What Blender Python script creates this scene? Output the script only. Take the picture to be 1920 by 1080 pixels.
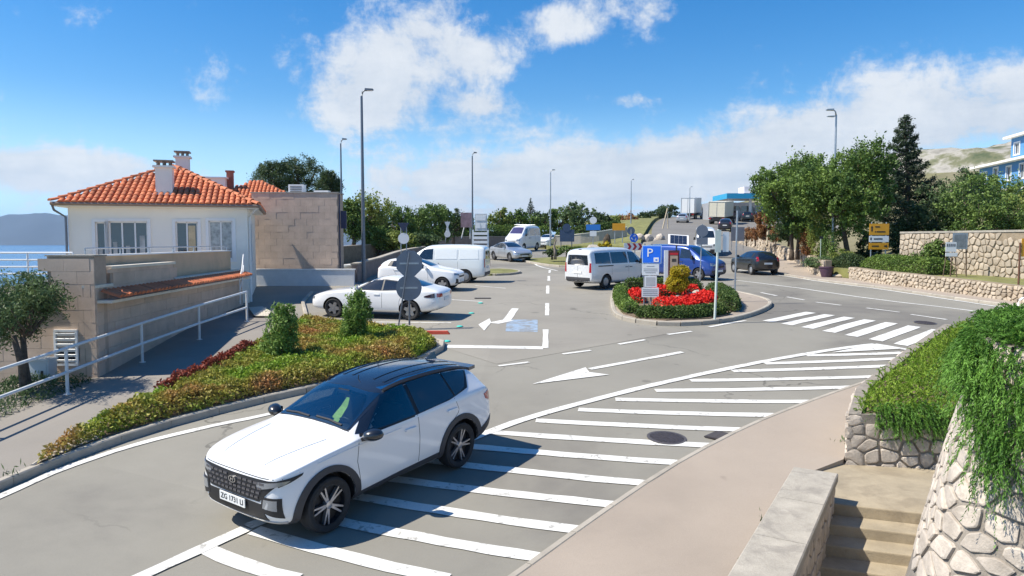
import bpy, bmesh, math, random
import numpy as np
from mathutils import Vector, Matrix
from mathutils.bvhtree import BVHTree
random.seed(7); RNG = np.random.default_rng(7)
for o in list(bpy.data.objects): bpy.data.objects.remove(o)
SC = bpy.context.scene
COL = SC.collection
PI = math.pi
def R(a): return math.radians(a)

# ------------------------------------------------------------------ camera, sky, sun, exposure
CAM_H, FPX, HZ = 3.72, 1350.0, 85.0
PITCH = math.atan(HZ / FPX)
cd = bpy.data.cameras.new('camera'); cam = bpy.data.objects.new('camera', cd); COL.objects.link(cam)
cam.location = (0, 0, CAM_H); cam.rotation_euler = (PI / 2 - PITCH, 0, 0)
cd.sensor_width = 36.0; cd.lens = FPX / 1920 * 36; cd.clip_start = 0.1; cd.clip_end = 60000
SC.camera = cam
SC.view_settings.view_transform = 'Standard'; SC.view_settings.look = 'None'
SC.view_settings.gamma = 1.0; SC.view_settings.use_curve_mapping = False
SC.view_settings.exposure = 0.95

SUN_TRAVEL = Vector((0.62, 0.10, -0.78)).normalized()
sun_el = math.asin(-SUN_TRAVEL.z); sun_az = math.atan2(-SUN_TRAVEL.x, -SUN_TRAVEL.y)
sl = bpy.data.lights.new('sun', 'SUN'); so = bpy.data.objects.new('sun', sl); COL.objects.link(so)
sl.energy = 3.9; sl.angle = R(0.53); sl.color = (1.0, 0.935, 0.82)
so.rotation_euler = SUN_TRAVEL.to_track_quat('-Z', 'Y').to_euler(); so.location = (-40, 0, 60)

world = bpy.data.worlds.new('World'); SC.world = world; world.use_nodes = True
wt = world.node_tree; wt.nodes.clear()
class NG:
    """tiny helper to chain shader nodes"""
    def __init__(s, t): s.t = t
    def n(s, kind, **kw):
        nd = s.t.nodes.new(kind)
        for k, v in kw.items(): setattr(nd, k, v)
        return nd
    def link(s, a, b): s.t.links.new(a, b)
    def put(s, sock, v):
        if hasattr(v, 'is_output') or isinstance(v, bpy.types.NodeSocket): s.link(v, sock)
        elif v is not None: sock.default_value = v
    def m(s, op, a, b=None, c=None, clamp=False):
        nd = s.n('ShaderNodeMath', operation=op); nd.use_clamp = clamp
        for i, v in enumerate((a, b, c)):
            if v is not None: s.put(nd.inputs[i], v)
        return nd.outputs[0]
    def noise(s, vec, scale, detail=5, rough=.55, dist=0.0):
        nd = s.n('ShaderNodeTexNoise'); s.put(nd.inputs['Vector'], vec)
        nd.inputs['Scale'].default_value = scale; nd.inputs['Detail'].default_value = detail
        nd.inputs['Roughness'].default_value = rough; nd.inputs['Distortion'].default_value = dist
        return nd.outputs['Fac']
    def smooth(s, x, lo, hi):
        nd = s.n('ShaderNodeMapRange', interpolation_type='SMOOTHSTEP')
        s.put(nd.inputs[0], x); nd.inputs[1].default_value = lo; nd.inputs[2].default_value = hi
        return nd.outputs[0]
    def mix(s, f, a, b, blend='MIX'):
        nd = s.n('ShaderNodeMix', data_type='RGBA', blend_type=blend)
        s.put(nd.inputs[0], f); s.put(nd.inputs[6], a); s.put(nd.inputs[7], b)
        return nd.outputs[2]
    def ramp(s, x, stops):
        nd = s.n('ShaderNodeValToRGB'); s.put(nd.inputs[0], x); e = nd.color_ramp.elements
        while len(e) < len(stops): e.new(0.5)
        for i, (p, c) in enumerate(stops): e[i].position = p; e[i].color = tuple(c) + (1,)
        return nd.outputs[0]
def build_world():
    g = NG(wt)
    out = g.n('ShaderNodeOutputWorld'); bg = g.n('ShaderNodeBackground')
    sky = g.n('ShaderNodeTexSky', sky_type='NISHITA'); sky.sun_disc = False
    sky.sun_elevation = sun_el; sky.sun_rotation = sun_az; sky.altitude = 20
    sky.air_density = 1.0; sky.dust_density = 0.2; sky.ozone_density = 2.5
    hs = g.n('ShaderNodeHueSaturation'); hs.inputs['Saturation'].default_value = 1.45; hs.inputs['Hue'].default_value = 0.503
    g.link(sky.outputs[0], hs.inputs['Color'])
    tc = g.n('ShaderNodeTexCoord'); sx = g.n('ShaderNodeSeparateXYZ'); g.link(tc.outputs['Generated'], sx.inputs[0])
    x, y, z = sx.outputs
    zz = g.m('ADD', g.m('MAXIMUM', z, 0.0), 0.10)
    cv = g.n('ShaderNodeCombineXYZ'); g.put(cv.inputs[0], g.m('DIVIDE', x, zz)); g.put(cv.inputs[1], g.m('DIVIDE', y, zz)); cv.inputs[2].default_value = 3.7
    flat = cv.outputs[0]
    az = g.m('ARCTAN2', x, y); el = g.m('ARCSINE', z)
    # broad cloud field (all round the sky) from noise
    big = g.noise(flat, 0.42, 3, .5); mid = g.noise(flat, 1.5, 6, .62, .3)
    dirn = g.noise(tc.outputs['Generated'], 14, 10, .68, .2)
    f = g.m('ADD', g.m('MULTIPLY', big, .38), g.m('ADD', g.m('MULTIPLY', mid, .28), g.m('MULTIPLY', dirn, .56)))
    def gauss(ax, ex, sa, se, amp, tilt=0.0):
        da = g.m('SUBTRACT', az, ax); de = g.m('SUBTRACT', g.m('SUBTRACT', el, ex), g.m('MULTIPLY', da, tilt))
        q = g.m('ADD', g.m('POWER', g.m('ABSOLUTE', g.m('DIVIDE', da, sa)), 2.0), g.m('POWER', g.m('ABSOLUTE', g.m('DIVIDE', de, se)), 2.0))
        return g.m('MULTIPLY', g.m('EXPONENT', g.m('MULTIPLY', q, -1.0)), amp)
    # the fair-weather cumulus groups and the long bank over the hills
    parts = [gauss(-.17, .22, .15, .065, .185), gauss(-.05, .25, .06, .05, .12), gauss(-.11, .27, .05, .02, .08), gauss(-.10, .31, .09, .03, .15, .5), gauss(.08, .29, .09, .03, .20, .22),
             gauss(.20, .30, .03, .03, .12), gauss(-.20, .18, .05, .03, .12), gauss(-.56, .085, .13, .03, .30),
             gauss(.75, .150, .46, .05, .21, .04), gauss(.25, .10, .34, .05, .17, .10), gauss(.05, .085, .34, .05, .19, .05),
             gauss(.16, .19, .04, .012, .14), gauss(-.03, .185, .05, .014, .12),
             gauss(1.9, .22, .5, .08, .2), gauss(-2.2, .25, .6, .08, .2), gauss(3.0, .3, .5, .1, .2)]
    s = f
    for p in parts: s = g.m('ADD', s, p)
    dens = g.smooth(s, .665, .83)
    shade = g.m('ADD', g.m('MULTIPLY', mid, .5), g.m('MULTIPLY', dirn, .6))
    cc = g.ramp(shade, [(.42, (.60, .66, .74)), (.66, (.80, .83, .86))])
    vm = g.n('ShaderNodeVectorMath', operation='SCALE'); g.link(cc, vm.inputs[0]); vm.inputs['Scale'].default_value = 6.8
    lowsky = g.mix(g.smooth(el, -.02, .20), (3.9, 6.3, 8.6, 1), hs.outputs[0])
    col = g.mix(g.m('MULTIPLY', dens, .93), lowsky, vm.outputs[0])
    g.link(col, bg.inputs[0]); bg.inputs[1].default_value = 0.083
    g.link(bg.outputs[0], out.inputs[0])
build_world()

# ------------------------------------------------------------------ terrain
KY = [-40, 0, 6, 11, 24, 35, 47, 55, 75, 110, 300]
KZ = [-1.6, -.55, -.3, 0, 1.0, 1.5, 1.75, 2.15, 2.9, 3.4, 3.4]
def sst(t): t = min(1, max(0, t)); return t * t * (3 - 2 * t)
def prof(y):
    return float(np.interp(y, KY, KZ))
def zf(x, y):
    z = prof(y)
    if y > 58: z += sst((x - 4) / 16) * min(y - 58, 92) * .062
    return z
def ray(u, v):
    x = (u - 960) / FPX; c = (540 - v) / FPX
    return Vector((x, math.cos(PITCH) + c * math.sin(PITCH), -math.sin(PITCH) + c * math.cos(PITCH)))
def gp(u, v, dz=0.0):
    """point of the ground seen at a photograph position (used once, to survey the plan)"""
    d = ray(u, v); y = 3.0
    while y < 300:
        t = y / d.y
        if CAM_H + t * d.z <= zf(t * d.x, y) + dz: return Vector((t * d.x, y, zf(t * d.x, y) + dz))
        y += .04
    return Vector((d.x * 300 / d.y, 300, 3.4))
def pp(u, v, Y):
    d = ray(u, v); t = Y / d.y
    return Vector((t * d.x, Y, CAM_H + t * d.z))

# ------------------------------------------------------------------ object helpers
def link(o): COL.objects.link(o); return o
def tag(o, label=None, cat=None, group=None, kind=None):
    if label: o['label'] = label
    if cat: o['category'] = cat
    if group: o['group'] = group
    if kind: o['kind'] = kind
    return o
def thing(name, label, cat, loc=(0, 0, 0), rz=0.0, group=None):
    o = link(bpy.data.objects.new(name, None)); o.location = loc; o.rotation_euler = (0, 0, rz)
    o.empty_display_size = .2
    return tag(o, label, cat, group)
def setting(name):
    o = link(bpy.data.objects.new(name, None)); o['kind'] = 'structure'; return o
def mobj(name, me, mats=None, parent=None):
    o = link(bpy.data.objects.new(name, me))
    for m in (mats if isinstance(mats, (list, tuple)) else [mats] if mats else []): me.materials.append(m)
    if parent is not None: o.parent = parent
    return o
def inst(name, me, parent, mat4):
    o = link(bpy.data.objects.new(name, me)); o.parent = parent; o.matrix_local = mat4; return o
class MB:
    def __init__(s): s.v = []; s.f = []; s.mi = []
    def add(s, vs, fs, mi=0):
        b = len(s.v); s.v += [tuple(p) for p in vs]; s.f += [tuple(i + b for i in f) for f in fs]; s.mi += [mi] * len(fs)
        return s
    def box(s, c, d, rz=0.0, mi=0, M=None, taper=1.0):
        hx, hy, hz = d[0] / 2, d[1] / 2, d[2] / 2; vs = []
        for k in (-1, 1):
            q = taper if k > 0 else 1
            for (i, j) in ((-1, -1), (1, -1), (1, 1), (-1, 1)):
                x, y = i * hx * q, j * hy * q
                vs.append(Vector((c[0] + x * math.cos(rz) - y * math.sin(rz), c[1] + x * math.sin(rz) + y * math.cos(rz), c[2] + k * hz)))
        if M is not None: vs = [M @ p for p in vs]
        return s.add(vs, [(3, 2, 1, 0), (4, 5, 6, 7), (0, 1, 5, 4), (1, 2, 6, 5), (2, 3, 7, 6), (3, 0, 4, 7)], mi)
    def bar(s, a, b, w, h, mi=0, up=(0, 0, 1)):
        a, b = Vector(a), Vector(b); d = (b - a).normalized(); u = Vector(up)
        if abs(d.dot(u)) > .98: u = Vector((0, 1, 0))
        r = d.cross(u).normalized(); u = r.cross(d)
        vs = [p + r * (i * w / 2) + u * (j * h / 2) for p in (a, b) for (i, j) in ((-1, -1), (1, -1), (1, 1), (-1, 1))]
        return s.add(vs, [(0, 1, 2, 3), (7, 6, 5, 4), (1, 0, 4, 5), (2, 1, 5, 6), (3, 2, 6, 7), (0, 3, 7, 4)], mi)
    def tube(s, pts, r, n=8, mi=0, caps=True):
        pts = [Vector(p) for p in pts]; rs = r if isinstance(r, (list, tuple)) else [r] * len(pts); vs = []; fs = []
        for i, p in enumerate(pts):
            d = (pts[min(i + 1, len(pts) - 1)] - pts[max(i - 1, 0)]).normalized()
            u = Vector((0, 0, 1)) if abs(d.z) < .95 else Vector((1, 0, 0))
            a = d.cross(u).normalized(); b = a.cross(d)
            for k in range(n):
                t = 2 * PI * k / n; vs.append(p + a * (rs[i] * math.cos(t)) + b * (rs[i] * math.sin(t)))
        for i in range(len(pts) - 1):
            for k in range(n):
                k2 = (k + 1) % n; fs.append((i * n + k, i * n + k2, (i + 1) * n + k2, (i + 1) * n + k))
        if caps: fs += [tuple(reversed(range(n))), tuple(range((len(pts) - 1) * n, len(pts) * n))]
        return s.add(vs, fs, mi)
    def lathe(s, prof_, n=16, M=None, mi=0, caps=True):
        vs = []; fs = []
        for (r, z) in prof_:
            for k in range(n): vs.append(Vector((r * math.cos(2 * PI * k / n), r * math.sin(2 * PI * k / n), z)))
        for i in range(len(prof_) - 1):
            for k in range(n):
                k2 = (k + 1) % n; fs.append((i * n + k, i * n + k2, (i + 1) * n + k2, (i + 1) * n + k))
        if caps: fs += [tuple(reversed(range(n))), tuple(range((len(prof_) - 1) * n, len(prof_) * n))]
        if M is not None: vs = [M @ p for p in vs]
        return s.add(vs, fs, mi)
    def prism(s, poly, d0, d1, M=None, mi=0):
        """poly of (a,b) extruded along the third axis from d0 to d1"""
        n = len(poly); vs = [Vector((p[0], p[1], d0)) for p in poly] + [Vector((p[0], p[1], d1)) for p in poly]
        if M is not None: vs = [M @ p for p in vs]
        fs = [tuple(reversed(range(n))), tuple(range(n, 2 * n))] + [(i, (i + 1) % n, n + (i + 1) % n, n + i) for i in range(n)]
        return s.add(vs, fs, mi)
    def mesh(s, name='m', smooth=False, angle=None):
        me = bpy.data.meshes.new(name); me.from_pydata(s.v, [], s.f)
        for p, m in zip(me.polygons, s.mi): p.material_index = m
        if smooth or angle:
            me.polygons.foreach_set('use_smooth', [True] * len(me.polygons))
            if angle: me.set_sharp_from_angle(angle=R(angle))
        me.update(); return me
    def build(s, name, mats, parent=None, smooth=False, angle=None):
        return mobj(name, s.mesh(name, smooth, angle), mats, parent)
def flipfix(o):
    bm = bmesh.new(); bm.from_mesh(o.data); bmesh.ops.recalc_face_normals(bm, faces=bm.faces); bm.to_mesh(o.data); bm.free(); return o
def Mxz(loc=(0, 0, 0)):   # (a,b,depth) -> a along x, b up, depth along -y
    return Matrix.Translation(loc) @ Matrix(((1, 0, 0, 0), (0, 0, -1, 0), (0, 1, 0, 0), (0, 0, 0, 1)))
def sheet(name, poly, dz, mat, parent=None, g=2.0, zfn=zf, skirt=0.0, ladder=False):
    """a flat plan polygon laid over the terrain, cut at the terrain's grid lines"""
    bm = bmesh.new(); vs = [bm.verts.new((p[0], p[1], 0)) for p in poly]
    if ladder:                                     # first half of poly one edge, second half the other edge reversed
        h_ = len(vs) // 2
        for i in range(h_ - 1):
            f = bm.faces.new((vs[i], vs[i + 1], vs[-2 - i], vs[-1 - i]))
            f.normal_update()
            if f.normal.z < 0: f.normal_flip()
    else: f = bm.faces.new(vs)
    if not ladder and f.calc_area() and sum((poly[i][0] * poly[(i + 1) % len(poly)][1] - poly[(i + 1) % len(poly)][0] * poly[i][1]) for i in range(len(poly))) < 0: f.normal_flip()
    bmesh.ops.triangulate(bm, faces=bm.faces[:])
    xs = [p[0] for p in poly]; ys = [p[1] for p in poly]
    cuts = [((0, k, 0), (0, 1, 0)) for k in KY if min(ys) < k < max(ys)]
    if max(ys) > 56:
        cuts += [((0, k, 0), (0, 1, 0)) for k in np.arange(58, 150, g * 2) if min(ys) < k < max(ys)]
        cuts += [((k, 0, 0), (1, 0, 0)) for k in np.arange(4, 21, g) if min(xs) < k < max(xs)]
    for co, no in cuts:
        bmesh.ops.bisect_plane(bm, geom=bm.verts[:] + bm.edges[:] + bm.faces[:], plane_co=co, plane_no=no)
    for v in bm.verts: v.co.z = zfn(v.co.x, v.co.y) + dz
    if skirt:
        be = [e for e in bm.edges if e.is_boundary]
        r = bmesh.ops.extrude_edge_only(bm, edges=be)
        for e in r['geom']:
            if isinstance(e, bmesh.types.BMVert): e.co.z -= skirt
        bmesh.ops.recalc_face_normals(bm, faces=bm.faces)
        if sum(f.normal.z * f.calc_area() for f in bm.faces) < 0: bmesh.ops.reverse_faces(bm, faces=bm.faces)
    me = bpy.data.meshes.new(name); bm.to_mesh(me); bm.free()
    return mobj(name, me, mat, parent)
def resample(pts, step):
    pts = [Vector(p[:2]) for p in pts]; L = [0]
    for a, b in zip(pts, pts[1:]): L.append(L[-1] + (b - a).length)
    n = max(1, int(round(L[-1] / step))); out = []
    for k in range(n + 1):
        d = L[-1] * k / n; i = max(0, min(len(pts) - 2, int(np.searchsorted(L, d)) - 1))
        t = (d - L[i]) / max(1e-9, L[i + 1] - L[i]); out.append(pts[i].lerp(pts[i + 1], t))
    return out
def smoothline(pts, it=2):
    pts = [Vector(p[:2]) for p in pts]
    for _ in range(it):
        q = [pts[0]]
        for a, b in zip(pts, pts[1:]): q += [a.lerp(b, .25), a.lerp(b, .75)]
        pts = q + [pts[-1]]
    return pts
def offset(pts, d):
    out = []
    for i, p in enumerate(pts):
        t = (pts[min(i + 1, len(pts) - 1)] - pts[max(0, i - 1)]).normalized(); out.append(p + Vector((-t.y, t.x)) * d)
    return out
# ------------------------------------------------------------------ materials
MATS = {}
def mat(name, rgb, rough=.6, metal=0.0, var=.0, scale=4.0, bump=0.0, bscale=40.0, coat=0.0, rand=0.0, stain=None, fine=0.0, spec=None, stops=None, trans=0.0, emit=None, coords='Object', isl=0.0):
    """procedural principled material: noise tint (var), stains, grain bump, per-object (rand) or per-leaf (isl) tint"""
    if name in MATS: return MATS[name]
    m = bpy.data.materials.new(name); m.use_nodes = True; t = m.node_tree; g = NG(t)
    b = t.nodes['Principled BSDF']; outn = t.nodes['Material Output']
    tc = g.n('ShaderNodeTexCoord')
    vec = tc.outputs['Object'] if coords == 'Object' else g.n('ShaderNodeNewGeometry').outputs['Position']
    col = None
    if stops:
        col = g.ramp(g.noise(vec, scale, 4, .6), stops)
    elif var or stain or fine or rand or isl:
        nz = g.noise(vec, scale, 5, .6)
        lo = [c * (1 - var) for c in rgb]; hi = [min(1, c * (1 + var)) for c in rgb]
        col = g.ramp(nz, [(.32, lo), (.68, hi)])
    if col is None: b.inputs['Base Color'].default_value = tuple(rgb) + (1,)
    else:
        if stain:
            srgb, samt, sscale, lo, hi = stain
            col = g.mix(g.m('MULTIPLY', g.smooth(g.noise(vec, sscale, 6, .65, .4), lo, hi), samt), col, tuple(srgb) + (1,))
        k = None
        if fine: k = g.m('ADD', 1 - fine, g.m('MULTIPLY', g.noise(vec, bscale, 3, .7), fine * 2))
        if rand:
            oi = g.n('ShaderNodeObjectInfo'); r = g.m('ADD', 1 - rand, g.m('MULTIPLY', oi.outputs['Random'], rand * 2)); k = r if k is None else g.m('MULTIPLY', k, r)
        if isl:
            gi = g.n('ShaderNodeNewGeometry'); r = g.m('ADD', 1 - isl, g.m('MULTIPLY', gi.outputs['Random Per Island'], isl * 2)); k = r if k is None else g.m('MULTIPLY', k, r)
        if k is not None:
            vm = g.n('ShaderNodeVectorMath', operation='SCALE'); g.link(col, vm.inputs[0]); g.link(k, vm.inputs['Scale']); col = vm.outputs[0]
        g.link(col, b.inputs['Base Color'])
    b.inputs['Roughness'].default_value = rough; b.inputs['Metallic'].default_value = metal
    if spec is not None: b.inputs['Specular IOR Level'].default_value = spec
    if coat: b.inputs['Coat Weight'].default_value = coat; b.inputs['Coat Roughness'].default_value = .04
    if bump:
        bn = g.n('ShaderNodeBump'); bn.inputs['Strength'].default_value = bump; bn.inputs['Distance'].default_value = .02
        g.link(g.noise(vec, bscale, 4, .65), bn.inputs['Height']); g.link(bn.outputs[0], b.inputs['Normal'])
    if trans:
        tr = g.n('ShaderNodeBsdfTranslucent'); mx = g.n('ShaderNodeMixShader'); mx.inputs[0].default_value = trans
        if col is not None: g.link(col, tr.inputs[0])
        else: tr.inputs[0].default_value = tuple(rgb) + (1,)
        g.link(b.outputs[0], mx.inputs[1]); g.link(tr.outputs[0], mx.inputs[2]); g.link(mx.outputs[0], outn.inputs[0])
    MATS[name] = m; return m
def road_mat(name, rgb, dark, stain_amt):
    """worn asphalt: aggregate grain, repair patches, hairline cracks, oil spots"""
    m = mat(name, rgb, .88, var=.08, scale=.35, fine=.20, bscale=75, bump=.22, stain=(dark, stain_amt, .12, .47, .66), coords='W')
    g = NG(m.node_tree); bs = m.node_tree.nodes['Principled BSDF']; src = bs.inputs['Base Color'].links[0].from_socket
    pos = g.n('ShaderNodeNewGeometry').outputs['Position']
    wob = g.n('ShaderNodeVectorMath', operation='ADD'); g.link(pos, wob.inputs[0])
    nz = g.n('ShaderNodeTexNoise'); g.link(pos, nz.inputs['Vector']); nz.inputs['Scale'].default_value = .9; nz.inputs['Detail'].default_value = 5
    sc_ = g.n('ShaderNodeVectorMath', operation='SCALE'); g.link(nz.outputs['Color'], sc_.inputs[0]); sc_.inputs['Scale'].default_value = 1.3; g.link(sc_.outputs[0], wob.inputs[1])
    vo = g.n('ShaderNodeTexVoronoi', feature='DISTANCE_TO_EDGE'); g.link(wob.outputs[0], vo.inputs['Vector']); vo.inputs['Scale'].default_value = .16
    gate = g.smooth(g.noise(pos, .21, 3, .5), .50, .60)
    crack = g.m('MULTIPLY', g.m('SUBTRACT', 1.0, g.smooth(vo.outputs['Distance'], .0015, .0050)), gate)
    pv = g.n('ShaderNodeTexVoronoi'); g.link(pos, pv.inputs['Vector']); pv.inputs['Scale'].default_value = .11; pv.inputs['Randomness'].default_value = .8
    sep = g.n('ShaderNodeSeparateColor'); g.link(pv.outputs['Color'], sep.inputs[0])
    tone = g.m('ADD', .955, g.m('MULTIPLY', sep.outputs[0], .09))
    oil = g.smooth(g.noise(pos, 1.7, 2, .5), .70, .78)
    k = g.m('MULTIPLY', tone, g.m('SUBTRACT', 1.0, g.m('ADD', g.m('MULTIPLY', crack, .42), g.m('MULTIPLY', oil, .28))))
    grain = g.m('ADD', .86, g.m('MULTIPLY', g.noise(pos, 160, 2, .8), .28)); k = g.m('MULTIPLY', k, grain)
    vm = g.n('ShaderNodeVectorMath', operation='SCALE'); g.link(src, vm.inputs[0]); g.link(k, vm.inputs['Scale']); g.link(vm.outputs[0], bs.inputs['Base Color'])
    return m
ASPH = road_mat('asphalt', (.232, .218, .183), (.135, .124, .110), .75)
PARK = road_mat('parking asphalt', (.25, .232, .196), (.18, .163, .14), .45)
FARROAD = mat('hill road asphalt', (.17, .160, .146), .9, var=.1, scale=.2, coords='W')
PAVE = road_mat('concrete paving', (.335, .280, .226), (.255, .215, .175), .6)
PAVE2 = road_mat('sidewalk asphalt', (.24, .217, .187), (.175, .155, .135), .55)
PAINT = mat('road paint', (.65, .64, .60), .7, var=.10, scale=1.1, fine=.16, bscale=45, bump=.15, stain=((.27, .255, .225), .78, 7.0, .555, .66), coords='W')
PAINTY = mat('yellow paint', (.6, .42, .03), .7, var=.1)
BLUEP = mat('pale blue road paint', (.25, .33, .43), .8, var=.15, stain=((.2, .19, .17), .75, 3.0, .45, .6), coords='W')
TEALP = mat('teal paint', (.06, .50, .42), .6, var=.08)
REDP = mat('red paint', (.62, .09, .05), .6, var=.08)
KERB = mat('kerb concrete', (.36, .325, .27), .85, var=.10, scale=3, fine=.14, bscale=60, bump=.2, rand=.10, coords='W')
SOIL = mat('soil', (.16, .115, .075), .95, var=.3, scale=6, bump=.4, bscale=20, coords='W')
GRAVEL = mat('gravel', (.42, .38, .31), .9, var=.3, scale=40, bump=.6, bscale=60, coords='W')
LAND = mat('dry grassy land', (.15, .14, .065), .95, var=.3, scale=.15, fine=.2, bscale=3, stain=((.22, .19, .12), .6, .08, .45, .6), coords='W')
VERGE = mat('verge grass', (.17, .17, .055), .95, var=.3, scale=1.2, fine=.25, bscale=8, coords='W')
STAIRM = mat('old concrete stairs', (.34, .285, .20), .92, var=.16, scale=2.5, fine=.14, bscale=50, bump=.35, stain=((.22, .18, .125), .6, 1.7, .45, .65), coords='W')
COPING = mat('weathered concrete coping', (.36, .33, .28), .92, var=.14, scale=4, fine=.22, bscale=45, bump=.4, stain=((.22, .2, .175), .6, 2.5, .48, .66), coords='W')
STONE = mat('limestone', (.47, .41, .345), .85, var=.18, scale=5, fine=.16, bscale=28, bump=.55, rand=.16, stain=((.30, .25, .20), .5, 3.0, .5, .7), coords='W')
STONEG = mat('grey limestone', (.44, .40, .345), .85, var=.2, scale=5, fine=.16, bscale=28, bump=.55, rand=.16, stain=((.24, .21, .18), .6, 3.0, .5, .7), coords='W')
STONEY = mat('ochre limestone', (.44, .37, .285), .85, var=.2, scale=3, fine=.14, bscale=18, bump=.5, rand=.2, stain=((.32, .24, .16), .5, 1.5, .5, .7), coords='W')
MORTAR = mat('grey mortar', (.25, .22, .185), .95, var=.2, scale=5, fine=.2, bscale=40, bump=.5, coords='W')
MORTARY = mat('ochre mortar', (.27, .215, .15), .95, var=.2, scale=4, bump=.4, coords='W')
MORTARD = mat('dark joint mortar', (.16, .135, .11), .95, var=.2, scale=5, bump=.4, coords='W')
SLAB = mat('stone cladding', (.58, .435, .33), .8, var=.10, scale=2.0, fine=.08, bscale=25, bump=.15, rand=.05, stain=((.44, .33, .25), .6, .7, .5, .7), coords='W')
TAN = mat('tan render', (.62, .43, .27), .85, var=.08, scale=1.3, bump=.1, coords='W', stain=((.42, .30, .2), .5, .8, .5, .7))  # parapet render, base colour lightened to stand in for sunlight on it
WHITEW = mat('white render', (.87, .83, .74), .8, var=.03, scale=.8, bump=.08, bscale=60, stain=((.66, .64, .59), .5, .5, .52, .75), coords='W')
WHITE = mat('white enamel', (.80, .80, .79), .4, var=.02)
WHITEM = mat('white painted steel', (.78, .78, .77), .35, var=.03, scale=10)
RAILM = mat('grey white railing paint', (.66, .67, .66), .45, var=.06, scale=8, stain=((.35, .25, .18), .5, 9, .62, .75), coords='W')
GALV = mat('galvanised steel', (.42, .44, .46), .42, .75, var=.12, scale=14)
DGALV = mat('dark galvanised steel', (.16, .18, .21), .45, .6, var=.12, scale=14)
SIGNBACK = mat('grey sign back', (.20, .22, .26), .5, .3, var=.06)
SIGNBLUE = mat('sign blue', (.012, .15, .78), .35)
SIGNYEL = mat('sign orange yellow', (.72, .33, .015), .45, var=.05)
SIGNRED = mat('sign red', (.5, .02, .03), .4)
BLACK = mat('black plastic', (.014, .014, .016), .5)
DGREY = mat('dark grey plastic', (.045, .045, .05), .6)
TYRE = mat('tyre rubber', (.022, .022, .023), .8, var=.2, scale=20)
CHROME = mat('chrome', (.6, .6, .62), .15, 1.0)
ALLOY = mat('alloy', (.48, .48, .5), .3, .9)
PLATE = mat('number plate white', (.72, .72, .70), .5)
HEADL = mat('headlight lens', (.32, .34, .37), .08, .5, coat=1)
REDL = mat('red lamp lens', (.35, .012, .02), .12, coat=1)
ORANGEL = mat('amber lens', (.6, .2, .02), .15)
GLASS = mat('tinted car glass', (.012, .015, .018), .03, coat=1, spec=.8)
GLASSF = mat('windscreen glass', (.055, .105, .135), .03, coat=1, spec=1.0)
PANE = mat('window pane', (.03, .035, .04), .03, spec=.9, coat=.6)
CURT = mat('curtain behind glass', (.33, .33, .32), .2, var=.45, scale=7, coat=1)
ROOFT = mat('terracotta tile', (.52, .155, .062), .75, var=.16, scale=2.0, fine=.1, bscale=20, rand=.22, stain=((.40, .16, .08), .5, 1.5, .5, .7), coords='W')
BARK = mat('bark', (.10, .075, .055), .95, var=.35, scale=12, bump=.8, bscale=25)
SEA = mat('sea water', (.03, .13, .28), .25, var=.2, scale=.004, bump=.2, bscale=.05, coords='W')
ISLE = mat('distant island rock', (.045, .06, .075), .95, var=.2, scale=.0015, coords='W')
HILLM = mat('karst hillside', (.26, .245, .20), .95, scale=.06, stops=[(.34, (.06, .08, .035)), (.46, (.15, .15, .085)), (.54, (.33, .31, .27)), (.66, (.20, .19, .16))], coords='W')
def leafm(name, a, b, isl=.35, trans=.25, scale=1.2, c=None):
    st = [(.36, a), (.62, b)] if c is None else [(.36, a), (.54, b), (.70, c)]
    return mat(name, a, .55, stops=st, scale=scale, isl=isl, trans=trans, spec=.25, coords='W')
LF_DARK = leafm('pine foliage', (.035, .065, .028), (.085, .125, .045))
LF_MID = leafm('broadleaf foliage', (.07, .13, .03), (.18, .26, .065))
LF_LITE = leafm('light broadleaf foliage', (.12, .17, .035), (.27, .31, .075))
LF_OLIVE = leafm('olive foliage', (.05, .095, .035), (.16, .22, .09))
LF_CON = leafm('dark conifer foliage', (.025, .045, .026), (.065, .095, .05))
LF_BIG = leafm('holm oak foliage', (.055, .11, .028), (.19, .28, .06), scale=.5)
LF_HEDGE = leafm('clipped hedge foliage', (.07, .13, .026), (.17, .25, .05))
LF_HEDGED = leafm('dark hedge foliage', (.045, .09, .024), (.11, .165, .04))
LF_BED = leafm('mixed ground cover foliage', (.19, .31, .03), (.32, .29, .06), scale=.8, c=(.44, .22, .085))
LF_SHRUB = leafm('upright shrub foliage', (.10, .19, .035), (.22, .33, .08), scale=3)
LF_RED = leafm('dark red foliage', (.20, .045, .03), (.32, .08, .05))
LF_ROSE = leafm('rosemary foliage', (.06, .15, .022), (.15, .30, .05), isl=.4, scale=2.0)
LF_ROSEL = leafm('bright rosemary foliage', (.12, .24, .02), (.27, .38, .05), isl=.4, scale=2.0)  # brighter yellow-green of the planter rosemary
LF_YEL = leafm('golden thuja foliage', (.34, .28, .015), (.58, .46, .04), scale=5)
LF_BROWN = leafm('brown dry foliage', (.24, .095, .04), (.34, .19, .08), scale=3)
FLOWER = leafm('red flower petals', (.62, .02, .012), (.78, .05, .035), scale=5, isl=.3)
def paint(name, rgb, metal=0.0, rough=.28): return mat(name, rgb, rough, metal, coat=.9)
P_WHITE = paint('white car paint', (.80, .80, .80)); P_BLACK = paint('black car paint', (.012, .013, .016)); P_BLUE = paint('blue car paint', (.02, .06, .26), .3)
P_SILVER = paint('silver car paint', (.50, .52, .55), .6); P_PALE = paint('pale white van paint', (.74, .77, .76)); P_LSILV = paint('silver white van paint', (.70, .71, .72), .15)
HERO = mat('white hero paint', (.80, .80, .80), .28, coat=.9)
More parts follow.
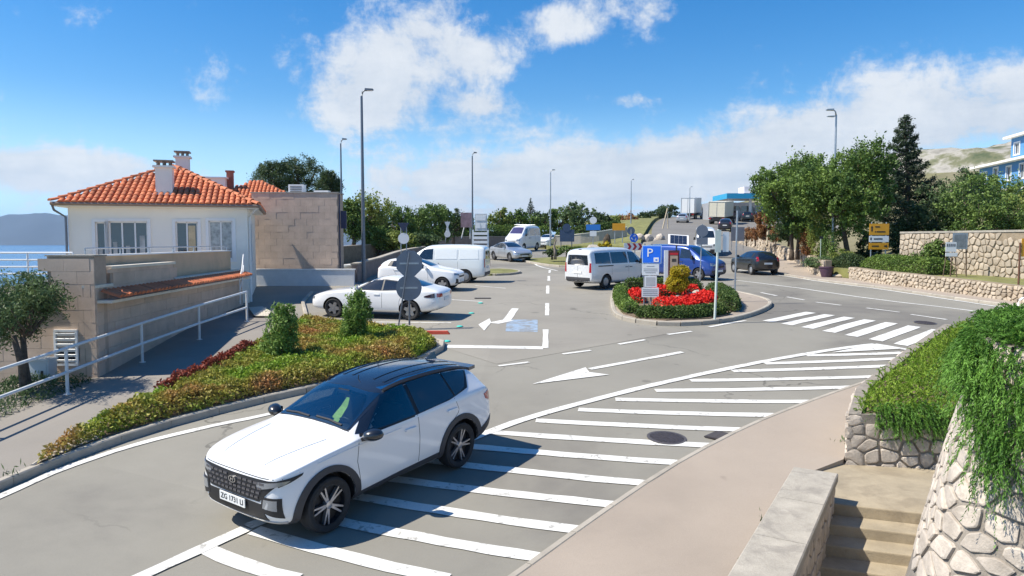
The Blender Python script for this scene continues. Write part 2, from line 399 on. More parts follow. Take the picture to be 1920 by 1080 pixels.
def _two_sided(m):
    g = NG(m.node_tree); bs = m.node_tree.nodes['Principled BSDF']; gi = g.n('ShaderNodeNewGeometry'); g.link(g.mix(gi.outputs['Backfacing'], (.80, .80, .80, 1), (.03, .03, .033, 1)), bs.inputs['Base Color'])
_two_sided(HERO)
def clear_glass(name, tint):
    m = bpy.data.materials.new(name); m.use_nodes = True; t = m.node_tree; t.nodes.clear(); g = NG(t); o = g.n('ShaderNodeOutputMaterial'); tr = g.n('ShaderNodeBsdfTransparent'); tr.inputs[0].default_value = tint + (1,)
    gl = g.n('ShaderNodeBsdfGlossy'); gl.inputs['Roughness'].default_value = .02; lw_ = g.n('ShaderNodeLayerWeight'); lw_.inputs[0].default_value = .32; mx = g.n('ShaderNodeMixShader')
    g.link(g.m('ADD', g.m('MULTIPLY', lw_.outputs['Facing'], .75), .06, clamp=True), mx.inputs[0]); g.link(tr.outputs[0], mx.inputs[1]); g.link(gl.outputs[0], mx.inputs[2]); g.link(mx.outputs[0], o.inputs[0]); return m
CLEARG = clear_glass('clear windscreen glass', (.62, .72, .74)); CLEARS = clear_glass('tinted side glass', (.30, .34, .35))
P_DARK = paint('dark car paint', (.02, .02, .03)); P_ROOF = paint('black roof paint', (.016, .022, .035), .2, .2)
# ------------------------------------------------------------------ ground, sea, hills
def gz(x, y):
    z = zf(max(x, -12), y) - .06
    if x < -12: z -= min((-12 - x) * .4, 30)
    if x > 23: z += min((x - 23) * .24, 8) * sst((y - 36) / 8) * (1 - sst((y - 66) / 14) * (1 - sst((x - 48) / 20)))
    if 1.9 < x < 8.1 and y < 11.5: z -= 3.5
    if y > 160: z -= min(25, (y - 160) * .03) * (1 - sst((x - 40) / 60))
    return z
def heightfield(name, xs, ys, fn, m, kind='structure', smooth=True):
    vs = [(x, y, fn(x, y)) for y in ys for x in xs]; n = len(xs)
    fs = [(j * n + i, j * n + i + 1, (j + 1) * n + i + 1, (j + 1) * n + i) for j in range(len(ys) - 1) for i in range(n - 1)]
    b = MB(); b.add(vs, fs); o = b.build(name, m, smooth=smooth); o['kind'] = kind; return o
gx = [-90, -60, -40, -30, -24, -20, -16, -12] + list(np.arange(-8, 26, 2)) + [28, 32, 38, 46, 56, 70, 90, 120, 170, 240, 340, 500, 800, 1500, 3000]
gy = [-60, -40] + sorted(set([k for k in KY if 0 <= k < 120] + list(np.arange(58, 150, 4)))) + [152, 160, 180, 220, 300, 420, 600, 900, 1500, 3000]
heightfield('ground', [float(a) for a in gx], [float(a) for a in gy], gz, LAND)
b = MB(); b.add([(-14500, -3000, -22), (9000, -3000, -22), (9000, 14500, -22), (-14500, 14500, -22)], [(0, 1, 2, 3)])
b.build('sea', SEA)['kind'] = 'structure'
def isle_z(x, y):
    t = (x + 5200) / 2600.0
    h = 300 * math.exp(-((x + 6100) / 1900.0) ** 2) + 235 * math.exp(-((x + 4000) / 1400.0) ** 2) + 170 * math.exp(-((x + 1800) / 1300.0) ** 2)
    h += 16 * math.sin(x / 170.0 + y / 300.) + 10 * math.sin(x / 61.0 + 1.3 + y / 120.) + 6 * math.sin(x / 23. + y / 40.)
    q = 1 - abs((y - 8600) / 1500.0)
    return -30 + max(0, h) * sst(max(0, q) * 1.35)
heightfield('distant_island', [float(a) for a in np.arange(-10500, 900, 60)], [float(a) for a in np.linspace(7100, 10100, 26)], isle_z, ISLE)
def hill_z(x, y):
    q = sst((y - 170) / 240.0) * (1 - .6 * sst((y - 470) / 300.))
    s = sst((x - 90) / 150.0)
    return -6 + (54 + 6 * math.sin(x / 45.) + 5 * math.sin(x / 17. + y / 23.) + 8 * math.sin(y / 31.) + .05 * (x - 200)) * q * s + 2.2 * math.sin(x / 7.3 + y / 11.) * q
heightfield('hill', [float(a) for a in np.arange(40, 620, 7)], [float(a) for a in np.arange(150, 760, 12)], hill_z, HILLM)
def hill2_z(x, y): return -4 + 17 * math.exp(-((x - 70) / 70.) ** 2) * sst((y - 230) / 120.) + 1.5 * math.sin(x / 5.) * sst((y - 230) / 60.)
heightfield('hill', [float(a) for a in np.arange(-40, 190, 6)], [float(a) for a in np.arange(220, 460, 14)], hill2_z, mat('wooded hill cover', (.06, .085, .035), .95, var=.45, scale=.2, coords='W'))

# ------------------------------------------------------------------ road and its markings
KL = smoothline([(-8.9, 3), (-8.3, 7.5), (-7.75, 10.6), (-7.4, 11.95), (-6.65, 13.45), (-5.48, 14.95), (-4.2, 16.2), (-2.35, 18.65), (-1.92, 20.05)], 2)
road = sheet('road', [(-12, 1), (-4.5, 1), (-1.9, 5.0), (.3, 8.15), (2.5, 11.1), (5.2, 13.9), (8.1, 16.25), (11.4, 18.85), (13.5, 20.2), (24, 22), (24, 40), (22.8, 62), (21, 80), (12, 80), (-9.4, 80), (-9.4, 38.5), (-13.2, 37.4), (-11, 29), (-12, 10)], 0, ASPH)
road['kind'] = 'structure'
HC = [(16.8, 60), (19.0, 74), (24.0, 100), (30.5, 126), (39, 158)]
hl = smoothline(HC, 2); L_, R_ = offset(hl, 4.6), offset(hl, -4.8)
o = sheet('hill_road', [tuple(p) for p in L_] + [tuple(p) for p in reversed(R_)], .05, FARROAD); o['kind'] = 'structure'
o = sheet('station_forecourt', [(26, 98), (33, 94), (60, 96), (66, 150), (40, 152)], .08, FARROAD); o['kind'] = 'structure'
o = sheet('parking_area', [(-2.25, 21.25), (-1.75, 20.2), (-.4, 18.5), (5.6, 22.9), (3.85, 24.6), (3.85, 27.6), (4.85, 34), (5.5, 46), (-9.3, 46), (-9.3, 38.5), (-13.1, 37.4), (-10.9, 29), (-10.3, 24.6), (-7, 24.4)], .006, PARK); o['kind'] = 'structure'
def g2(u, v): p = gp(u, v); return Vector((p.x, p.y))
def line(name, a, b, w, m=PAINT, dz=.013, w2=None):
    a, b = Vector(a[:2]), Vector(b[:2]); d = (b - a).normalized(); n = Vector((-d.y, d.x)); w2 = w2 or w
    k = max(1, int((b - a).length / .4)); jt = lambda: Vector((random.uniform(-1, 1), random.uniform(-1, 1))) * .011
    return sheet(name, [a.lerp(b, i / k) - n * w / 2 + jt() for i in range(k + 1)] + [b.lerp(a, i / k) + n * w / 2 + jt() for i in range(k + 1)], dz, m, road, ladder=True)
def strip(name, pts, w, m=PAINT, dz=.013):
    pts = resample(pts, .35); rj = lambda L: [p + Vector((random.uniform(-1, 1), random.uniform(-1, 1))) * .011 for p in L]; l, r = rj(offset(pts, w / 2)), rj(offset(pts, -w / 2))
    return sheet(name, list(l) + list(reversed(r)), dz, m, road, ladder=True)
HS = [((1508, 667), (1692, 662)), ((1430, 683), (1747, 670)), ((1370, 697), (1712, 685)), ((1290, 715), (1668, 706)), ((1225, 733), (1600, 727)), ((1150, 750), (1536, 754)), ((1080, 769), (1460, 780)), ((1000, 789), (1405, 808)),
      ((915, 811), (1345, 838)), ((836, 834), (1280, 870)), ((770, 862), (1218, 908)), ((690, 893), (1150, 948)), ((620, 925), (1080, 995)), ((545, 960), (1000, 1047)), ((470, 995), (820, 1085)), ((385, 1030), (540, 1085))]
for i, (a, b_) in enumerate(HS):
    A, B = g2(*a), g2(*b_); d = (B - A).normalized()
    B = B + d * (.0 if i in (0, 1) else .12)
    A = A + d * .05
    mid = (A + B) / 2 + Vector((-d.y, d.x)) * (-.05)
    strip('hatch_stripe', [A, A.lerp(mid, .5) + Vector((0, -.015)), mid, mid.lerp(B, .5) + Vector((0, -.015)), B], .24 + .0 * i)
up = smoothline([g2(465, 990), g2(905, 815), g2(1000, 781), g2(1200, 728), g2(1400, 684), g2(1560, 656), g2(1640, 646)], 2)
strip('hatch_border_line', up, .21, dz=.0165)
strip('hatch_border_line', [g2(462, 993), g2(375, 1033), g2(250, 1090)], .21, dz=.0165)
strip('hatch_border_line', [g2(1640, 646), g2(1700, 656), g2(1752, 667)], .2, dz=.0165)
sheet('hatch_apex', [g2(1560, 662), g2(1640, 646), g2(1695, 655)], .0185, PAINT, road)
strip('edge_line', [g2(-60, 958), g2(0, 932), g2(100, 888), g2(200, 852), g2(300, 823), g2(400, 799), g2(480, 783), g2(560, 765)], .17)
# zebra crossing: parallel bars on a regular pitch
z0, z1 = g2(1475, 609), g2(1739, 657); zd = (z1 - z0) / 6.0
wv = ((g2(1560, 590.6) - z0) + (g2(1637.5, 600.5) - g2(1557, 624.6)) + (g2(1757, 621) - g2(1692, 647.6))) / 3
for k in range(-1, 9):
    p = z0 + zd * k; line('zebra_bar', p, p + wv, .40)
line('give_way_dash', g2(935, 687), g2(992, 680), .13); line('give_way_dash', g2(1055, 665), g2(1108, 658), .13); line('give_way_dash', g2(1160, 646), g2(1210, 638), .13); line('give_way_dash', g2(1252, 628), g2(1297, 622), .13)
line('edge_line', g2(1330, 614), g2(1398, 602), .13)
line('stop_line', g2(838, 650), g2(1018, 653), .36); line('centre_line', g2(1023, 654), g2(1023, 619), .17, dz=.0165)
for a, b_ in (((1026, 592), (1026, 569)), ((1027, 551), (1027, 536)), ((1029, 527), (1029, 518)), ((1030, 512), (1031, 507))): line('centre_dash', g2(*a), g2(*b_), .15)
# straight-on arrow and bent parking arrow
A, B = g2(1105, 693), g2(1280, 661); line('arrow_shaft', A, B, .18)
sheet('arrow_head', [g2(998, 722), g2(1142, 704), g2(1105, 699), g2(1098, 690)], .0165, PAINT, road)
line('arrow_shaft', g2(966, 579), g2(950, 602), .28); line('arrow_shaft', g2(955, 601), g2(925, 607), .42, dz=.0165)
sheet('arrow_head', [g2(897, 610), g2(918, 598), g2(921, 606), g2(908, 621)], .019, PAINT, road)
sheet('blue_parking_patch', [g2(948, 622), g2(950, 600), g2(1008, 600), g2(1008, 623)], .010, BLUEP, road)
strip('edge_line', smoothline([g2(1340, 522), g2(1400, 528), g2(1500, 541), g2(1650, 563), g2(1800, 580), g2(1880, 592)], 1), .16)
strip('edge_line', smoothline([g2(1385, 506), g2(1460, 516), g2(1560, 532), g2(1700, 550), g2(1840, 571), g2(1900, 580)], 1), .16)
for a, b_ in (((1427, 549), (1456, 555)), ((1475, 557), (1508, 563)), ((1530, 567), (1577, 573)), ((1625, 578), (1687, 586)), ((1708, 590), (1775, 600))): line('lane_dash', g2(*a), g2(*b_), .14)
strip('edge_line', smoothline([g2(998, 492), g2(1010, 500), g2(1045, 508)], 1), .15)
strip('edge_line', smoothline([(-3.5, 62), (2, 64.5), (7, 66), (12, 67.5)], 1), .18)
# parking bay lines
for a, b_ in (((846, 606), (640, 604)), ((905, 566), (842, 562)), ((948, 541), (890, 536))): line('bay_line', g2(*a), g2(*b_), .12)
def disc(name, c, r, m, dz, parent, n=20, ring=None):
    sheet(name, [(c[0] + r * math.cos(2 * PI * k / n), c[1] + r * math.sin(2 * PI * k / n)) for k in range(n)], dz, m, parent)
IRON = mat('cast iron cover', (.06, .052, .056), .6, .4, var=.25, scale=25, bump=.6, bscale=60)
IRONR = mat('iron cover rim', (.10, .09, .09), .6, .3)
for (u, v, r, lab) in ((1250, 822, .31, 'large round iron manhole cover on the hatched road area'), (1735, 606, .30, 'round iron manhole cover beyond the zebra crossing')):
    c = g2(u, v); t = thing('manhole_cover', lab, 'manhole cover', (c.x, c.y, zf(*c) + .012), 0, 'manhole covers')
    bb = MB(); bb.lathe([(r + .05, 0), (r + .05, .008), (r, .009), (r, .004)], 24); bb.build('rim', IRONR, t)
    bb = MB(); bb.lathe([(r, .002), (r * .98, .011), (r * .3, .012), (.001, .012)], 24)
    bb.build('lid', IRON, t)
    bb = MB()
    for k in range(-3, 4): bb.box((k * r * .25, 0, .014), (r * .08, 2 * math.sqrt(max(.01, 1 - (k * .25) ** 2)) * r * .8, .006))
    bb.build('rib_pattern', IRON, t)
    t.rotation_euler = (math.atan(.075), 0, .4)
c = g2(1358, 818); t = thing('storm_drain', 'small dark storm drain grate against the right kerb', 'drain', (c.x - .12, c.y, zf(*c) + .016), .9); t.rotation_euler = (0, 0, .85)
bb = MB(); bb.box((0, 0, 0), (.5, .3, .02)); bb.build('frame', IRON, t)
bb = MB()
for k in range(6): bb.box((-.2 + k * .08, 0, .015), (.04, .26, .012))
bb.build('bar', IRONR, t)
c = g2(905, 560); t = thing('storm_drain', 'thin drain grate on the parking asphalt beside the hatchback', 'drain', (c.x, c.y, zf(*c) + .02), 0)
bb = MB(); bb.box((0, 0, 0), (.7, .25, .02)); bb.build('frame', IRON, t)
bb = MB()
for k in range(7): bb.box((-.28 + k * .093, 0, .014), (.05, .2, .01))
bb.build('bar', IRONR, t)
# painted teal studs along the bay and the red wheel stop
for i, (u, v) in enumerate(((838, 641), (862, 613), (884, 588), (901, 569))):
    c = g2(u, v); bb = MB(); bb.lathe([(.10, 0), (.10, .02), (.06, .05), (.001, .055)], 12)
    o = bb.build('road_stud', TEALP, smooth=True); o.location = (c.x, c.y, zf(*c) + .01); o.scale = (1.1, 1.6, .6)
    tag(o, ['teal round road stud nearest the bed corner', 'second teal road stud from the bed corner', 'third teal road stud, beside the sedan shadow', 'farthest teal road stud, near the drain grate'][i], 'road stud', 'teal studs across the parking entrance')
c = g2(820, 627); bb = MB(); bb.prism([(-.5, 0), (.5, 0), (.42, .1), (-.42, .1)], -.07, .07, Mxz())
o = bb.build('wheel_stop', REDP); o.location = (c.x - .1, c.y, zf(*c) + .005); tag(o, 'low red wheel stop beside the planting bed corner', 'wheel stop')

# ------------------------------------------------------------------ sidewalks and kerbs
bedL = [(-7.62, 11.3), (-7.25, 12.7), (-6.55, 13.75), (-5.4, 15.2), (-4.15, 16.45), (-2.45, 18.75), (-2.1, 20.0), (-2.45, 21.0), (-6.85, 23.3), (-7.0, 22.0), (-7.0, 19.0), (-7.05, 17.2), (-7.55, 14.0), (-7.72, 12.2)]
KLo = offset(KL, .14)
nose = smoothline([KL[-1], (-1.85, 20.7), (-2.2, 21.3), (-6.95, 23.75)], 2)
sw = sheet('sidewalk', [tuple(p) for p in KLo] + [(-2.05, 20.6), (-2.4, 21.15), (-6.95, 23.6), (-7.5, 24.5), (-10.35, 24.7), (-9.9, 16.4), (-14, 16), (-14, 3)], .12, PAVE2, skirt=.25); sw['kind'] = 'structure'
soil = sheet('bed_soil', bedL, .155, SOIL, skirt=.1); soil['kind'] = 'structure'
gr = sheet('gravel_tip', [(-7.62, 11.35), (-7.3, 12.5), (-7.45, 12.9), (-7.7, 12.2)], .168, GRAVEL); gr['kind'] = 'structure'
def kerb_mesh(w, h):
    b = MB(); c = .022
    b.prism([(-w / 2, -.1), (w / 2, -.1), (w / 2, h - c), (w / 2 - c, h), (-w / 2 + c, h), (-w / 2, h - c)], -.5, .5, Matrix(((0, 0, 1, 0), (1, 0, 0, 0), (0, 1, 0, 0), (0, 0, 0, 1))))
    me = b.mesh('kerb_stone'); me.materials.append(KERB); return me
def kerb_run(parent, pts, w=.15, h=.145, step=1.0, gap=.014, name='kerb_stone', closed=False, me=None):
    q = resample(pts, step)
    me = me or kerb_mesh(w, h)
    for a, b_ in zip(q, q[1:]):
        A = Vector((a.x, a.y, zf(a.x, a.y))); B = Vector((b_.x, b_.y, zf(b_.x, b_.y))); d = B - A; L = d.length; d.normalize()
        s = Vector((-d.y, d.x, 0)).normalized(); u = d.cross(s)
        M = Matrix((( d.x * (L - gap), s.x, u.x, (A.x + B.x) / 2), (d.y * (L - gap), s.y, u.y, (A.y + B.y) / 2), (d.z * (L - gap), s.z, u.z, (A.z + B.z) / 2), (0, 0, 0, 1)))
        inst(name, me, parent, M)
kerb = setting('kerb')
kerb_run(kerb, offset(KL, .075))
kerb_run(kerb, offset(nose, .075), step=.8)
kerb_run(kerb, [(-7.0, 23.85), (-7.35, 25.6), (-8.6, 29.5), (-9.2, 33)], w=.14, h=.10, step=.9)
# narrow edging between bed and sidewalk
edg = setting('bed_edging')
kerb_run(edg, [(-7.66, 11.3), (-7.76, 12.2), (-7.6, 14.0), (-7.1, 17.2)], w=.07, h=.17, step=.9, name='edging_stone', me=kerb_mesh(.07, .17))
# right sidewalk with flush kerb
KR = smoothline([(-2.2, 5.0), (-1.0, 6.8), (0.05, 8.2), (.87, 9.35), (2.3, 11.25), (3.65, 12.72), (5.0, 14.05), (7.9, 16.42), (9.9, 17.85), (11.2, 18.95), (12.6, 20.4)], 2)
rs = sheet('sidewalk', [tuple(p) for p in offset(KR, -.10)] + [(13.4, 19.9), (11.9, 19.6), (9.2, 16.6), (6.45, 13.3), (5.5, 11.75), (4.5, 11.05), (2.6, 8.2), (1.2, 5.5), (-1, 4.5)], .075, PAVE, skirt=1.6); rs['kind'] = 'structure'
kr = setting('kerb'); kerb_run(kr, offset(KR, -.06), w=.12, h=.085, step=1.0, me=kerb_mesh(.12, .085))
# planted traffic island
ISL = [(4.75, 33.8), (4.1, 30), (3.78, 27.4), (3.62, 25.4), (4.05, 24.1), (5.1, 23.45), (6.9, 23.9), (8.4, 25.4), (9.5, 26.9), (10.5, 28.7), (10.75, 30.4), (10.3, 32.8), (9.6, 35.0), (7.2, 35.4), (5.4, 35.0)]
isl_s = smoothline(ISL + [ISL[0]], 2)
ti = sheet('traffic_island', [tuple(p) for p in offset(isl_s, .12)[:-1]], .12, PAVE, skirt=.2); ti['kind'] = 'structure'
k2 = setting('kerb'); kerb_run(k2, offset(isl_s, .075), step=.75)
IBED = [(4.95, 33.2), (4.3, 29.8), (4.02, 27.2), (3.95, 25.5), (4.3, 24.5), (5.15, 23.95), (6.7, 24.35), (7.6, 25.2), (8.2, 26.6), (8.8, 28.5), (9.2, 31.0), (9.0, 33.5), (7.5, 34.6), (5.6, 34.2)]
ib = sheet('bed_soil', IBED, .16, SOIL, skirt=.06); ib['kind'] = 'structure'
# far sidewalk on the right
fs_ = sheet('sidewalk', [(20.4, 62), (18.8, 54), (17.3, 48.5), (16.75, 41.9), (17.5, 36.8), (18.35, 33.2), (19.35, 29.0), (21.5, 24), (24, 24), (24, 30), (24, 62), (22.5, 62)], .10, PAVE, skirt=.15); fs_['kind'] = 'structure'
k3 = setting('kerb'); kerb_run(k3, smoothline([(21.4, 24), (19.3, 29.0), (18.3, 33.2), (17.45, 36.8), (16.7, 41.9), (17.25, 48.5), (18.75, 54), (20.35, 62)], 1), w=.13, h=.115, step=1.2, me=kerb_mesh(.13, .115))
# small verge spot behind the parked van and the roundabout island
def blob(cx, cy, rx, ry, n=26, wob=.08, ph=0.0): return [(cx + rx * math.cos(2 * PI * k / n) * (1 + wob * math.sin(3 * k * 2 * PI / n + ph)), cy + ry * math.sin(2 * PI * k / n) * (1 + wob * math.sin(2 * k * 2 * PI / n + ph))) for k in range(n)]
for (nm, bl, m_) in (('roundabout_island', blob(6.2, 56.5, 5.2, 5.6), VERGE), ('verge_island', blob(-1.1, 46.5, 1.6, 2.4), VERGE)):
    o = sheet(nm, bl, .13, m_, skirt=.2); o['kind'] = 'structure'
    kk = setting('kerb'); kerb_run(kk, [Vector(p) for p in bl] + [Vector(bl[0])], w=.16, h=.14, step=1.0)
bank = [(4, 80), (9, 76), (12, 72.5), (13.2, 74), (14.8, 82), (19, 100), (24.5, 124), (30, 145), (10, 150), (4, 110)]
def bank_z(x, y): return zf(x, y) + .25 * sst((y - 72) / 6)
o = sheet('grass_bank', bank, .1, VERGE, zfn=bank_z, skirt=.6); o['kind'] = 'structure'
o = sheet('tactile_paving', [g2(466, 583), g2(492, 581), g2(508, 590), g2(503, 600), g2(478, 600)], .135, mat('tactile paving', (.52, .47, .38), .8, var=.1), sw)
for k in range(6):
    a = g2(468 + k * 6, 583); b_ = g2(478 + k * 5, 599); line('tactile_rib', a, b_, .05, m=MATS['tactile paving'], dz=.142).parent = sw
# ------------------------------------------------------------------ vegetation helpers
def leaf_mesh(name, C, size, aspect=.55, flat=0.0, dirs=None, jit=.35):
    """N diamond leaves at C (N,3) with random attitudes, one mesh"""
    C = np.asarray(C, float); N = len(C)
    if dirs is None:
        a = RNG.normal(size=(N, 3)); a[:, 2] *= (1 - flat)
    else: a = np.asarray(dirs) + RNG.normal(size=(N, 3)) * jit
    a /= np.linalg.norm(a, axis=1)[:, None] + 1e-9
    r = RNG.normal(size=(N, 3)); b = np.cross(a, r); b /= np.linalg.norm(b, axis=1)[:, None] + 1e-9
    s = size * RNG.uniform(.65, 1.35, (N, 1)) / 2
    V = np.stack([C - a * s, C + b * s * aspect, C + a * s, C - b * s * aspect], 1).reshape(-1, 3)
    me = bpy.data.meshes.new(name); me.vertices.add(4 * N); me.vertices.foreach_set('co', V.astype(np.float32).ravel())
    me.loops.add(4 * N); me.loops.foreach_set('vertex_index', np.arange(4 * N, dtype=np.int32))
    me.polygons.add(N); me.polygons.foreach_set('loop_start', np.arange(0, 4 * N, 4, dtype=np.int32)); me.polygons.foreach_set('loop_total', np.full(N, 4, dtype=np.int32))
    me.update(calc_edges=True); return me
def crown_pts(ells, n, clump=.16, per=40, shell=.55):
    """leaf positions in clumps spread through ellipsoids (cx,cy,cz,rx,ry,rz)"""
    vol = np.array([e[3] * e[4] * e[5] for e in ells]) ** (2 / 3.); vol /= vol.sum(); out = []
    for e, w in zip(ells, vol):
        k = max(4, int(n * w / per)); d = RNG.normal(size=(k, 3)); d /= np.linalg.norm(d, axis=1)[:, None]
        rr = RNG.uniform(shell, 1.0, (k, 1)) ** .7
        cc = d * rr * (1 + RNG.normal(size=(k, 1)) * .06)
        m = per; P = np.repeat(cc, m, 0) + RNG.normal(size=(k * m, 3)) * clump * np.repeat(RNG.uniform(.5, 1.3, (k, 1)), m, 0)
        out.append(P * np.array(e[3:6]) + np.array(e[:3]))
    return np.concatenate(out)
def tree(name, label, base, ells, n, size, m, trunk_r=.15, limbs=True, group=None, cat='tree', per=40, clump=.16, aspect=.55, fork=.45, lean=(0, 0), multi=1, shell=.55, parts=True):
    t = thing(name, label, cat, base, 0, group)
    P = crown_pts(ells, n, clump, per, shell)
    mobj('crown', leaf_mesh('crown', P, size, aspect), m, t)
    b = MB(); cz = sum(e[2] for e in ells) / len(ells); low = min(e[2] - e[5] for e in ells)
    top = Vector((lean[0], lean[1], max(.3, low + (cz - low) * fork)))
    for k in range(multi):
        q = Vector((random.uniform(-1, 1), random.uniform(-1, 1), 0)) * trunk_r * 2 * (multi > 1)
        mid = top * .5 + Vector((random.uniform(-1, 1), random.uniform(-1, 1), 0)) * trunk_r + q * 1.2
        b.tube([q + Vector((0, 0, -.2)), q * 1.0 + Vector((0, 0, .12 * top.z)), mid, top + q * 2.0], [trunk_r * 1.5, trunk_r * 1.1, trunk_r * .9, trunk_r * .7], 8)
    if limbs:
        for e in ells:
            c = Vector(e[:3]); s = top + Vector((random.uniform(-1, 1), random.uniform(-1, 1), -.5)) * trunk_r * .4
            for j in range(2):
                end = c + Vector((random.uniform(-1, 1) * e[3], random.uniform(-1, 1) * e[4], random.uniform(-.2, .6) * e[5])) * .55
                md = s.lerp(end, .5) + Vector((0, 0, -.08 * (end - s).length)) + Vector((random.uniform(-1, 1), random.uniform(-1, 1), 0)) * .06 * (end - s).length
                b.tube([s, md, end], [trunk_r * .6, trunk_r * .38, trunk_r * .14], 6)
    b.build('trunk', BARK, t, smooth=True)
    return t
def ell_cloud(c, r, k, seed=0, sub=.5):
    rnd = random.Random(seed); out = [(c[0], c[1], c[2], r[0] * .75, r[1] * .75, r[2] * .78)]
    for i in range(k):
        a = rnd.uniform(0, 2 * PI); z = rnd.uniform(-.75, .8); q = math.sqrt(max(0, 1 - z * z)) * .72
        s = rnd.uniform(.75, 1.15) * sub
        out.append((c[0] + r[0] * q * math.cos(a), c[1] + r[1] * q * math.sin(a), c[2] + r[2] * z * .72, r[0] * s, r[1] * s, r[2] * s * .9))
    return out
def poly_pts(poly, n):
    """n random points inside a plan polygon"""
    P = np.array([tuple(p)[:2] for p in poly]); lo, hi = P.min(0), P.max(0); out = np.empty((0, 2))
    while len(out) < n:
        q = RNG.uniform(lo, hi, (n * 2, 2)); ins = np.zeros(len(q), bool); j = len(P) - 1
        for i in range(len(P)):
            c = (P[i, 1] > q[:, 1]) != (P[j, 1] > q[:, 1])
            xx = (P[j, 0] - P[i, 0]) * (q[:, 1] - P[i, 1]) / (P[j, 1] - P[i, 1] + 1e-12) + P[i, 0]
            ins ^= c & (q[:, 0] < xx); j = i
        out = np.concatenate([out, q[ins]])
    return out[:n]
def zfv(xy): return np.array([zf(a, b) for a, b in xy])
def edge_dist(poly, q):
    P = np.array([tuple(p)[:2] for p in poly]); d = np.full(len(q), 9e9)
    for i in range(len(P)):
        a, b = P[i], P[(i + 1) % len(P)]; ab = b - a; t = np.clip(((q - a) @ ab) / (ab @ ab + 1e-12), 0, 1)
        d = np.minimum(d, np.linalg.norm(q - (a + t[:, None] * ab), axis=1))
    return d
def mound(name, poly, h, n, size, m, base=.15, edge=.35, label=None, cat=None, group=None, lump=.3, core=True, aspect=.5, up=.0, zfn=None, kind=None):
    """a clipped or loose mass of leaves growing over a plan polygon: leaves on the surface of a rounded block"""
    q = poly_pts(poly, n); d = edge_dist(poly, q); e = np.clip(d / edge, 0, 1)
    lumpy = np.sin(q[:, 0] * 5.1 + 1.3 * np.sin(q[:, 1] * 3.7)) * np.sin(q[:, 1] * 4.3 + q[:, 0]) * .5 + np.sin(q[:, 0] * 11 + q[:, 1] * 9) * .25
    hh = h * (np.sqrt(np.clip(1 - (1 - e) ** 2, 0, 1)) * .92 + .08) * (1 + lump * lumpy * .5)
    z0 = (zfv(q) if zfn is None else np.array([zfn(a, b) for a, b in q])) + base
    k = RNG.uniform(0, 1, n); side = d < edge * .8
    z = z0 + hh * np.where(side, np.sqrt(k), 1 - .30 * k ** 2) + RNG.normal(size=n) * size * .3
    C = np.stack([q[:, 0] + RNG.normal(size=n) * size * .25, q[:, 1] + RNG.normal(size=n) * size * .25, z], 1)
    dirs = np.tile(np.array([0, 0, up]), (n, 1)) if up else None
    root = mobj(name, leaf_mesh(name, C, size, aspect, dirs=dirs, jit=1.0), m)
    tag(root, label, cat, group, kind)
    if core:
        P = [Vector(tuple(p)[:2]) for p in poly]; ar = sum(P[i].x * P[(i + 1) % len(P)].y - P[(i + 1) % len(P)].x * P[i].y for i in range(len(P))); sg_ = 1 if ar > 0 else -1
        inner = []
        for i, p in enumerate(P):
            a, c = (p - P[i - 1]).normalized(), (P[(i + 1) % len(P)] - p).normalized(); nn = Vector((-a.y - c.y, a.x + c.x)) * sg_; nn = nn.normalized() if nn.length > .1 else Vector((0, 0)); inner.append(p + nn * edge * .55)
        fz = (lambda x, y: zf(x, y)) if zfn is None else zfn
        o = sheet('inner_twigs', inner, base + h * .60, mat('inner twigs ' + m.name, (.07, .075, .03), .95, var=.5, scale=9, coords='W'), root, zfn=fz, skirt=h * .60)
    return root
def rosemary(name, label, origins, dirs, L, m, droop=.5, needles=22, nl=.05, nw=.30):
    """sprigs: curved stems carrying paired needles"""
    O = np.asarray(origins, float); D = np.asarray(dirs, float); D /= np.linalg.norm(D, axis=1)[:, None] + 1e-9
    N = len(O); Ls = L * RNG.uniform(.6, 1.3, N); cs, ds = [], []
    for k in range(needles):
        t = (k + .5) / needles
        p = O + D * (Ls * t)[:, None]; p[:, 2] -= droop * Ls * t * t
        tan = D.copy(); tan[:, 2] -= 2 * droop * t; tan /= np.linalg.norm(tan, axis=1)[:, None] + 1e-9
        rad = RNG.normal(size=(N, 3)); rad -= tan * (rad * tan).sum(1)[:, None]; rad /= np.linalg.norm(rad, axis=1)[:, None] + 1e-9
        dd = rad * .55 + tan * 1.0; dd /= np.linalg.norm(dd, axis=1)[:, None]
        cs.append(p + dd * nl * .45); ds.append(dd)
    me = leaf_mesh(name, np.concatenate(cs), nl, nw, dirs=np.concatenate(ds), jit=.08)
    return tag(mobj(name, me, m), label, 'rosemary')
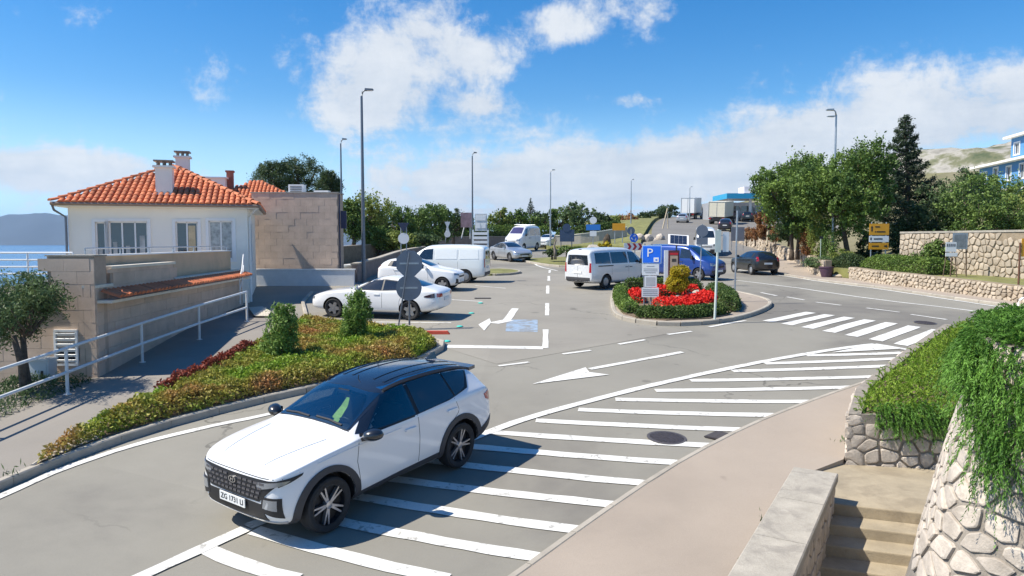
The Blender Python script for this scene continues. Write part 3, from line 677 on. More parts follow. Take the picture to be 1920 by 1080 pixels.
# ------------------------------------------------------------------ rubble stone walls: every stone a part
def voronoi(U, V, nu, nv, jit=.36, seed=1, stretch=1.0):
    rnd = random.Random(seed); pts = []; du, dv = U / nu, V / nv
    for j in range(-1, nv + 1):
        for i in range(-1, nu + 1):
            pts.append(((i + .5 + (.5 if j % 2 else 0) * .6 + rnd.uniform(-jit, jit)) * du, (j + .5 + rnd.uniform(-jit, jit)) * dv))
    cells = []
    A = np.array(pts)
    for k, p in enumerate(pts):
        if not (-.02 * U <= p[0] <= U * 1.02 and 0 <= p[1] <= V): continue
        poly = [(0, 0), (U, 0), (U, V), (0, V)]
        idx = np.argsort(((A - A[k]) ** 2).sum(1))[1:16]
        for j in idx:
            q = pts[j]; mx, my = (p[0] + q[0]) / 2, (p[1] + q[1]) / 2; nx, ny = q[0] - p[0], q[1] - p[1]; out = []
            for a, b_ in zip(poly, poly[1:] + poly[:1]):
                da = (a[0] - mx) * nx + (a[1] - my) * ny; db = (b_[0] - mx) * nx + (b_[1] - my) * ny
                if da <= 0: out.append(a)
                if da * db < 0: t = da / (da - db); out.append((a[0] + (b_[0] - a[0]) * t, a[1] + (b_[1] - a[1]) * t))
            poly = out
            if len(poly) < 3: break
        if len(poly) >= 3: cells.append(poly)
    return cells
def round_poly(poly, gap):
    # merge tiny edges, inset towards the centroid by the joint, clip the corners
    cx = sum(p[0] for p in poly) / len(poly); cy = sum(p[1] for p in poly) / len(poly)
    q = []
    for p in poly:
        if not q or math.dist(p, q[-1]) > gap * 1.2: q.append(p)
    if len(q) > 2 and math.dist(q[0], q[-1]) < gap * 1.2: q.pop()
    if len(q) < 3: return None
    ins = []
    for p in q:
        d = math.dist(p, (cx, cy)); f = max(.3, (d - gap * random.uniform(.9, 1.5)) / max(d, 1e-6)); ins.append((cx + (p[0] - cx) * f, cy + (p[1] - cy) * f))
    out = []
    for a, b_ in zip(ins, ins[1:] + ins[:1]):
        c_ = random.uniform(.06, .2); out += [(a[0] * (1 - c_) + b_[0] * c_, a[1] * (1 - c_) + b_[1] * c_), (a[0] * c_ + b_[0] * (1 - c_), a[1] * c_ + b_[1] * (1 - c_))]
    return out, (cx, cy)
def stones(parent, U, V, nu, nv, mapf, m, gap=.018, depth=.05, seed=1, limit=300, skip=None, jit=.36, name='stone'):
    cells = voronoi(U, V, nu, nv, jit, seed); n = 0
    for poly in cells:
        r = round_poly(poly, gap)
        if r is None: continue
        p, c = r
        if skip and skip(*c): continue
        if n >= limit: break
        k = len(p); h = depth * random.uniform(.65, 1.35); tilt = (random.uniform(-.25, .25), random.uniform(-.25, .25)); size = max(math.dist(a, c) for a in p)
        def hh(a, f): return h * f * (1 + ((a[0] - c[0]) * tilt[0] + (a[1] - c[1]) * tilt[1]) / size)
        rings = []
        for (s, f) in ((1.0, -.4), (.975, .72), (.86, .98)):
            rings.append([mapf(c[0] + (a[0] - c[0]) * s, c[1] + (a[1] - c[1]) * s, hh(a, f) if f > 0 else -.02) for a in p])
        cen = mapf(c[0], c[1], h * 1.05)
        vs = [v - cen for ring in rings for v in ring] + [Vector((0, 0, 0))]
        fs = [(i, (i + 1) % k, k + (i + 1) % k, k + i) for i in range(k)] + [(k + i, k + (i + 1) % k, 2 * k + (i + 1) % k, 2 * k + i) for i in range(k)] + [(2 * k + i, 2 * k + (i + 1) % k, 3 * k) for i in range(k)]
        b = MB(); b.add(vs, fs); me = b.mesh(name, smooth=True, angle=26); me.materials.append(m)
        o = link(bpy.data.objects.new(name, me)); o.location = cen; o.parent = parent; n += 1
    return n
def polymap(pts, z0f, hf=None, batter=0.0, ztop=None):
    """(u,v,h)->world for a wall following plan points; outward = right of travel"""
    pts = [Vector(p[:2]) for p in pts]; L = [0]
    for a, b_ in zip(pts, pts[1:]): L.append(L[-1] + (b_ - a).length)
    def f(u, v, h):
        u = min(max(u, 0), L[-1] - 1e-6); i = max(0, min(len(pts) - 2, int(np.searchsorted(L, u, 'right')) - 1))
        t = (u - L[i]) / (L[i + 1] - L[i]); p = pts[i].lerp(pts[i + 1], t)
        def nrm(j): d = (pts[min(j + 1, len(pts) - 1)] - pts[max(j - 1, 0)]).normalized(); return Vector((d.y, -d.x))
        n = nrm(i).lerp(nrm(i + 1), t).normalized(); z = z0f(p.x, p.y) + v
        q = h + (batter * (ztop - z) if ztop is not None else 0)
        return Vector((p.x + n.x * q, p.y + n.y * q, z))
    return f, L[-1]
def surf(name, mapf, U, V, m, parent, nu=24, nv=6, h=0.0, thick=None, top=None):
    """the mortar face behind the stones (and the wall's top)"""
    b = MB(); vs = [mapf(U * i / nu, V * j / nv, h) for j in range(nv + 1) for i in range(nu + 1)]
    fs = [(j * (nu + 1) + i, j * (nu + 1) + i + 1, (j + 1) * (nu + 1) + i + 1, (j + 1) * (nu + 1) + i) for j in range(nv) for i in range(nu)]
    if thick:
        base = len(vs); vs += [mapf(U * i / nu, V, h - thick) for i in range(nu + 1)] + [mapf(U * i / nu, 0, h - thick) for i in range(nu + 1)]
        for i in range(nu):
            fs.append((nv * (nu + 1) + i, nv * (nu + 1) + i + 1, base + i + 1, base + i)); fs.append((base + i, base + i + 1, base + nu + 1 + i + 1, base + nu + 1 + i))
        fs.append(tuple([j * (nu + 1) for j in range(nv + 1)] + [base, base + nu + 1])); fs.append(tuple([j * (nu + 1) + nu for j in range(nv + 1)] + [base + nu, base + 2 * nu + 1]))
    b.add(vs, fs); o = b.build(name, m, parent); return o
# ------------------------------------------------------------------ vehicles: lofted bodies with fitted glass, lamps and trim
def loft_mesh(ST, axles, r_arch, width, level=2):
    """ST rows: x, zb, wb, wm, zm, ws, zs, wr, zr, zc"""
    rings = []
    for (x, zb, wb, wm, zm, ws, zs, wr, zr, zc) in ST:
        half = [(wb * .55, zb), (wb, zb + .03), (wm * .99, zb + (zm - zb) * .42), (wm, zm), (ws + (wm - ws) * .35, zm + (zs - zm) * .62), (ws, zs), (ws + (wr - ws) * .18, zs + (zr - zs) * .16),
                (ws + (wr - ws) * .85, zs + (zr - zs) * .82), (wr * .97, zr + (zc - zr) * .12), (wr * .62, zr + (zc - zr) * .72)]
        ring = [(x, 0, zb)] + [(x, y, z) for y, z in half] + [(x, 0, zc)] + [(x, -y, z) for y, z in reversed(half)]
        rings.append(ring)
    n = len(rings[0]); vs = [p for r in rings for p in r]
    fs = [(i * n + k, i * n + (k + 1) % n, (i + 1) * n + (k + 1) % n, (i + 1) * n + k) for i in range(len(rings) - 1) for k in range(n)]
    h = n // 2
    for base in (0, (len(rings) - 1) * n):      # end caps as strips across the car
        for k in range(h):
            a, b_, c, d = base + k, base + k + 1, base + (n - k - 1) % n, base + (n - k) % n
            q = [a, b_, c, d]; q = [v for i, v in enumerate(q) if v not in q[:i]]
            if len(q) >= 3: fs.append(tuple(q) if base else tuple(reversed(q)))
    me = bpy.data.meshes.new('body'); me.from_pydata(vs, [], fs); me.update()
    bm = bmesh.new(); bm.from_mesh(me); bmesh.ops.recalc_face_normals(bm, faces=bm.faces); bm.to_mesh(me); bm.free()
    o = link(bpy.data.objects.new('tmp', me)); s = o.modifiers.new('s', 'SUBSURF'); s.levels = level; s.render_levels = level
    cut = []
    for (ax, r) in axles:
        for sd in (1, -1):
            bm = bmesh.new(); bmesh.ops.create_cone(bm, cap_ends=True, segments=28, radius1=r_arch, radius2=r_arch, depth=.42, matrix=Matrix.Translation((ax, sd * (width - .05), r)) @ Matrix.Rotation(PI / 2, 4, 'X'))
            cm = bpy.data.meshes.new('c'); bm.to_mesh(cm); bm.free(); co = link(bpy.data.objects.new('tmpc', cm)); cut.append(co)
            md = o.modifiers.new('b', 'BOOLEAN'); md.operation = 'DIFFERENCE'; md.solver = 'EXACT'; md.object = co
    dg = bpy.context.evaluated_depsgraph_get(); new = bpy.data.meshes.new_from_object(o.evaluated_get(dg))
    for c in cut: bpy.data.objects.remove(c)
    bpy.data.objects.remove(o)
    return new
class Shell:
    """ray-casts fitted panels on a finished body"""
    def __init__(s, me):
        me.calc_loop_triangles(); s.b = BVHTree.FromPolygons([v.co for v in me.vertices], [tuple(t.vertices) for t in me.loop_triangles])
    def hit(s, kind, a, b_, sd):
        if kind == 'side': o, d = Vector((a, sd * 3, b_)), Vector((0, -sd, 0))
        elif kind == 'end': o, d = Vector((sd * 6, a, b_)), Vector((-sd, 0, 0))
        else: o, d = Vector((a, b_, 5)), Vector((0, 0, -1))
        p, n, i, t = s.b.ray_cast(o, d); return p, n
    def patch(s, name, kind, bot, top, m, parent, sd=1, off=.006, nu=10, nv=4, smooth=True):
        """panel between two outline curves (a,b pairs), laid on the body `off` proud with closed edges"""
        def samp(pl, n):
            pl = [Vector(p) for p in pl]; L = [0]
            for a, b_ in zip(pl, pl[1:]): L.append(L[-1] + (b_ - a).length)
            out = []
            for k in range(n + 1):
                d = L[-1] * k / n; i = max(0, min(len(pl) - 2, int(np.searchsorted(L, d)) - 1)); out.append(pl[i].lerp(pl[i + 1], (d - L[i]) / max(1e-9, L[i + 1] - L[i])))
            return out
        B, T = samp(bot, nu), samp(top, nu); P = []; last = None
        for j in range(nv + 1):
            for i in range(nu + 1):
                q = B[i].lerp(T[i], j / nv); p, n = s.hit(kind, q.x, q.y, sd)
                if p is None: p, n = (last if last else (Vector((0, 0, 0)), Vector((0, 0, 1))))
                ax = {'side': Vector((0, sd, 0)), 'end': Vector((sd, 0, 0)), 'top': Vector((0, 0, 1))}[kind]
                if n.dot(ax) < 0: n = -n
                last = (p, n); P.append((p, (n * .8 + ax * .2).normalized()))
        W = nu + 1; vs = [p + n * off for p, n in P]; fs = [(j * W + i, j * W + i + 1, (j + 1) * W + i + 1, (j + 1) * W + i) for j in range(nv) for i in range(nu)]
        bd = [i for i in range(W)] + [j * W + nu for j in range(1, nv + 1)] + [nv * W + i for i in range(nu - 1, -1, -1)] + [j * W for j in range(nv - 1, 0, -1)]
        base = len(vs); vs += [P[k][0] - P[k][1] * .012 for k in bd]; nb = len(bd)
        fs += [(bd[k], base + k, base + (k + 1) % nb, bd[(k + 1) % nb]) for k in range(nb)]
        mb = MB(); mb.add(vs, fs); o = mb.build(name, m, parent); flipfix(o)
        # make sure the outside faces out
        me = o.data
        if smooth: me.polygons.foreach_set('use_smooth', [True] * len(me.polygons)); me.set_sharp_from_angle(angle=R(40))
        c = me.polygons[0]; ref = P[0][1]
        if c.normal.dot(ref) < 0: me.flip_normals()
        return o
    def stripe(s, name, kind, pts, w, m, parent, sd=1, off=.004, nu=10):
        pts = [Vector(p) for p in pts]; l = offset(pts, w / 2) if len(pts) > 1 else pts; r = offset(pts, -w / 2)
        return s.patch(name, kind, r, l, m, parent, sd, off, nu, 1)
_wheel = {}
def wheel_meshes(r, w, style):
    k = (round(r, 3), style)
    if k in _wheel: return _wheel[k]
    X = Matrix.Rotation(-PI / 2, 4, 'X')     # axis z -> +y
    t = MB(); ri = r * (.735 if style == 'suv' else .68); t.lathe([(ri, -w * .42), (r * .9, -w * .5), (r * .975, -w * .44), (r, -w * .3), (r, w * .3), (r * .975, w * .44), (r * .9, w * .5), (ri, w * .42), (ri * .97, 0), (ri, -w * .42)], 32, X, caps=False)
    tm = t.mesh('tyre', smooth=True, angle=35); tm.materials.append(TYRE)
    b = MB(); b.lathe([(ri, w * .40), (ri * .94, w * .42), (ri * .92, w * .12), (ri * .3, w * .06), (.001, w * .06)], 28, X, mi=1, caps=False)
    ns = {'five': 5, 'multi': 10, 'steel': 0, 'suv': 5}[style]; mi = 0
    for q in range(ns):
        a = 2 * PI * q / ns + .3
        for s in ((-1, 1) if style == 'suv' else (0,)):
            M = X @ Matrix.Rotation(a + s * .15, 4, 'Z'); wd = ri * (.06 if style == 'suv' else .34 if style == 'five' else .13)
            b.add([M @ Vector(p) for p in ((ri * .16, -wd, w * .36), (ri * .16, wd, w * .36), (ri * .97, wd * .62, w * .41), (ri * .97, -wd * .62, w * .41), (ri * .16, -wd, w * .12), (ri * .16, wd, w * .12), (ri * .97, wd * .62, w * .2), (ri * .97, -wd * .62, w * .2))],
                  [(0, 3, 2, 1), (4, 5, 6, 7), (0, 1, 5, 4), (2, 3, 7, 6), (1, 2, 6, 5), (3, 0, 4, 7)], 0)
    b.lathe([(ri * .22, w * .1), (ri * .2, w * .40), (.001, w * .42)], 12, X, mi=0)
    if style == 'steel': b.lathe([(ri * .9, w * .3), (ri * .55, w * .42), (ri * .2, w * .36), (.001, w * .36)], 20, X, mi=0)
    rm = b.mesh('rim', smooth=True, angle=30); rm.materials.append(ALLOY if style != 'steel' else mat('hub cap silver', (.36, .37, .38), .4, .5)); rm.materials.append(BLACK)
    bm = bmesh.new(); bm.from_mesh(rm); bmesh.ops.recalc_face_normals(bm, faces=bm.faces); bm.to_mesh(rm); bm.free()
    _wheel[k] = (tm, rm); return _wheel[k]
def add_wheels(root, axles, track, w, style):
    for ax, r in axles:
        tm, rm = wheel_meshes(r, w, style)
        for sd in (1, -1):
            M = Matrix.Translation((ax, sd * track, r)) @ (Matrix.Identity(4) if sd > 0 else Matrix.Rotation(PI, 4, 'Z')) @ Matrix.Rotation(random.uniform(0, 1.2), 4, 'Y')
            o = inst('wheel', rm, root, M); inst('tyre', tm, o, Matrix.Identity(4))
def seat_on_ground(root, x, y, yaw, z=None, wb=1.3, tr=.75):
    f = Vector((math.cos(yaw), math.sin(yaw))); s = Vector((-f.y, f.x)); fn = (lambda a, b_: zf(a, b_)) if z is None else (lambda a, b_: z)
    p = Vector((x, y)); dzf = (fn(*(p + f * wb)) - fn(*(p - f * wb))) / (2 * wb); dzs = (fn(*(p + s * tr)) - fn(*(p - s * tr))) / (2 * tr)
    X = Vector((f.x, f.y, dzf)).normalized(); Y = Vector((s.x, s.y, dzs)); Y = (Y - X * Y.dot(X)).normalized(); Z = X.cross(Y)
    zc = (fn(*(p + f * wb)) + fn(*(p - f * wb)) + fn(*(p + s * tr)) + fn(*(p - s * tr))) / 4
    root.matrix_world = Matrix(((X.x, Y.x, Z.x, x), (X.y, Y.y, Z.y, y), (X.z, Y.z, Z.z, zc + .02), (0, 0, 0, 1)))
def text_mesh(txt, size, depth=.002):
    cu = bpy.data.curves.new('txt', 'FONT'); cu.body = txt; cu.size = size; cu.extrude = depth; cu.align_x = 'CENTER'; cu.align_y = 'CENTER'; cu.resolution_u = 2
    o = link(bpy.data.objects.new('txt', cu)); dg = bpy.context.evaluated_depsgraph_get(); me = bpy.data.meshes.new_from_object(o.evaluated_get(dg)); bpy.data.objects.remove(o); return me
def plate(root, x, z, front=True, txt=None, w=.52):
    s = 1 if front else -1
    b = MB(); b.box((0, 0, 0), (.012, w, .115)); o = b.build('number_plate', PLATE, root); o.location = (x, 0, z)
    if txt:
        me = text_mesh(txt, .1); me.materials.append(BLACK)
        t = link(bpy.data.objects.new('plate_lettering', me)); t.parent = o
        t.matrix_local = Matrix.Translation((s * .008, 0, 0)) @ Matrix(((0, 0, s, 0), (s, 0, 0, 0), (0, 1, 0, 0), (0, 0, 0, 1)))
    return o
BASES = {}
BASES['sedan'] = dict(ax=(1.40, -1.38), r=.335, arch=.40, w=.90, ST=[
    (2.34, .40, .55, .62, .55, .52, .66, .4, .68, .69), (2.22, .27, .74, .80, .55, .74, .72, .6, .76, .78), (1.88, .22, .82, .88, .58, .83, .83, .66, .87, .90), (1.38, .20, .84, .90, .60, .86, .90, .70, .94, .97),
    (.98, .20, .84, .90, .62, .86, .93, .72, .97, 1.01), (.80, .20, .84, .90, .62, .86, .935, .68, 1.01, 1.06), (-.05, .20, .84, .90, .63, .86, .95, .56, 1.37, 1.43), (-.55, .20, .84, .90, .63, .86, .96, .55, 1.41, 1.475),
    (-1.15, .20, .84, .90, .64, .87, .98, .54, 1.35, 1.41), (-1.85, .24, .82, .90, .66, .86, 1.0, .60, 1.09, 1.13), (-2.1, .28, .78, .88, .68, .82, 1.0, .62, 1.05, 1.07), (-2.33, .36, .70, .80, .68, .74, .96, .58, 1.0, 1.01), (-2.41, .42, .6, .70, .66, .64, .86, .48, .89, .89)],
    ws=((.66, 1.08), (-.06, 1.37), .60, .52), rw=((-1.80, 1.14), (-1.12, 1.375), .54, .50),
    side=[([(.55, 1.0), (-.36, 1.01)], [(-.02, 1.32), (-.36, 1.345)]), ([(-.42, 1.01), (-1.42, 1.05)], [(-.42, 1.345), (-1.12, 1.27)])],
    frame=([(.68, .985), (-.4, .985), (-1.62, 1.04)], [(.02, 1.345), (-.4, 1.375), (-1.22, 1.29)]),
    seams=[[(.62, .97), (.66, .35)], [(-.39, 1.0), (-.39, .32)], [(-1.30, 1.02), (-1.02, .7), (-1.0, .36)]], handles=[(-.20, .86), (-1.12, .89)],
    head=[(.45, .60), (.78, .64), (.76, .73), (.48, .66)], tail=[(.42, .80), (.76, .80), (.74, .93), (.44, .91)], pf=(2.37, .46), pr=(-2.43, .70))
BASES['hatch'] = dict(ax=(1.27, -1.26), r=.315, arch=.375, w=.86, ST=[
    (1.99, .36, .5, .6, .58, .5, .74, .4, .77, .78), (1.86, .25, .70, .78, .6, .72, .82, .6, .87, .89), (1.55, .21, .78, .84, .61, .79, .89, .64, .94, .97), (1.27, .2, .8, .86, .62, .82, .93, .66, .98, 1.01), (.88, .2, .8, .855, .64, .82, .97, .68, 1.03, 1.07),
    (.72, .2, .8, .855, .64, .82, .975, .66, 1.08, 1.12), (.0, .2, .8, .855, .65, .82, 1.0, .56, 1.40, 1.46), (-.6, .2, .8, .855, .65, .82, 1.02, .55, 1.43, 1.495), (-1.26, .22, .8, .86, .66, .83, 1.05, .54, 1.39, 1.455), (-1.66, .26, .78, .85, .68, .80, 1.06, .53, 1.31, 1.37),
    (-1.83, .3, .74, .83, .68, .77, 1.04, .60, 1.10, 1.12), (-1.95, .38, .64, .75, .66, .68, .92, .52, .96, .97)],
    ws=((.60, 1.13), (.0, 1.40), .58, .50), rw=((-1.86, 1.08), (-1.70, 1.34), .55, .48),
    side=[([(.50, 1.03), (-.30, 1.05)], [(.04, 1.34), (-.30, 1.37)]), ([(-.36, 1.05), (-1.20, 1.10)], [(-.36, 1.37), (-1.15, 1.335)])],
    frame=([(.60, 1.01), (-.3, 1.03), (-1.42, 1.11)], [(.07, 1.365), (-.3, 1.395), (-1.30, 1.35)]),
    seams=[[(.55, 1.0), (.62, .36)], [(-.33, 1.04), (-.33, .33)], [(-1.15, 1.06), (-.92, .7), (-.9, .36)]], handles=[(-.16, .9), (-.95, .94)],
    head=[(.42, .70), (.73, .74), (.70, .84), (.45, .78)], tail=[(.60, .86), (.76, .86), (.70, 1.12), (.60, 1.12)], pf=(2.01, .46), pr=(-1.97, .72))
BASES['van'] = dict(ax=(1.58, -1.42), r=.335, arch=.40, w=.95, ST=[
    (2.42, .36, .6, .7, .6, .6, .84, .5, .88, .90), (2.28, .26, .8, .86, .62, .8, .97, .68, 1.02, 1.05), (1.92, .22, .88, .94, .66, .88, 1.08, .76, 1.14, 1.19), (1.62, .22, .9, .95, .68, .9, 1.13, .77, 1.27, 1.33), (.85, .22, .9, .95, .7, .91, 1.18, .71, 1.80, 1.89), (.45, .22, .9, .95, .72, .91, 1.2, .72, 1.88, 1.955),
    (-.5, .22, .9, .95, .72, .91, 1.2, .73, 1.90, 1.975), (-1.42, .22, .9, .95, .72, .91, 1.2, .73, 1.89, 1.97), (-2.2, .26, .9, .94, .72, .9, 1.2, .73, 1.86, 1.94), (-2.42, .32, .85, .89, .72, .85, 1.2, .71, 1.78, 1.84), (-2.48, .4, .80, .84, .7, .8, 1.18, .69, 1.62, 1.66)],
    ws=((1.5, 1.34), (.85, 1.80), .66, .58), rw=((-2.48, 1.15), (-2.44, 1.62), .66, .60),
    side=[([(1.22, 1.20), (.35, 1.20)], [(.88, 1.70), (.35, 1.74)]), ([(.22, 1.20), (-1.0, 1.20)], [(.22, 1.74), (-1.0, 1.74)]), ([(-1.08, 1.20), (-2.18, 1.22)], [(-1.08, 1.74), (-2.14, 1.72)])],
    frame=None, seams=[[(1.30, 1.15), (1.25, .40)], [(.28, 1.80), (.28, .33)], [(-1.04, 1.80), (-1.0, .34)]], handles=[(.45, 1.0), (.12, 1.0)],
    head=[(.48, .78), (.80, .82), (.78, .98), (.50, .93)], tail=[(.72, .80), (.84, .80), (.82, 1.25), (.74, 1.25)], pf=(2.44, .52), pr=(-2.50, .80))
BASES['estate_suv'] = dict(BASES['hatch'])
def vehicle(base, name, label, cat, x, y, yaw, pm, sx=1.0, sy=1.0, sz=1.0, z=None, style='five', windows='all', group=None, plates=(None, None), bump_m=None, detail=True, wsm=None, steps=()):
    B = BASES[base]; ax = [a * sx for a in B['ax']]; r = B['r'] * (.5 + .5 * sz)
    ST = [(s[0] * sx, s[1], s[2] * sy, s[3] * sy, s[4] * sz, s[5] * sy, s[6] * sz, s[7] * sy, s[8] * sz, s[9] * sz) for s in B['ST']]
    axles = [(a, r) for a in ax]; me = loft_mesh(ST, axles, B['arch'] * (r / B['r']), B['w'] * sy)
    root = thing(name, label, cat, (0, 0, 0), 0, group)
    me.polygons.foreach_set('use_smooth', [True] * len(me.polygons)); me.set_sharp_from_angle(angle=R(38))
    me.materials.clear(); me.materials.append(pm); me.materials.append(BLACK)
    ra = B['arch'] * (r / B['r'])
    for p in me.polygons:
        c = p.center
        if any((c.x - a) ** 2 + (c.z - r) ** 2 < (ra * 1.004) ** 2 for a in ax) or c.z < .24: p.material_index = 1
    body = mobj('body', me, None, root)
    S = Shell(me)
    sc2 = lambda L: [(a * sx, b_ * sz) for a, b_ in L]
    g1 = wsm or GLASS
    (x0, zz0), (x1, zz1), w0, w1 = B['ws']; w0 *= sy; w1 *= sy
    S.patch('windscreen', 'end', [(-w0, zz0 * sz), (w0, zz0 * sz)], [(-w1, zz1 * sz), (0, (zz1 + .02) * sz), (w1, zz1 * sz)], g1, body, 1, .006, 12, 5)
    if windows != 'panel':
        (x0, zz0), (x1, zz1), w0, w1 = B['rw']; w0 *= sy; w1 *= sy
        S.patch('rear_window', 'end', [(-w0, zz0 * sz), (w0, zz0 * sz)], [(-w1, zz1 * sz), (0, (zz1 + .01) * sz), (w1, zz1 * sz)], GLASS, body, -1, .006, 10, 4)
    else:
        for s in (1, -1): S.patch('rear_window', 'end', [(s * .10, 1.22 * sz), (s * .62 * sy, 1.22 * sz)], [(s * .10, 1.62 * sz), (s * .58 * sy, 1.62 * sz)], GLASS, body, -1, .006, 6, 3)
    for sd in (1, -1):
        if B['frame'] and detail:
            S.patch('window_surround', 'side', sc2(B['frame'][0]), sc2(B['frame'][1]), BLACK, body, sd, .004, 14, 4)
        for i, (bt, tp) in enumerate(B['side']):
            if windows == 'panel' and i > 0:
                S.patch('pressed_panel', 'side', sc2([(bt[0][0] - .03, bt[0][1] + .02), (bt[1][0] + .03, bt[1][1] + .02)]), sc2([(tp[0][0] - .03, tp[0][1] - .02), (tp[1][0] + .03, tp[1][1] - .02)]), pm, body, sd, .012, 6, 3); continue
            S.patch('side_window', 'side', sc2(bt), sc2(tp), GLASS, body, sd, .009, 8, 4)
        if detail:
            for sm in B['seams']: S.stripe('door_seam', 'side', sc2(sm), .010, DGREY, body, sd, .0015, 8)
            for (hx, hz) in B['handles']: S.patch('door_handle', 'side', sc2([(hx - .10, hz - .016), (hx + .10, hz - .016)]), sc2([(hx - .10, hz + .016), (hx + .10, hz + .016)]), pm if base != 'van' else DGREY, body, sd, .022, 4, 1)
            b = MB(); q = B['side'][0][0][0]; mx, mz = q[0] * sx, q[1] * sz; p, n = S.hit('side', mx, mz, sd); yy = abs(p.y) if p else .8
            b.box((mx - .02, sd * (yy + .11), mz + .06), (.11, .17, .14 if base != 'van' else .24), taper=.85); b.bar((mx - .02, sd * yy * .97, mz + .02), (mx - .02, sd * (yy + .06), mz + .03), .05, .03)
            b.build('wing_mirror', pm if base != 'van' else BLACK, body, smooth=False)
            ra_ = ra
            S.patch('sill', 'side', [(ax[0] - ra_ - .02, .24), (ax[1] + ra_ + .02, .24)], [(ax[0] - ra_ - .02, .33), (ax[1] + ra_ + .02, .33)], bump_m or pm, body, sd, .008, 6, 1)
        h = [(a * sy, c * sz) for a, c in B['head']]
        S.patch('headlight', 'end', [(sd * h[0][0], h[0][1]), (sd * h[1][0], h[1][1])], [(sd * h[3][0], h[3][1]), (sd * h[2][0], h[2][1])], HEADL, body, 1, .008, 6, 2)
        h = [(a * sy, c * sz) for a, c in B['tail']]
        S.patch('tail_light', 'end', [(sd * h[0][0], h[0][1]), (sd * h[1][0], h[1][1])], [(sd * h[3][0], h[3][1]), (sd * h[2][0], h[2][1])], REDL, body, -1, .008, 5, 3)
    hz = (B['head'][0][1] - .06) * sz
    S.patch('grille', 'end', [(-.42 * sy, hz - .02), (.42 * sy, hz - .02)], [(-.40 * sy, hz + .06), (.40 * sy, hz + .06)], BLACK, body, 1, .006, 8, 2)
    S.patch('lower_grille', 'end', [(-.55 * sy, .30), (.55 * sy, .30)], [(-.5 * sy, .40), (.5 * sy, .40)], BLACK, body, 1, .006, 8, 2)
    if bump_m:
        for s in (1, -1): S.patch('bumper', 'end', [(-.76 * sy, .34), (.76 * sy, .34)], [(-.76 * sy, .56 * sz), (.76 * sy, .56 * sz)], bump_m, body, s, .012, 12, 3)
    fx, fz = B['pf']; rx, rz = B['pr']
    p, n = S.hit('end', 0, fz * sz, 1); plate(root, p.x + .012, fz * sz, True, plates[0])
    p, n = S.hit('end', 0, rz * sz, -1); plate(root, p.x - .012, rz * sz, False, plates[1])
    add_wheels(root, axles, B['w'] * sy - .125, .215, style)
    for fn in steps: fn(S, body, root)
    seat_on_ground(root, x, y, yaw, z, wb=ax[0], tr=.75)
    return root

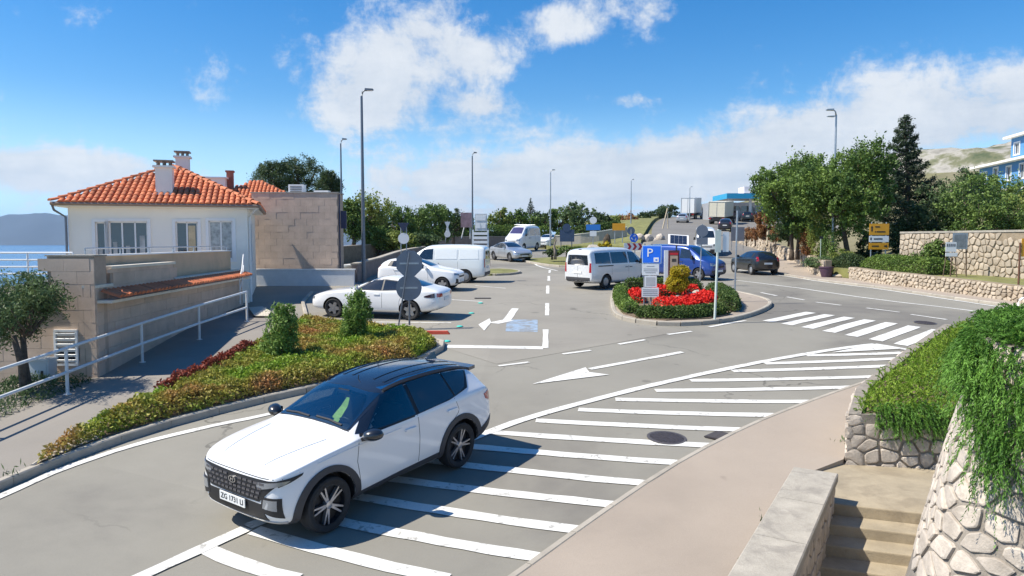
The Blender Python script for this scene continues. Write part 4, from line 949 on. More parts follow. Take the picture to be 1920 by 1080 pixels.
# ---- the large white sport utility car in the foreground
def hero():
    ST = [(2.27, .40, .52, .60, .60, .54, .80, .44, .84, .86), (2.20, .30, .68, .75, .60, .70, .89, .60, .93, .96), (2.02, .24, .81, .875, .63, .82, .95, .69, .99, 1.03), (1.72, .23, .86, .925, .66, .875, 1.0, .73, 1.035, 1.07), (1.34, .22, .86, .935, .68, .89, 1.04, .75, 1.07, 1.115), (1.0, .22, .86, .93, .68, .90, 1.065, .77, 1.09, 1.14), (.86, .22, .86, .925, .68, .90, 1.075, .74, 1.14, 1.18),
          (.12, .22, .86, .925, .70, .905, 1.09, .62, 1.52, 1.58), (-.4, .22, .86, .925, .70, .905, 1.105, .615, 1.585, 1.65), (-1.0, .22, .86, .93, .71, .91, 1.12, .61, 1.58, 1.655), (-1.5, .22, .86, .935, .72, .91, 1.14, .60, 1.535, 1.615), (-1.9, .26, .84, .93, .74, .89, 1.15, .585, 1.46, 1.54), (-2.08, .30, .80, .91, .76, .86, 1.14, .59, 1.36, 1.42),
          (-2.2, .34, .76, .86, .76, .82, 1.10, .64, 1.16, 1.18), (-2.27, .40, .66, .76, .72, .72, .98, .54, 1.02, 1.03)]
    ST = [((1.34 + (r_[0] - 1.34) * .82) if r_[0] > 1.34 else r_[0],) + r_[1:] for r_ in ST]
    axles = [(1.34, .365), (-1.34, .365)]
    me = loft_mesh(ST, axles, .435, .935, 3)
    root = thing('sport_utility_car', 'large white sport utility car with black roof in the foreground', 'car')
    me.polygons.foreach_set('use_smooth', [True] * len(me.polygons)); me.set_sharp_from_angle(angle=R(40))
    me.materials.clear(); me.materials.append(HERO); me.materials.append(BLACK)
    for p in me.polygons:
        c = p.center
        if any((c.x - a) ** 2 + (c.z - .365) ** 2 < .437 ** 2 for a, _ in axles) or c.z < .245: p.material_index = 1
    body = mobj('body', me, None, root); S = Shell(me)
    # roof and glasshouse
    rf = S.patch('roof_panel', 'top', [(.13, -.615), (-.5, -.625), (-1.5, -.60), (-2.06, -.55)], [(.13, .615), (-.5, .625), (-1.5, .60), (-2.06, .55)], P_ROOF, body, 1, .007, 26, 16)
    for yy in (-.42, -.22, .22, .42): S.stripe('roof_rib', 'top', [(-.15, yy), (-1.0, yy * 1.0), (-1.85, yy * .95)], .035, P_ROOF, rf, 1, .017, 12)
    for s in (1, -1): S.stripe('roof_rail', 'top', [(.02, s * .575), (-.6, s * .59), (-1.3, s * .58), (-1.9, s * .545)], .04, BLACK, rf, 1, .03, 16)
    b = MB(); b.add([(-1.56, -.02, 1.60), (-1.56, .02, 1.60), (-1.80, .035, 1.575), (-1.80, -.035, 1.575), (-1.78, 0, 1.70), (-1.70, 0, 1.695)], [(0, 1, 2, 3), (0, 5, 1), (1, 5, 4, 2), (2, 4, 3), (3, 4, 5, 0)]); b.build('antenna_fin', P_ROOF, rf)
    b = MB(); b.tube([(-.05, 0, 1.57), (-.06, 0, 1.66)], .006, 6); b.build('roof_aerial', BLACK, rf)
    b = MB(); b.prism([(-.56, 0), (.56, 0), (.53, .20), (-.53, .20)], 0, .055, Matrix(((0, -1, 0, -2.0), (1, 0, 0, 0), (0, 0, 1, 1.40), (0, 0, 0, 1)))); b.build('rear_spoiler', P_ROOF, body)
    WB_, WT_ = [(-.695, 1.170), (-.4, 1.197), (0, 1.208), (.4, 1.197), (.695, 1.170)], [(-.585, 1.495), (0, 1.53), (.585, 1.495)]
    S.patch('windscreen_frame', 'end', [(-.725, 1.160), (-.5, 1.186), (-.25, 1.198), (0, 1.202), (.25, 1.198), (.5, 1.186), (.725, 1.160)], [(-.685, 1.19), (-.4, 1.218), (0, 1.229), (.4, 1.218), (.685, 1.19)], BLACK, body, 1, .005, 18, 2)
    S.patch('windscreen_frame', 'end', [(-.57, 1.475), (0, 1.505), (.57, 1.475)], [(-.60, 1.515), (0, 1.55), (.60, 1.515)], P_ROOF, body, 1, .005, 18, 2)
    for q in (1, -1): S.patch('windscreen_frame', 'end', [(q * .665, 1.185), (q * .715, 1.172)], [(q * .555, 1.50), (q * .63, 1.515)], P_ROOF, body, 1, .0065, 3, 10)
    S.patch('windscreen', 'end', WB_, WT_, CLEARG, body, 1, .011, 18, 8)
    # open the shell behind the clear glass and furnish the cabin
    def in_ws(c):
        if c.x < .05 or c.z < 1.17: return False
        t_ = (c.z - 1.17) / .335; return t_ < 1.0 and abs(c.y) < .695 - .11 * t_ - .012 and c.z > 1.172 + .038 * (1 - (c.y / .69) ** 2) and c.z < 1.49 + .033 * (1 - (c.y / .58) ** 2)
    def in_sw(c):
        if abs(c.y) < .5 or not (-.33 < c.x < .60) or c.z < 1.14: return False
        top_ = 1.545 if c.x < 0 else 1.545 - (c.x) * .76
        return c.z < min(1.53, top_) - .0
    bm = bmesh.new(); bm.from_mesh(me); bmesh.ops.delete(bm, geom=[f for f in bm.faces if (in_ws(f.calc_center_median()) and f.normal.x > .32) or in_sw(f.calc_center_median())], context='FACES'); bm.to_mesh(me); bm.free()
    SEATM = mat('dark grey seat fabric', (.035, .036, .04), .85, var=.2, scale=30)
    b = MB(); b.box((.68, 0, .95), (.40, 1.26, .26)); b.box((.58, .36, 1.09), (.16, .36, .07)); d_ = b.build('dashboard', mat('dashboard plastic', (.03, .032, .036), .6), body); b = MB(); b.box((.60, 0, 1.14), (.02, .30, .14)); b.build('screen', BLACK, d_)
    for yy in (.36, -.36):
        b = MB(); b.box((.02, yy, .72), (.52, .48, .16)); b.bar((-.22, yy, .75), (-.38, yy, 1.22), .46, .14, up=(1, 0, 0)); b.box((-.40, yy, 1.33), (.10, .24, .16)); o = b.build('seat', SEATM, body); md = o.modifiers.new('bevel', 'BEVEL'); md.width = .04; md.segments = 2
    b = MB(); b.box((-1.0, 0, .74), (.5, 1.3, .16)); b.bar((-1.24, 0, .78), (-1.36, 0, 1.25), 1.28, .14, up=(1, 0, 0)); b.build('rear_bench', SEATM, body)
    b = MB(); b.box((-.2, 0, .45), (2.6, 1.5, .06)); b.build('cabin_floor', BLACK, body)
    b = MB(); n_ = 20; b.tube([(.50 + .06 * math.sin(2 * PI * k / n_), .36 + .18 * math.cos(2 * PI * k / n_), 1.05 + .17 * math.sin(2 * PI * k / n_)) for k in range(n_ + 1)], .016, 6); b.tube([(.50, .20, 1.05), (.50, .52, 1.05)], .02, 6); b.build('steering_wheel', BLACK, body, smooth=True)
    b = MB(); b.box((.22, 0, 1.47), (.04, .22, .07)); b.build('rear_view_mirror', BLACK, body)
    for w0_, w1_ in (((-.10, 1.222), (-.62, 1.205)), ((.55, 1.205), (.02, 1.235))): S.stripe('wiper', 'end', [w0_, ((w0_[0] + w1_[0]) / 2, (w0_[1] + w1_[1]) / 2 + .01), w1_], .012, BLACK, body, 1, .022, 8)
    VEST = mat('lime safety vest', (.42, .62, .12), .8, var=.15, scale=20); b = MB(); b.add([(.62, .10, 1.155), (.60, .27, 1.155), (.40, .25, 1.33), (.34, .23, 1.44), (.35, .18, 1.44), (.42, .14, 1.33)], [(0, 1, 2, 5), (5, 2, 3, 4)]); b.build('safety_vest', VEST, body)
    S.patch('rear_window', 'end', [(-.60, 1.17), (.60, 1.17)], [(-.52, 1.42), (0, 1.44), (.52, 1.42)], GLASS, body, -1, .008, 12, 5)
    for sd in (1, -1):
        S.patch('window_surround', 'side', [(-.29, 1.12), (-1.1, 1.16), (-1.62, 1.235)], [(-.29, 1.60), (-1.1, 1.60), (-1.55, 1.55), (-1.86, 1.475)], BLACK, body, sd, .005, 22, 6)
        S.patch('window_surround', 'side', [(.76, 1.10), (.4, 1.095), (-.3, 1.108)], [(.74, 1.125), (.62, 1.15), (.3, 1.15), (-.3, 1.155)], BLACK, body, sd, .005, 18, 2)
        S.patch('window_surround', 'side', [(.79, 1.135), (.50, 1.33), (.13, 1.52), (-.1, 1.575), (-.3, 1.60)], [(.62, 1.12), (.36, 1.28), (.07, 1.455), (-.1, 1.505), (-.3, 1.525)], P_ROOF, body, sd, .0055, 26, 3)
        S.stripe('chrome_trim', 'side', [(.02, 1.535), (-.4, 1.588), (-1.1, 1.585), (-1.62, 1.525), (-1.90, 1.458)], .016, CHROME, body, sd, .011, 22)
        S.patch('side_window', 'side', [(.62, 1.125), (.2, 1.125), (-.33, 1.135)], [(.12, 1.475), (-.1, 1.525), (-.33, 1.545)], CLEARS, body, sd, .011, 12, 5)
        S.patch('side_window', 'side', [(-.40, 1.135), (-.9, 1.155), (-1.22, 1.185)], [(-.40, 1.548), (-.9, 1.552), (-1.16, 1.535)], GLASS, body, sd, .011, 12, 5)
        S.patch('side_window', 'side', [(-1.26, 1.19), (-1.55, 1.255)], [(-1.20, 1.53), (-1.78, 1.455)], GLASS, body, sd, .011, 8, 5)
        # doors, lower cladding, arches
        for sm in ([(.80, 1.08), (.86, .8), (.80, .42)], [(-.36, 1.12), (-.37, .8), (-.34, .42)], [(-1.22, 1.16), (-1.30, .95), (-1.02, .75), (-.92, .42)]): S.stripe('door_seam', 'side', sm, .009, DGREY, body, sd, .0015, 14)
        for hx, hz in ((-.18, .955), (-1.12, 1.0)): S.patch('door_handle', 'side', [(hx - .11, hz - .018), (hx + .11, hz - .012)], [(hx - .11, hz + .018), (hx + .11, hz + .022)], P_WHITE, body, sd, .026, 6, 2)
        S.patch('sill_cladding', 'side', [(.92, .25), (-.92, .25)], [(.86, .36), (0, .40), (-.86, .42)], DGREY, body, sd, .014, 14, 2)
        for ax, _ in axles:
            A0, A1 = (-25, 205) if ax > 0 else (-25, 200)
            inn = [(ax + .437 * math.cos(R(a)), .365 + .437 * math.sin(R(a))) for a in np.linspace(A0, A1, 25)]; out = [(ax + .535 * math.cos(R(a)), .365 + .52 * math.sin(R(a))) for a in np.linspace(A0 + 5, A1 - 5, 25)]
            inn = [(a, max(b_, .25)) for a, b_ in inn]; out = [(a, max(b_, .25)) for a, b_ in out]
            S.patch('arch_cladding', 'side', inn, out, DGREY, body, sd, .018, 28, 2)
        # creases on fender and doors
        S.stripe('shoulder_line', 'side', [(1.50, .965), (1.1, 1.0), (.6, 1.01), (0, 1.02)], .012, P_WHITE, body, sd, .008, 14)
        S.patch('tail_light', 'side', [(-2.02, .97), (-2.20, .90)], [(-1.98, 1.06), (-2.17, 1.09)], REDL, body, sd, .010, 6, 3)
        S.patch('rear_bumper_cladding', 'side', [(-1.80, .36), (-2.16, .40)], [(-1.86, .52), (-2.2, .66)], DGREY, body, sd, .012, 6, 3)
        bm = bmesh.new(); bmesh.ops.create_icosphere(bm, subdivisions=3, radius=1)
        for v in bm.verts:
            c = v.co; c.x = max(c.x, -.35); v.co = Vector((.66 + .13 * c.x - .03 * c.y * sd * 1.0, sd * (1.02 + .135 * (1 if c.y * sd > 0 else 1) * c.y * sd), 1.13 + .085 * c.z + .012 * c.y * sd))
        mm_ = bpy.data.meshes.new('wing_mirror'); bm.to_mesh(mm_); bm.free(); mm_.polygons.foreach_set('use_smooth', [True] * len(mm_.polygons)); mm_.set_sharp_from_angle(angle=R(50)); o = mobj('wing_mirror', mm_, P_BLACK, body)
        b = MB(); b.bar((.72, sd * .86, 1.06), (.69, sd * .97, 1.085), .10, .045); b.build('mirror_stalk', BLACK, o)
        b = MB(); b.box((.611, sd * 1.02, 1.13), (.006, .19, .11)); b.build('mirror_glass', CHROME, o)
        # lights on the nose corners
        S.patch('headlight_housing', 'end', [(sd * .52, .47), (sd * .80, .40)], [(sd * .55, .66), (sd * .79, .655)], BLACK, body, 1, .012, 8, 4)
        S.patch('headlight', 'end', [(sd * .56, .52), (sd * .75, .50)], [(sd * .58, .63), (sd * .75, .63)], HEADL, body, 1, .018, 6, 3)
        S.patch('running_light', 'end', [(sd * .48, .74), (sd * .80, .815)], [(sd * .46, .83), (sd * .83, .86)], HEADL, body, 1, .016, 10, 2)
        S.patch('lamp_band', 'side', [(2.00, .79), (1.73, .89)], [(2.00, .87), (1.71, .915)], BLACK, body, sd, .010, 8, 2)
    # nose
    S.patch('grille', 'end', [(-.50, .585), (0, .58), (.50, .585)], [(-.80, .865), (-.5, .87), (0, .865), (.5, .87), (.80, .865)], BLACK, body, 1, .008, 20, 8)
    GB = mat('dark chrome', (.22, .22, .25), .25, .9)
    for (zz, w) in ((.64, .50), (.70, .53), (.76, .56), (.82, .60)):
        n = 6
        for k in range(-n, n):
            if zz > .7 and k in (-1, 0): continue
            a0, a1 = w * k / n + .012, w * (k + 1) / n - .012; S.patch('grille_bar', 'end', [(a0, zz - .014), (a1, zz - .014)], [(a0, zz + .014), (a1, zz + .014)], GB, body, 1, .02, 3, 1)
    ring = [(.075 * math.cos(t), .045 * math.sin(t)) for t in np.linspace(0, 2 * PI, 25)]
    S.patch('emblem', 'end', [(a * .8, .775 + c * .78) for a, c in ring], [(a, .775 + c) for a, c in ring], CHROME, body, 1, .026, 24, 1)
    S.stripe('emblem', 'end', [(-.03, .748), (-.012, .802)], .014, CHROME, body, 1, .026, 3); S.stripe('emblem', 'end', [(.012, .748), (.03, .802)], .014, CHROME, body, 1, .026, 3); S.stripe('emblem', 'end', [(-.022, .772), (.022, .778)], .012, CHROME, body, 1, .026, 3)
    S.patch('lower_grille', 'end', [(-.62, .36), (0, .35), (.62, .36)], [(-.52, .56), (0, .57), (.52, .56)], BLACK, body, 1, .010, 16, 4)
    S.patch('skid_plate', 'end', [(-.74, .285), (0, .275), (.74, .285)], [(-.80, .345), (-.5, .345), (0, .335), (.5, .345), (.80, .345)], mat('silver trim', (.5, .5, .5), .4, .4), body, 1, .016, 16, 2)
    p, n = S.hit('end', 0, .52, 1); plate(root, p.x + .03, .515, True, 'ZG 1731 LI')
    S.stripe('bonnet_seam', 'end', [(-.78, .885), (0, .89), (.78, .885)], .010, DGREY, body, 1, .002, 18)
    for s in (1, -1): S.stripe('bonnet_crease', 'top', [(1.94, s * .42), (1.56, s * .50), (1.1, s * .58)], .018, P_WHITE, body, 1, .008, 12)
    p, n = S.hit('end', 0, .70, -1); plate(root, p.x - .012, .70, False, None)
    add_wheels(root, axles, .80, .235, 'suv')
    return root
# ------------------------------------------------------------------ the white house on the left
HA = R(17.2); HO = Vector((-16.95, 27.6)); HL, HD = 6.44, 7.0
def hx(u):
    k = (u - 960) / FPX; return (k * HO.y - HO.x) / (math.cos(HA) - k * math.sin(HA))
house = thing('white_house', 'white rendered house with orange tiled hip roof above the terrace', 'house', (HO.x, HO.y, 0), HA)
def wall_open(L, z0, z1, ops, depth=.14):
    """front faces of a wall along +x at y=0 with rectangular openings and reveals"""
    xs = sorted({0, L} | {a for o in ops for a in o[:2]}); zs = sorted({z0, z1} | {a for o in ops for a in o[2:]}); b = MB()
    for xa, xb in zip(xs, xs[1:]):
        for za, zb in zip(zs, zs[1:]):
            cx, cz = (xa + xb) / 2, (za + zb) / 2
            if any(o[0] < cx < o[1] and o[2] < cz < o[3] for o in ops): continue
            b.add([(xa, 0, za), (xb, 0, za), (xb, 0, zb), (xa, 0, zb)], [(0, 1, 2, 3)])
    for (a, c, d, e) in ops:
        b.add([(a, 0, d), (c, 0, d), (c, depth, d), (a, depth, d)], [(0, 1, 2, 3)]); b.add([(a, 0, e), (a, depth, e), (c, depth, e), (c, 0, e)], [(0, 1, 2, 3)])
        b.add([(a, 0, d), (a, depth, d), (a, depth, e), (a, 0, e)], [(0, 1, 2, 3)]); b.add([(c, 0, d), (c, 0, e), (c, depth, e), (c, depth, d)], [(0, 1, 2, 3)])
    return b
fw = [(hx(181), hx(200), 2.55, 4.52), (hx(206), hx(279), 2.55, 4.55), (hx(331), hx(373), 2.55, 4.55), (hx(393), hx(438), 3.05, 4.6)]
b = wall_open(HL, -3, 5.1, fw); b.build('wall', WHITEW, house)
rw = [(.9, 2.6, 2.9, 4.55)]
b = wall_open(HD, -3, 5.1, rw); o = b.build('wall', WHITEW, house); o.location = (HL, 0, 0); o.rotation_euler = (0, 0, PI / 2)
b = MB(); b.add([(0, HD, -3), (0, 0, -3), (0, 0, 5.1), (0, HD, 5.1)], [(0, 1, 2, 3)]); b.add([(HL, HD, -3), (0, HD, -3), (0, HD, 5.1), (HL, HD, 5.1)], [(0, 1, 2, 3)]); b.build('wall', WHITEW, house)
def window(parent, x0, x1, z0, z1, casements, M=Matrix.Identity(4), curtain=None, trim=True):
    fr = MB(); w = .055; y = .10
    fr.box(((x0 + x1) / 2, y, z0 + w / 2), (x1 - x0, .06, w)); fr.box(((x0 + x1) / 2, y, z1 - w / 2), (x1 - x0, .06, w))
    xs = [x0 + (x1 - x0) * k / casements for k in range(casements + 1)]
    for k, a in enumerate(xs): fr.box((min(max(a, x0 + w / 2), x1 - w / 2), y - .002, (z0 + z1) / 2), (w if 0 < k < casements else w, .056, z1 - z0))
    f = fr.build('window', WHITE, parent); f.matrix_local = M
    for a, c in zip(xs, xs[1:]):
        p = MB(); p.box(((a + c) / 2, y + .012, (z0 + z1) / 2), (c - a - .02, .012, z1 - z0 - .03)); p.build('pane', curtain or PANE, f)
    if trim:
        t = MB()
        for (cx, cz, sx, sz) in (((x0 + x1) / 2, z1 + .055, x1 - x0 + .22, .11), ((x0 + x1) / 2, z0 - .055, x1 - x0 + .26, .11), (x0 - .055, (z0 + z1) / 2, .11, z1 - z0), (x1 + .055, (z0 + z1) / 2, .11, z1 - z0)): t.box((cx, -.018, cz), (sx, .05, sz))
        t.build('surround', WHITE, f)
    return f
window(house, *fw[0], 1); window(house, *fw[1], 3); window(house, *fw[2], 2); window(house, *fw[3], 2, curtain=CURT)
window(house, *rw[0], 2, M=Matrix.Translation((HL, 0, 0)) @ Matrix.Rotation(PI / 2, 4, 'Z'))
# posters standing inside the glass doors
pm_ = mat('posters behind glass', (.4, .4, .4), .5, stops=[(.40, (.30, .32, .32)), (.62, (.52, .52, .49))], scale=1.6)
for (u0, u1, zt) in ((212, 221, 3.75), (236, 245, 3.6), (262, 273, 4.0), (354, 368, 4.4), (185, 193, 3.5)):
    b = MB(); b.box(((hx(u0) + hx(u1)) / 2, .09, (2.9 + zt) / 2), (hx(u1) - hx(u0) - .02, .004, zt - 2.9)); b.build('poster', pm_ if u0 != 354 else mat('cream notice', (.55, .45, .28), .6, var=.2, scale=4), house)
# eaves, gutter, downpipe
OV = .45; b = MB(); b.box((HL / 2, HD / 2, 5.14), (HL + 2 * OV - .1, HD + 2 * OV - .1, .10)); b.build('eaves', WHITEW, house)
GUT = mat('copper gutter', (.30, .22, .17), .5, .5, var=.1)
b = MB(); b.tube([(-OV, -OV - .02, 5.19), (HL + OV, -OV - .02, 5.19)], .065, 8); b.tube([(HL + OV + .02, -OV, 5.19), (HL + OV + .02, HD + OV, 5.19)], .065, 8); b.build('gutter', GUT, house)
b = MB(); b.tube([(-OV + .05, -OV, 5.15), (-.38, -.3, 4.95), (-.06, -.08, 4.7), (-.06, -.08, 1.0)], .045, 8); b.build('downpipe', DGALV, house)
b = MB(); b.tube([(HL + OV - .02, -.1, 5.15), (HL + .2, .2, 4.95), (HL + .06, .3, 4.75), (HL + .06, .3, 1.2)], .045, 8); b.build('downpipe', WHITE, house)
# hip roof with barrel tiles
def tile_mesh(L=.44, r=.105, n=6):
    b = MB(); vs = []
    for j, (y, rr) in enumerate(((0, r), (L, r * .84))):
        for k in range(n + 1): a = PI * k / n; vs.append((-rr * math.cos(a), y, rr * math.sin(a) * .85 + (.03 if j == 0 else 0)))
    fs = [(k, k + 1, n + 2 + k, n + 1 + k) for k in range(n)] + [tuple(range(n, -1, -1))]
    b.add(vs, fs); return b
TB = tile_mesh(); tile_me = TB.mesh('roof_tile', smooth=True, angle=50); tile_me.materials.append(ROOFT)
def hip_face(parent, A, B, apex, name='roof_tile', limit=300, sp=.222, row=.37, top2=None):
    """cover the face A-B-apex (or A-B-top2-apex) with overlapping tiles"""
    A, B, P = Vector(A), Vector(B), Vector(apex); e = (B - A).normalized(); foot = A + e * (P - A).dot(e); up_ = (P - foot); SL = up_.length; up_.normalize(); n = e.cross(up_)
    L = (B - A).length; ta = (P - A).dot(e); tb = L - ta; P2 = Vector(top2) if top2 else P; tb = L - (P2 - A).dot(e); objs = []; rest = MB(); cnt = 0
    spots = []
    for i in range(int(L / sp) + 1):
        x = (i + .5) * sp
        for j in range(int(SL / row) + 1):
            y = j * row - .03
            lim_l = ta * (y + .22) / SL; lim_r = L - tb * (y + .22) / SL
            if x < lim_l or x > lim_r or y > SL - .1: continue
            spots.append((x, y))
    for (x, y) in spots:
        p = A + e * x + up_ * y + n * .02; u2 = (up_ + n * .04).normalized(); n2 = e.cross(u2)
        M = Matrix(((e.x, u2.x, n2.x, p.x), (e.y, u2.y, n2.y, p.y), (e.z, u2.z, n2.z, p.z), (0, 0, 0, 1)))
        if cnt < limit: inst(name, tile_me, parent, M); cnt += 1
        else: rest.add([M @ Vector(v) for v in TB.v], TB.f)
    if rest.v: o = rest.build('roof_tiles', ROOFT, parent, smooth=True, angle=50); o['kind'] = 'stuff'
APX = (HL / 2 + .05, HD / 2, 7.02); c0, c1, c2, c3 = (-OV, -OV, 5.2), (HL + OV, -OV, 5.2), (HL + OV, HD + OV, 5.2), (-OV, HD + OV, 5.2)
PANT = mat('terracotta pan tiles', (.30, .105, .05), .85, var=.25, scale=3, coords='W')
b = MB(); b.add([c0, c1, c2, c3, APX], [(0, 1, 4), (1, 2, 4), (2, 3, 4), (3, 0, 4)]); roof = b.build('roof', PANT, house)
hip_face(roof, c0, c1, APX, limit=300); hip_face(roof, c1, c2, APX, limit=0)
for (A, B) in ((c0, APX), (c1, APX)):
    A, B = Vector(A), Vector(B); d = (B - A); L = d.length; d.normalize(); s = d.cross(Vector((0, 0, 1))).normalized(); u = s.cross(d)
    for k in range(int(L / .40)):
        p = A + d * (k * .40) + u * .05; inst('ridge_tile', tile_me, roof, Matrix(((s.x * 1.1, d.x, u.x * 1.1, p.x), (s.y * 1.1, d.y, u.y * 1.1, p.y), (s.z * 1.1, d.z, u.z * 1.1, p.z), (0, 0, 0, 1))))
def chimney(parent, x, y, z0, z1, w, d, m=WHITEW):
    b = MB(); b.box((x, y, (z0 + z1) / 2), (w, d, z1 - z0)); b.box((x, y, z1 + .04), (w + .16, d + .16, .08)); ch = b.build('chimney', m, parent)
    b = MB()
    for i in (-1, 0, 1):
        for j in (-1, 1): b.box((x + i * w * .36, y + j * d * .36, z1 + .16), (.07, .07, .16))
    b.box((x, y, z1 + .27), (w + .1, d + .1, .06)); b.build('chimney_cap', GUT, ch)
    b = MB(); b.box((x, y - d / 2 - .12, z0 + .30), (w + .2, .16, .03)); b.build('flashing', WHITE, ch)
chimney(roof, 3.3, .75, 5.35, 6.72, .62, .55); chimney(roof, 3.5, 4.6, 6.3, 7.55, .55, .5)
# house behind with a second hip roof
hb = thing('rear_house', 'second orange tiled roof rising behind the stone-clad wall', 'house', (-15.2, 43.2, 0), R(12))
b = MB(); b.box((0, 0, 2.6), (6.2, 6.2, 5.4)); b.build('wall', WHITEW, hb)
q = 4.2; cs = [(-q, -q, 5.3), (q, -q, 5.3), (q, q, 5.3), (-q, q, 5.3)]; ap = (0, 0, 7.42); b = MB(); b.add(cs + [ap], [(0, 1, 4), (1, 2, 4), (2, 3, 4), (3, 0, 4)]); r2 = b.build('roof', PANT, hb)
hip_face(r2, cs[0], cs[1], ap, limit=0); hip_face(r2, cs[1], cs[2], ap, limit=0)
b = MB(); b.box((-2.2, -1.6, 6.7), (1.5, .7, 1.3)); b.box((-2.2, -1.6, 7.38), (1.7, .9, .08)); b.build('chimney', WHITEW, hb); b = MB(); b.box((-1.3, -1.2, 6.9), (.35, .35, 1.7)); b.box((-1.3, -1.2, 7.8), (.45, .45, .1)); b.build('chimney', mat('brick red', (.3, .1, .07), .8, var=.2), hb)
# stone-clad block beside the house
SLABB = MB(); SLABB.box((0, 0, 0), (.592, .03, .292)); slab_me = SLABB.mesh('cladding_slab'); slab_me.materials.append(SLAB)
def clad(parent, P, d, n, L, z0, ztop, w=.6, h=.3, off=.008, skip=None, z0f=None, limit=300):
    """stone slabs in broken bond on a vertical face starting at P, running along d with outward normal n"""
    cnt = 0; j = 0; z = z0
    while z < ztop(0) + 3:
        i = 0; x = -(.5 * w if j % 2 else 0)
        while x < L:
            a, c = max(0, x), min(L, x + w); x += w
            if c - a < .08: continue
            t = (a + c) / 2; top = min(z + h, ztop(t)); bot = max(z, (z0f(t) if z0f else z0))
            if top - bot < .06 or (skip and skip(t, (top + bot) / 2)): continue
            if cnt >= limit: return
            p = Vector((P[0] + d[0] * t + n[0] * off, P[1] + d[1] * t + n[1] * off, (top + bot) / 2)); sx = (c - a - .004) / .592; sz = (top - bot - .004) / .292
            q = random.uniform(-.004, .004); cnt += 1
            inst('cladding_slab', slab_me, parent, Matrix(((d[0] * sx, -n[0], 0, p.x + n[0] * q), (d[1] * sx, -n[1], 0, p.y + n[1] * q), (0, 0, sz, p.z), (0, 0, 0, 1))))
        z += h; j += 1
        if z > 12: break
blk = thing('stone_block_building', 'windowless building clad in pinkish grey stone slabs beside the house', 'building', (0, 0, 0))
bx0, bx1, by = -13.3, -8.92, 37.0
b = MB(); b.box(((bx0 + bx1) / 2, by + .6, 3.6), (bx1 - bx0, 1.2, 5.3)); b.build('core', mat('cladding joint', (.42, .32, .245), .9, var=.1), blk)
clad(blk, (bx0, by), (1, 0), (0, -1), bx1 - bx0, 2.25, lambda t: 6.25, w=.62, h=.335)
b = MB(); b.box(((bx0 + bx1) / 2, by + .6, 6.27), (bx1 - bx0 + .1, 1.3, .06)); b.build('roof_edge', COPING, blk)
b = MB(); b.box((-11.2, by + .8, 6.52), (.78, .5, .42)); v_ = b.build('roof_vent', WHITE, blk)
for k in range(4): b = MB(); b.box((-11.2, by + .54, 6.38 + k * .085), (.6, .02, .03)); b.build('vent_slat', DGREY, v_)
b = MB(); b.box((-9.9, by + .8, 6.36), (.75, .5, .12)); b.build('roof_slab', WHITE, blk)
b = MB(); b.box((bx1 + .07, by + .1, 4.0), (.06, .06, 4.4)); b.box((bx1 + .25, by + .25, 4.9), (.28, .12, .9)); b.build('wall_sign', mat('dark wall sign', (.03, .03, .07), .5), blk)
lw = thing('low_white_wall', 'low white rendered wall at the foot of the stone-clad building', 'wall', (0, 0, 0))
b = MB(); b.box((-10.6, 36.5, 1.9), (5.2, .25, .9)); b.build('wall', mat('pale grey render', (.62, .64, .66), .8, var=.05), lw); b = MB(); b.box((-10.6, 36.5, 2.37), (5.3, .32, .05)); b.build('coping', WHITE, lw)
# ------------------------------------------------------------------ terrace with clad retaining wall
WA, WB = Vector((-9.72, 16.75)), Vector((-10.85, 29.0)); wd = (WB - WA); WL = wd.length; wd.normalize(); wn = Vector((wd.y, -wd.x))
ter = thing('terrace_wall', 'stone-clad terrace retaining wall with small tiled canopy below the house', 'wall', (0, 0, 0))
def wtop(t):
    f = t / WL; return 2.66 if f < .065 else 3.08 if f < .40 else 2.58
def wprism(name, m, t0, t1, z0, z1, o0, o1, parent):
    p = [WA + wd * t0 + wn * o1, WA + wd * t1 + wn * o1, WA + wd * t1 + wn * o0, WA + wd * t0 + wn * o0]; b = MB()
    vs = [(q.x, q.y, z) for z in (z0, z1) for q in p]; b.add(vs, [(0, 1, 2, 3), (7, 6, 5, 4), (1, 0, 4, 5), (2, 1, 5, 6), (3, 2, 6, 7), (0, 3, 7, 4)]); return flipfix(b.build(name, m, parent))
for (a, c, zt) in ((0, .065 * WL, 2.66), (.065 * WL, .40 * WL, 3.08), (.40 * WL, WL - .1, 2.58)):
    wprism('core', mat('cladding joint', (.42, .32, .245)), a + .002, c, -1.5, zt - .01, -.28, -.004, ter); wprism('coping', mat('cream coping', (.70, .62, .50), .8, var=.08, coords='W'), a - (.03 if a else 0), c + .03, zt, zt + .07, -.30, .05, ter)
clad(ter, (WA.x, WA.y), (wd.x, wd.y), (wn.x, wn.y), WL - .1, -.02, wtop, z0f=lambda t: prof(WA.y + wd.y * t) + .0, limit=300)
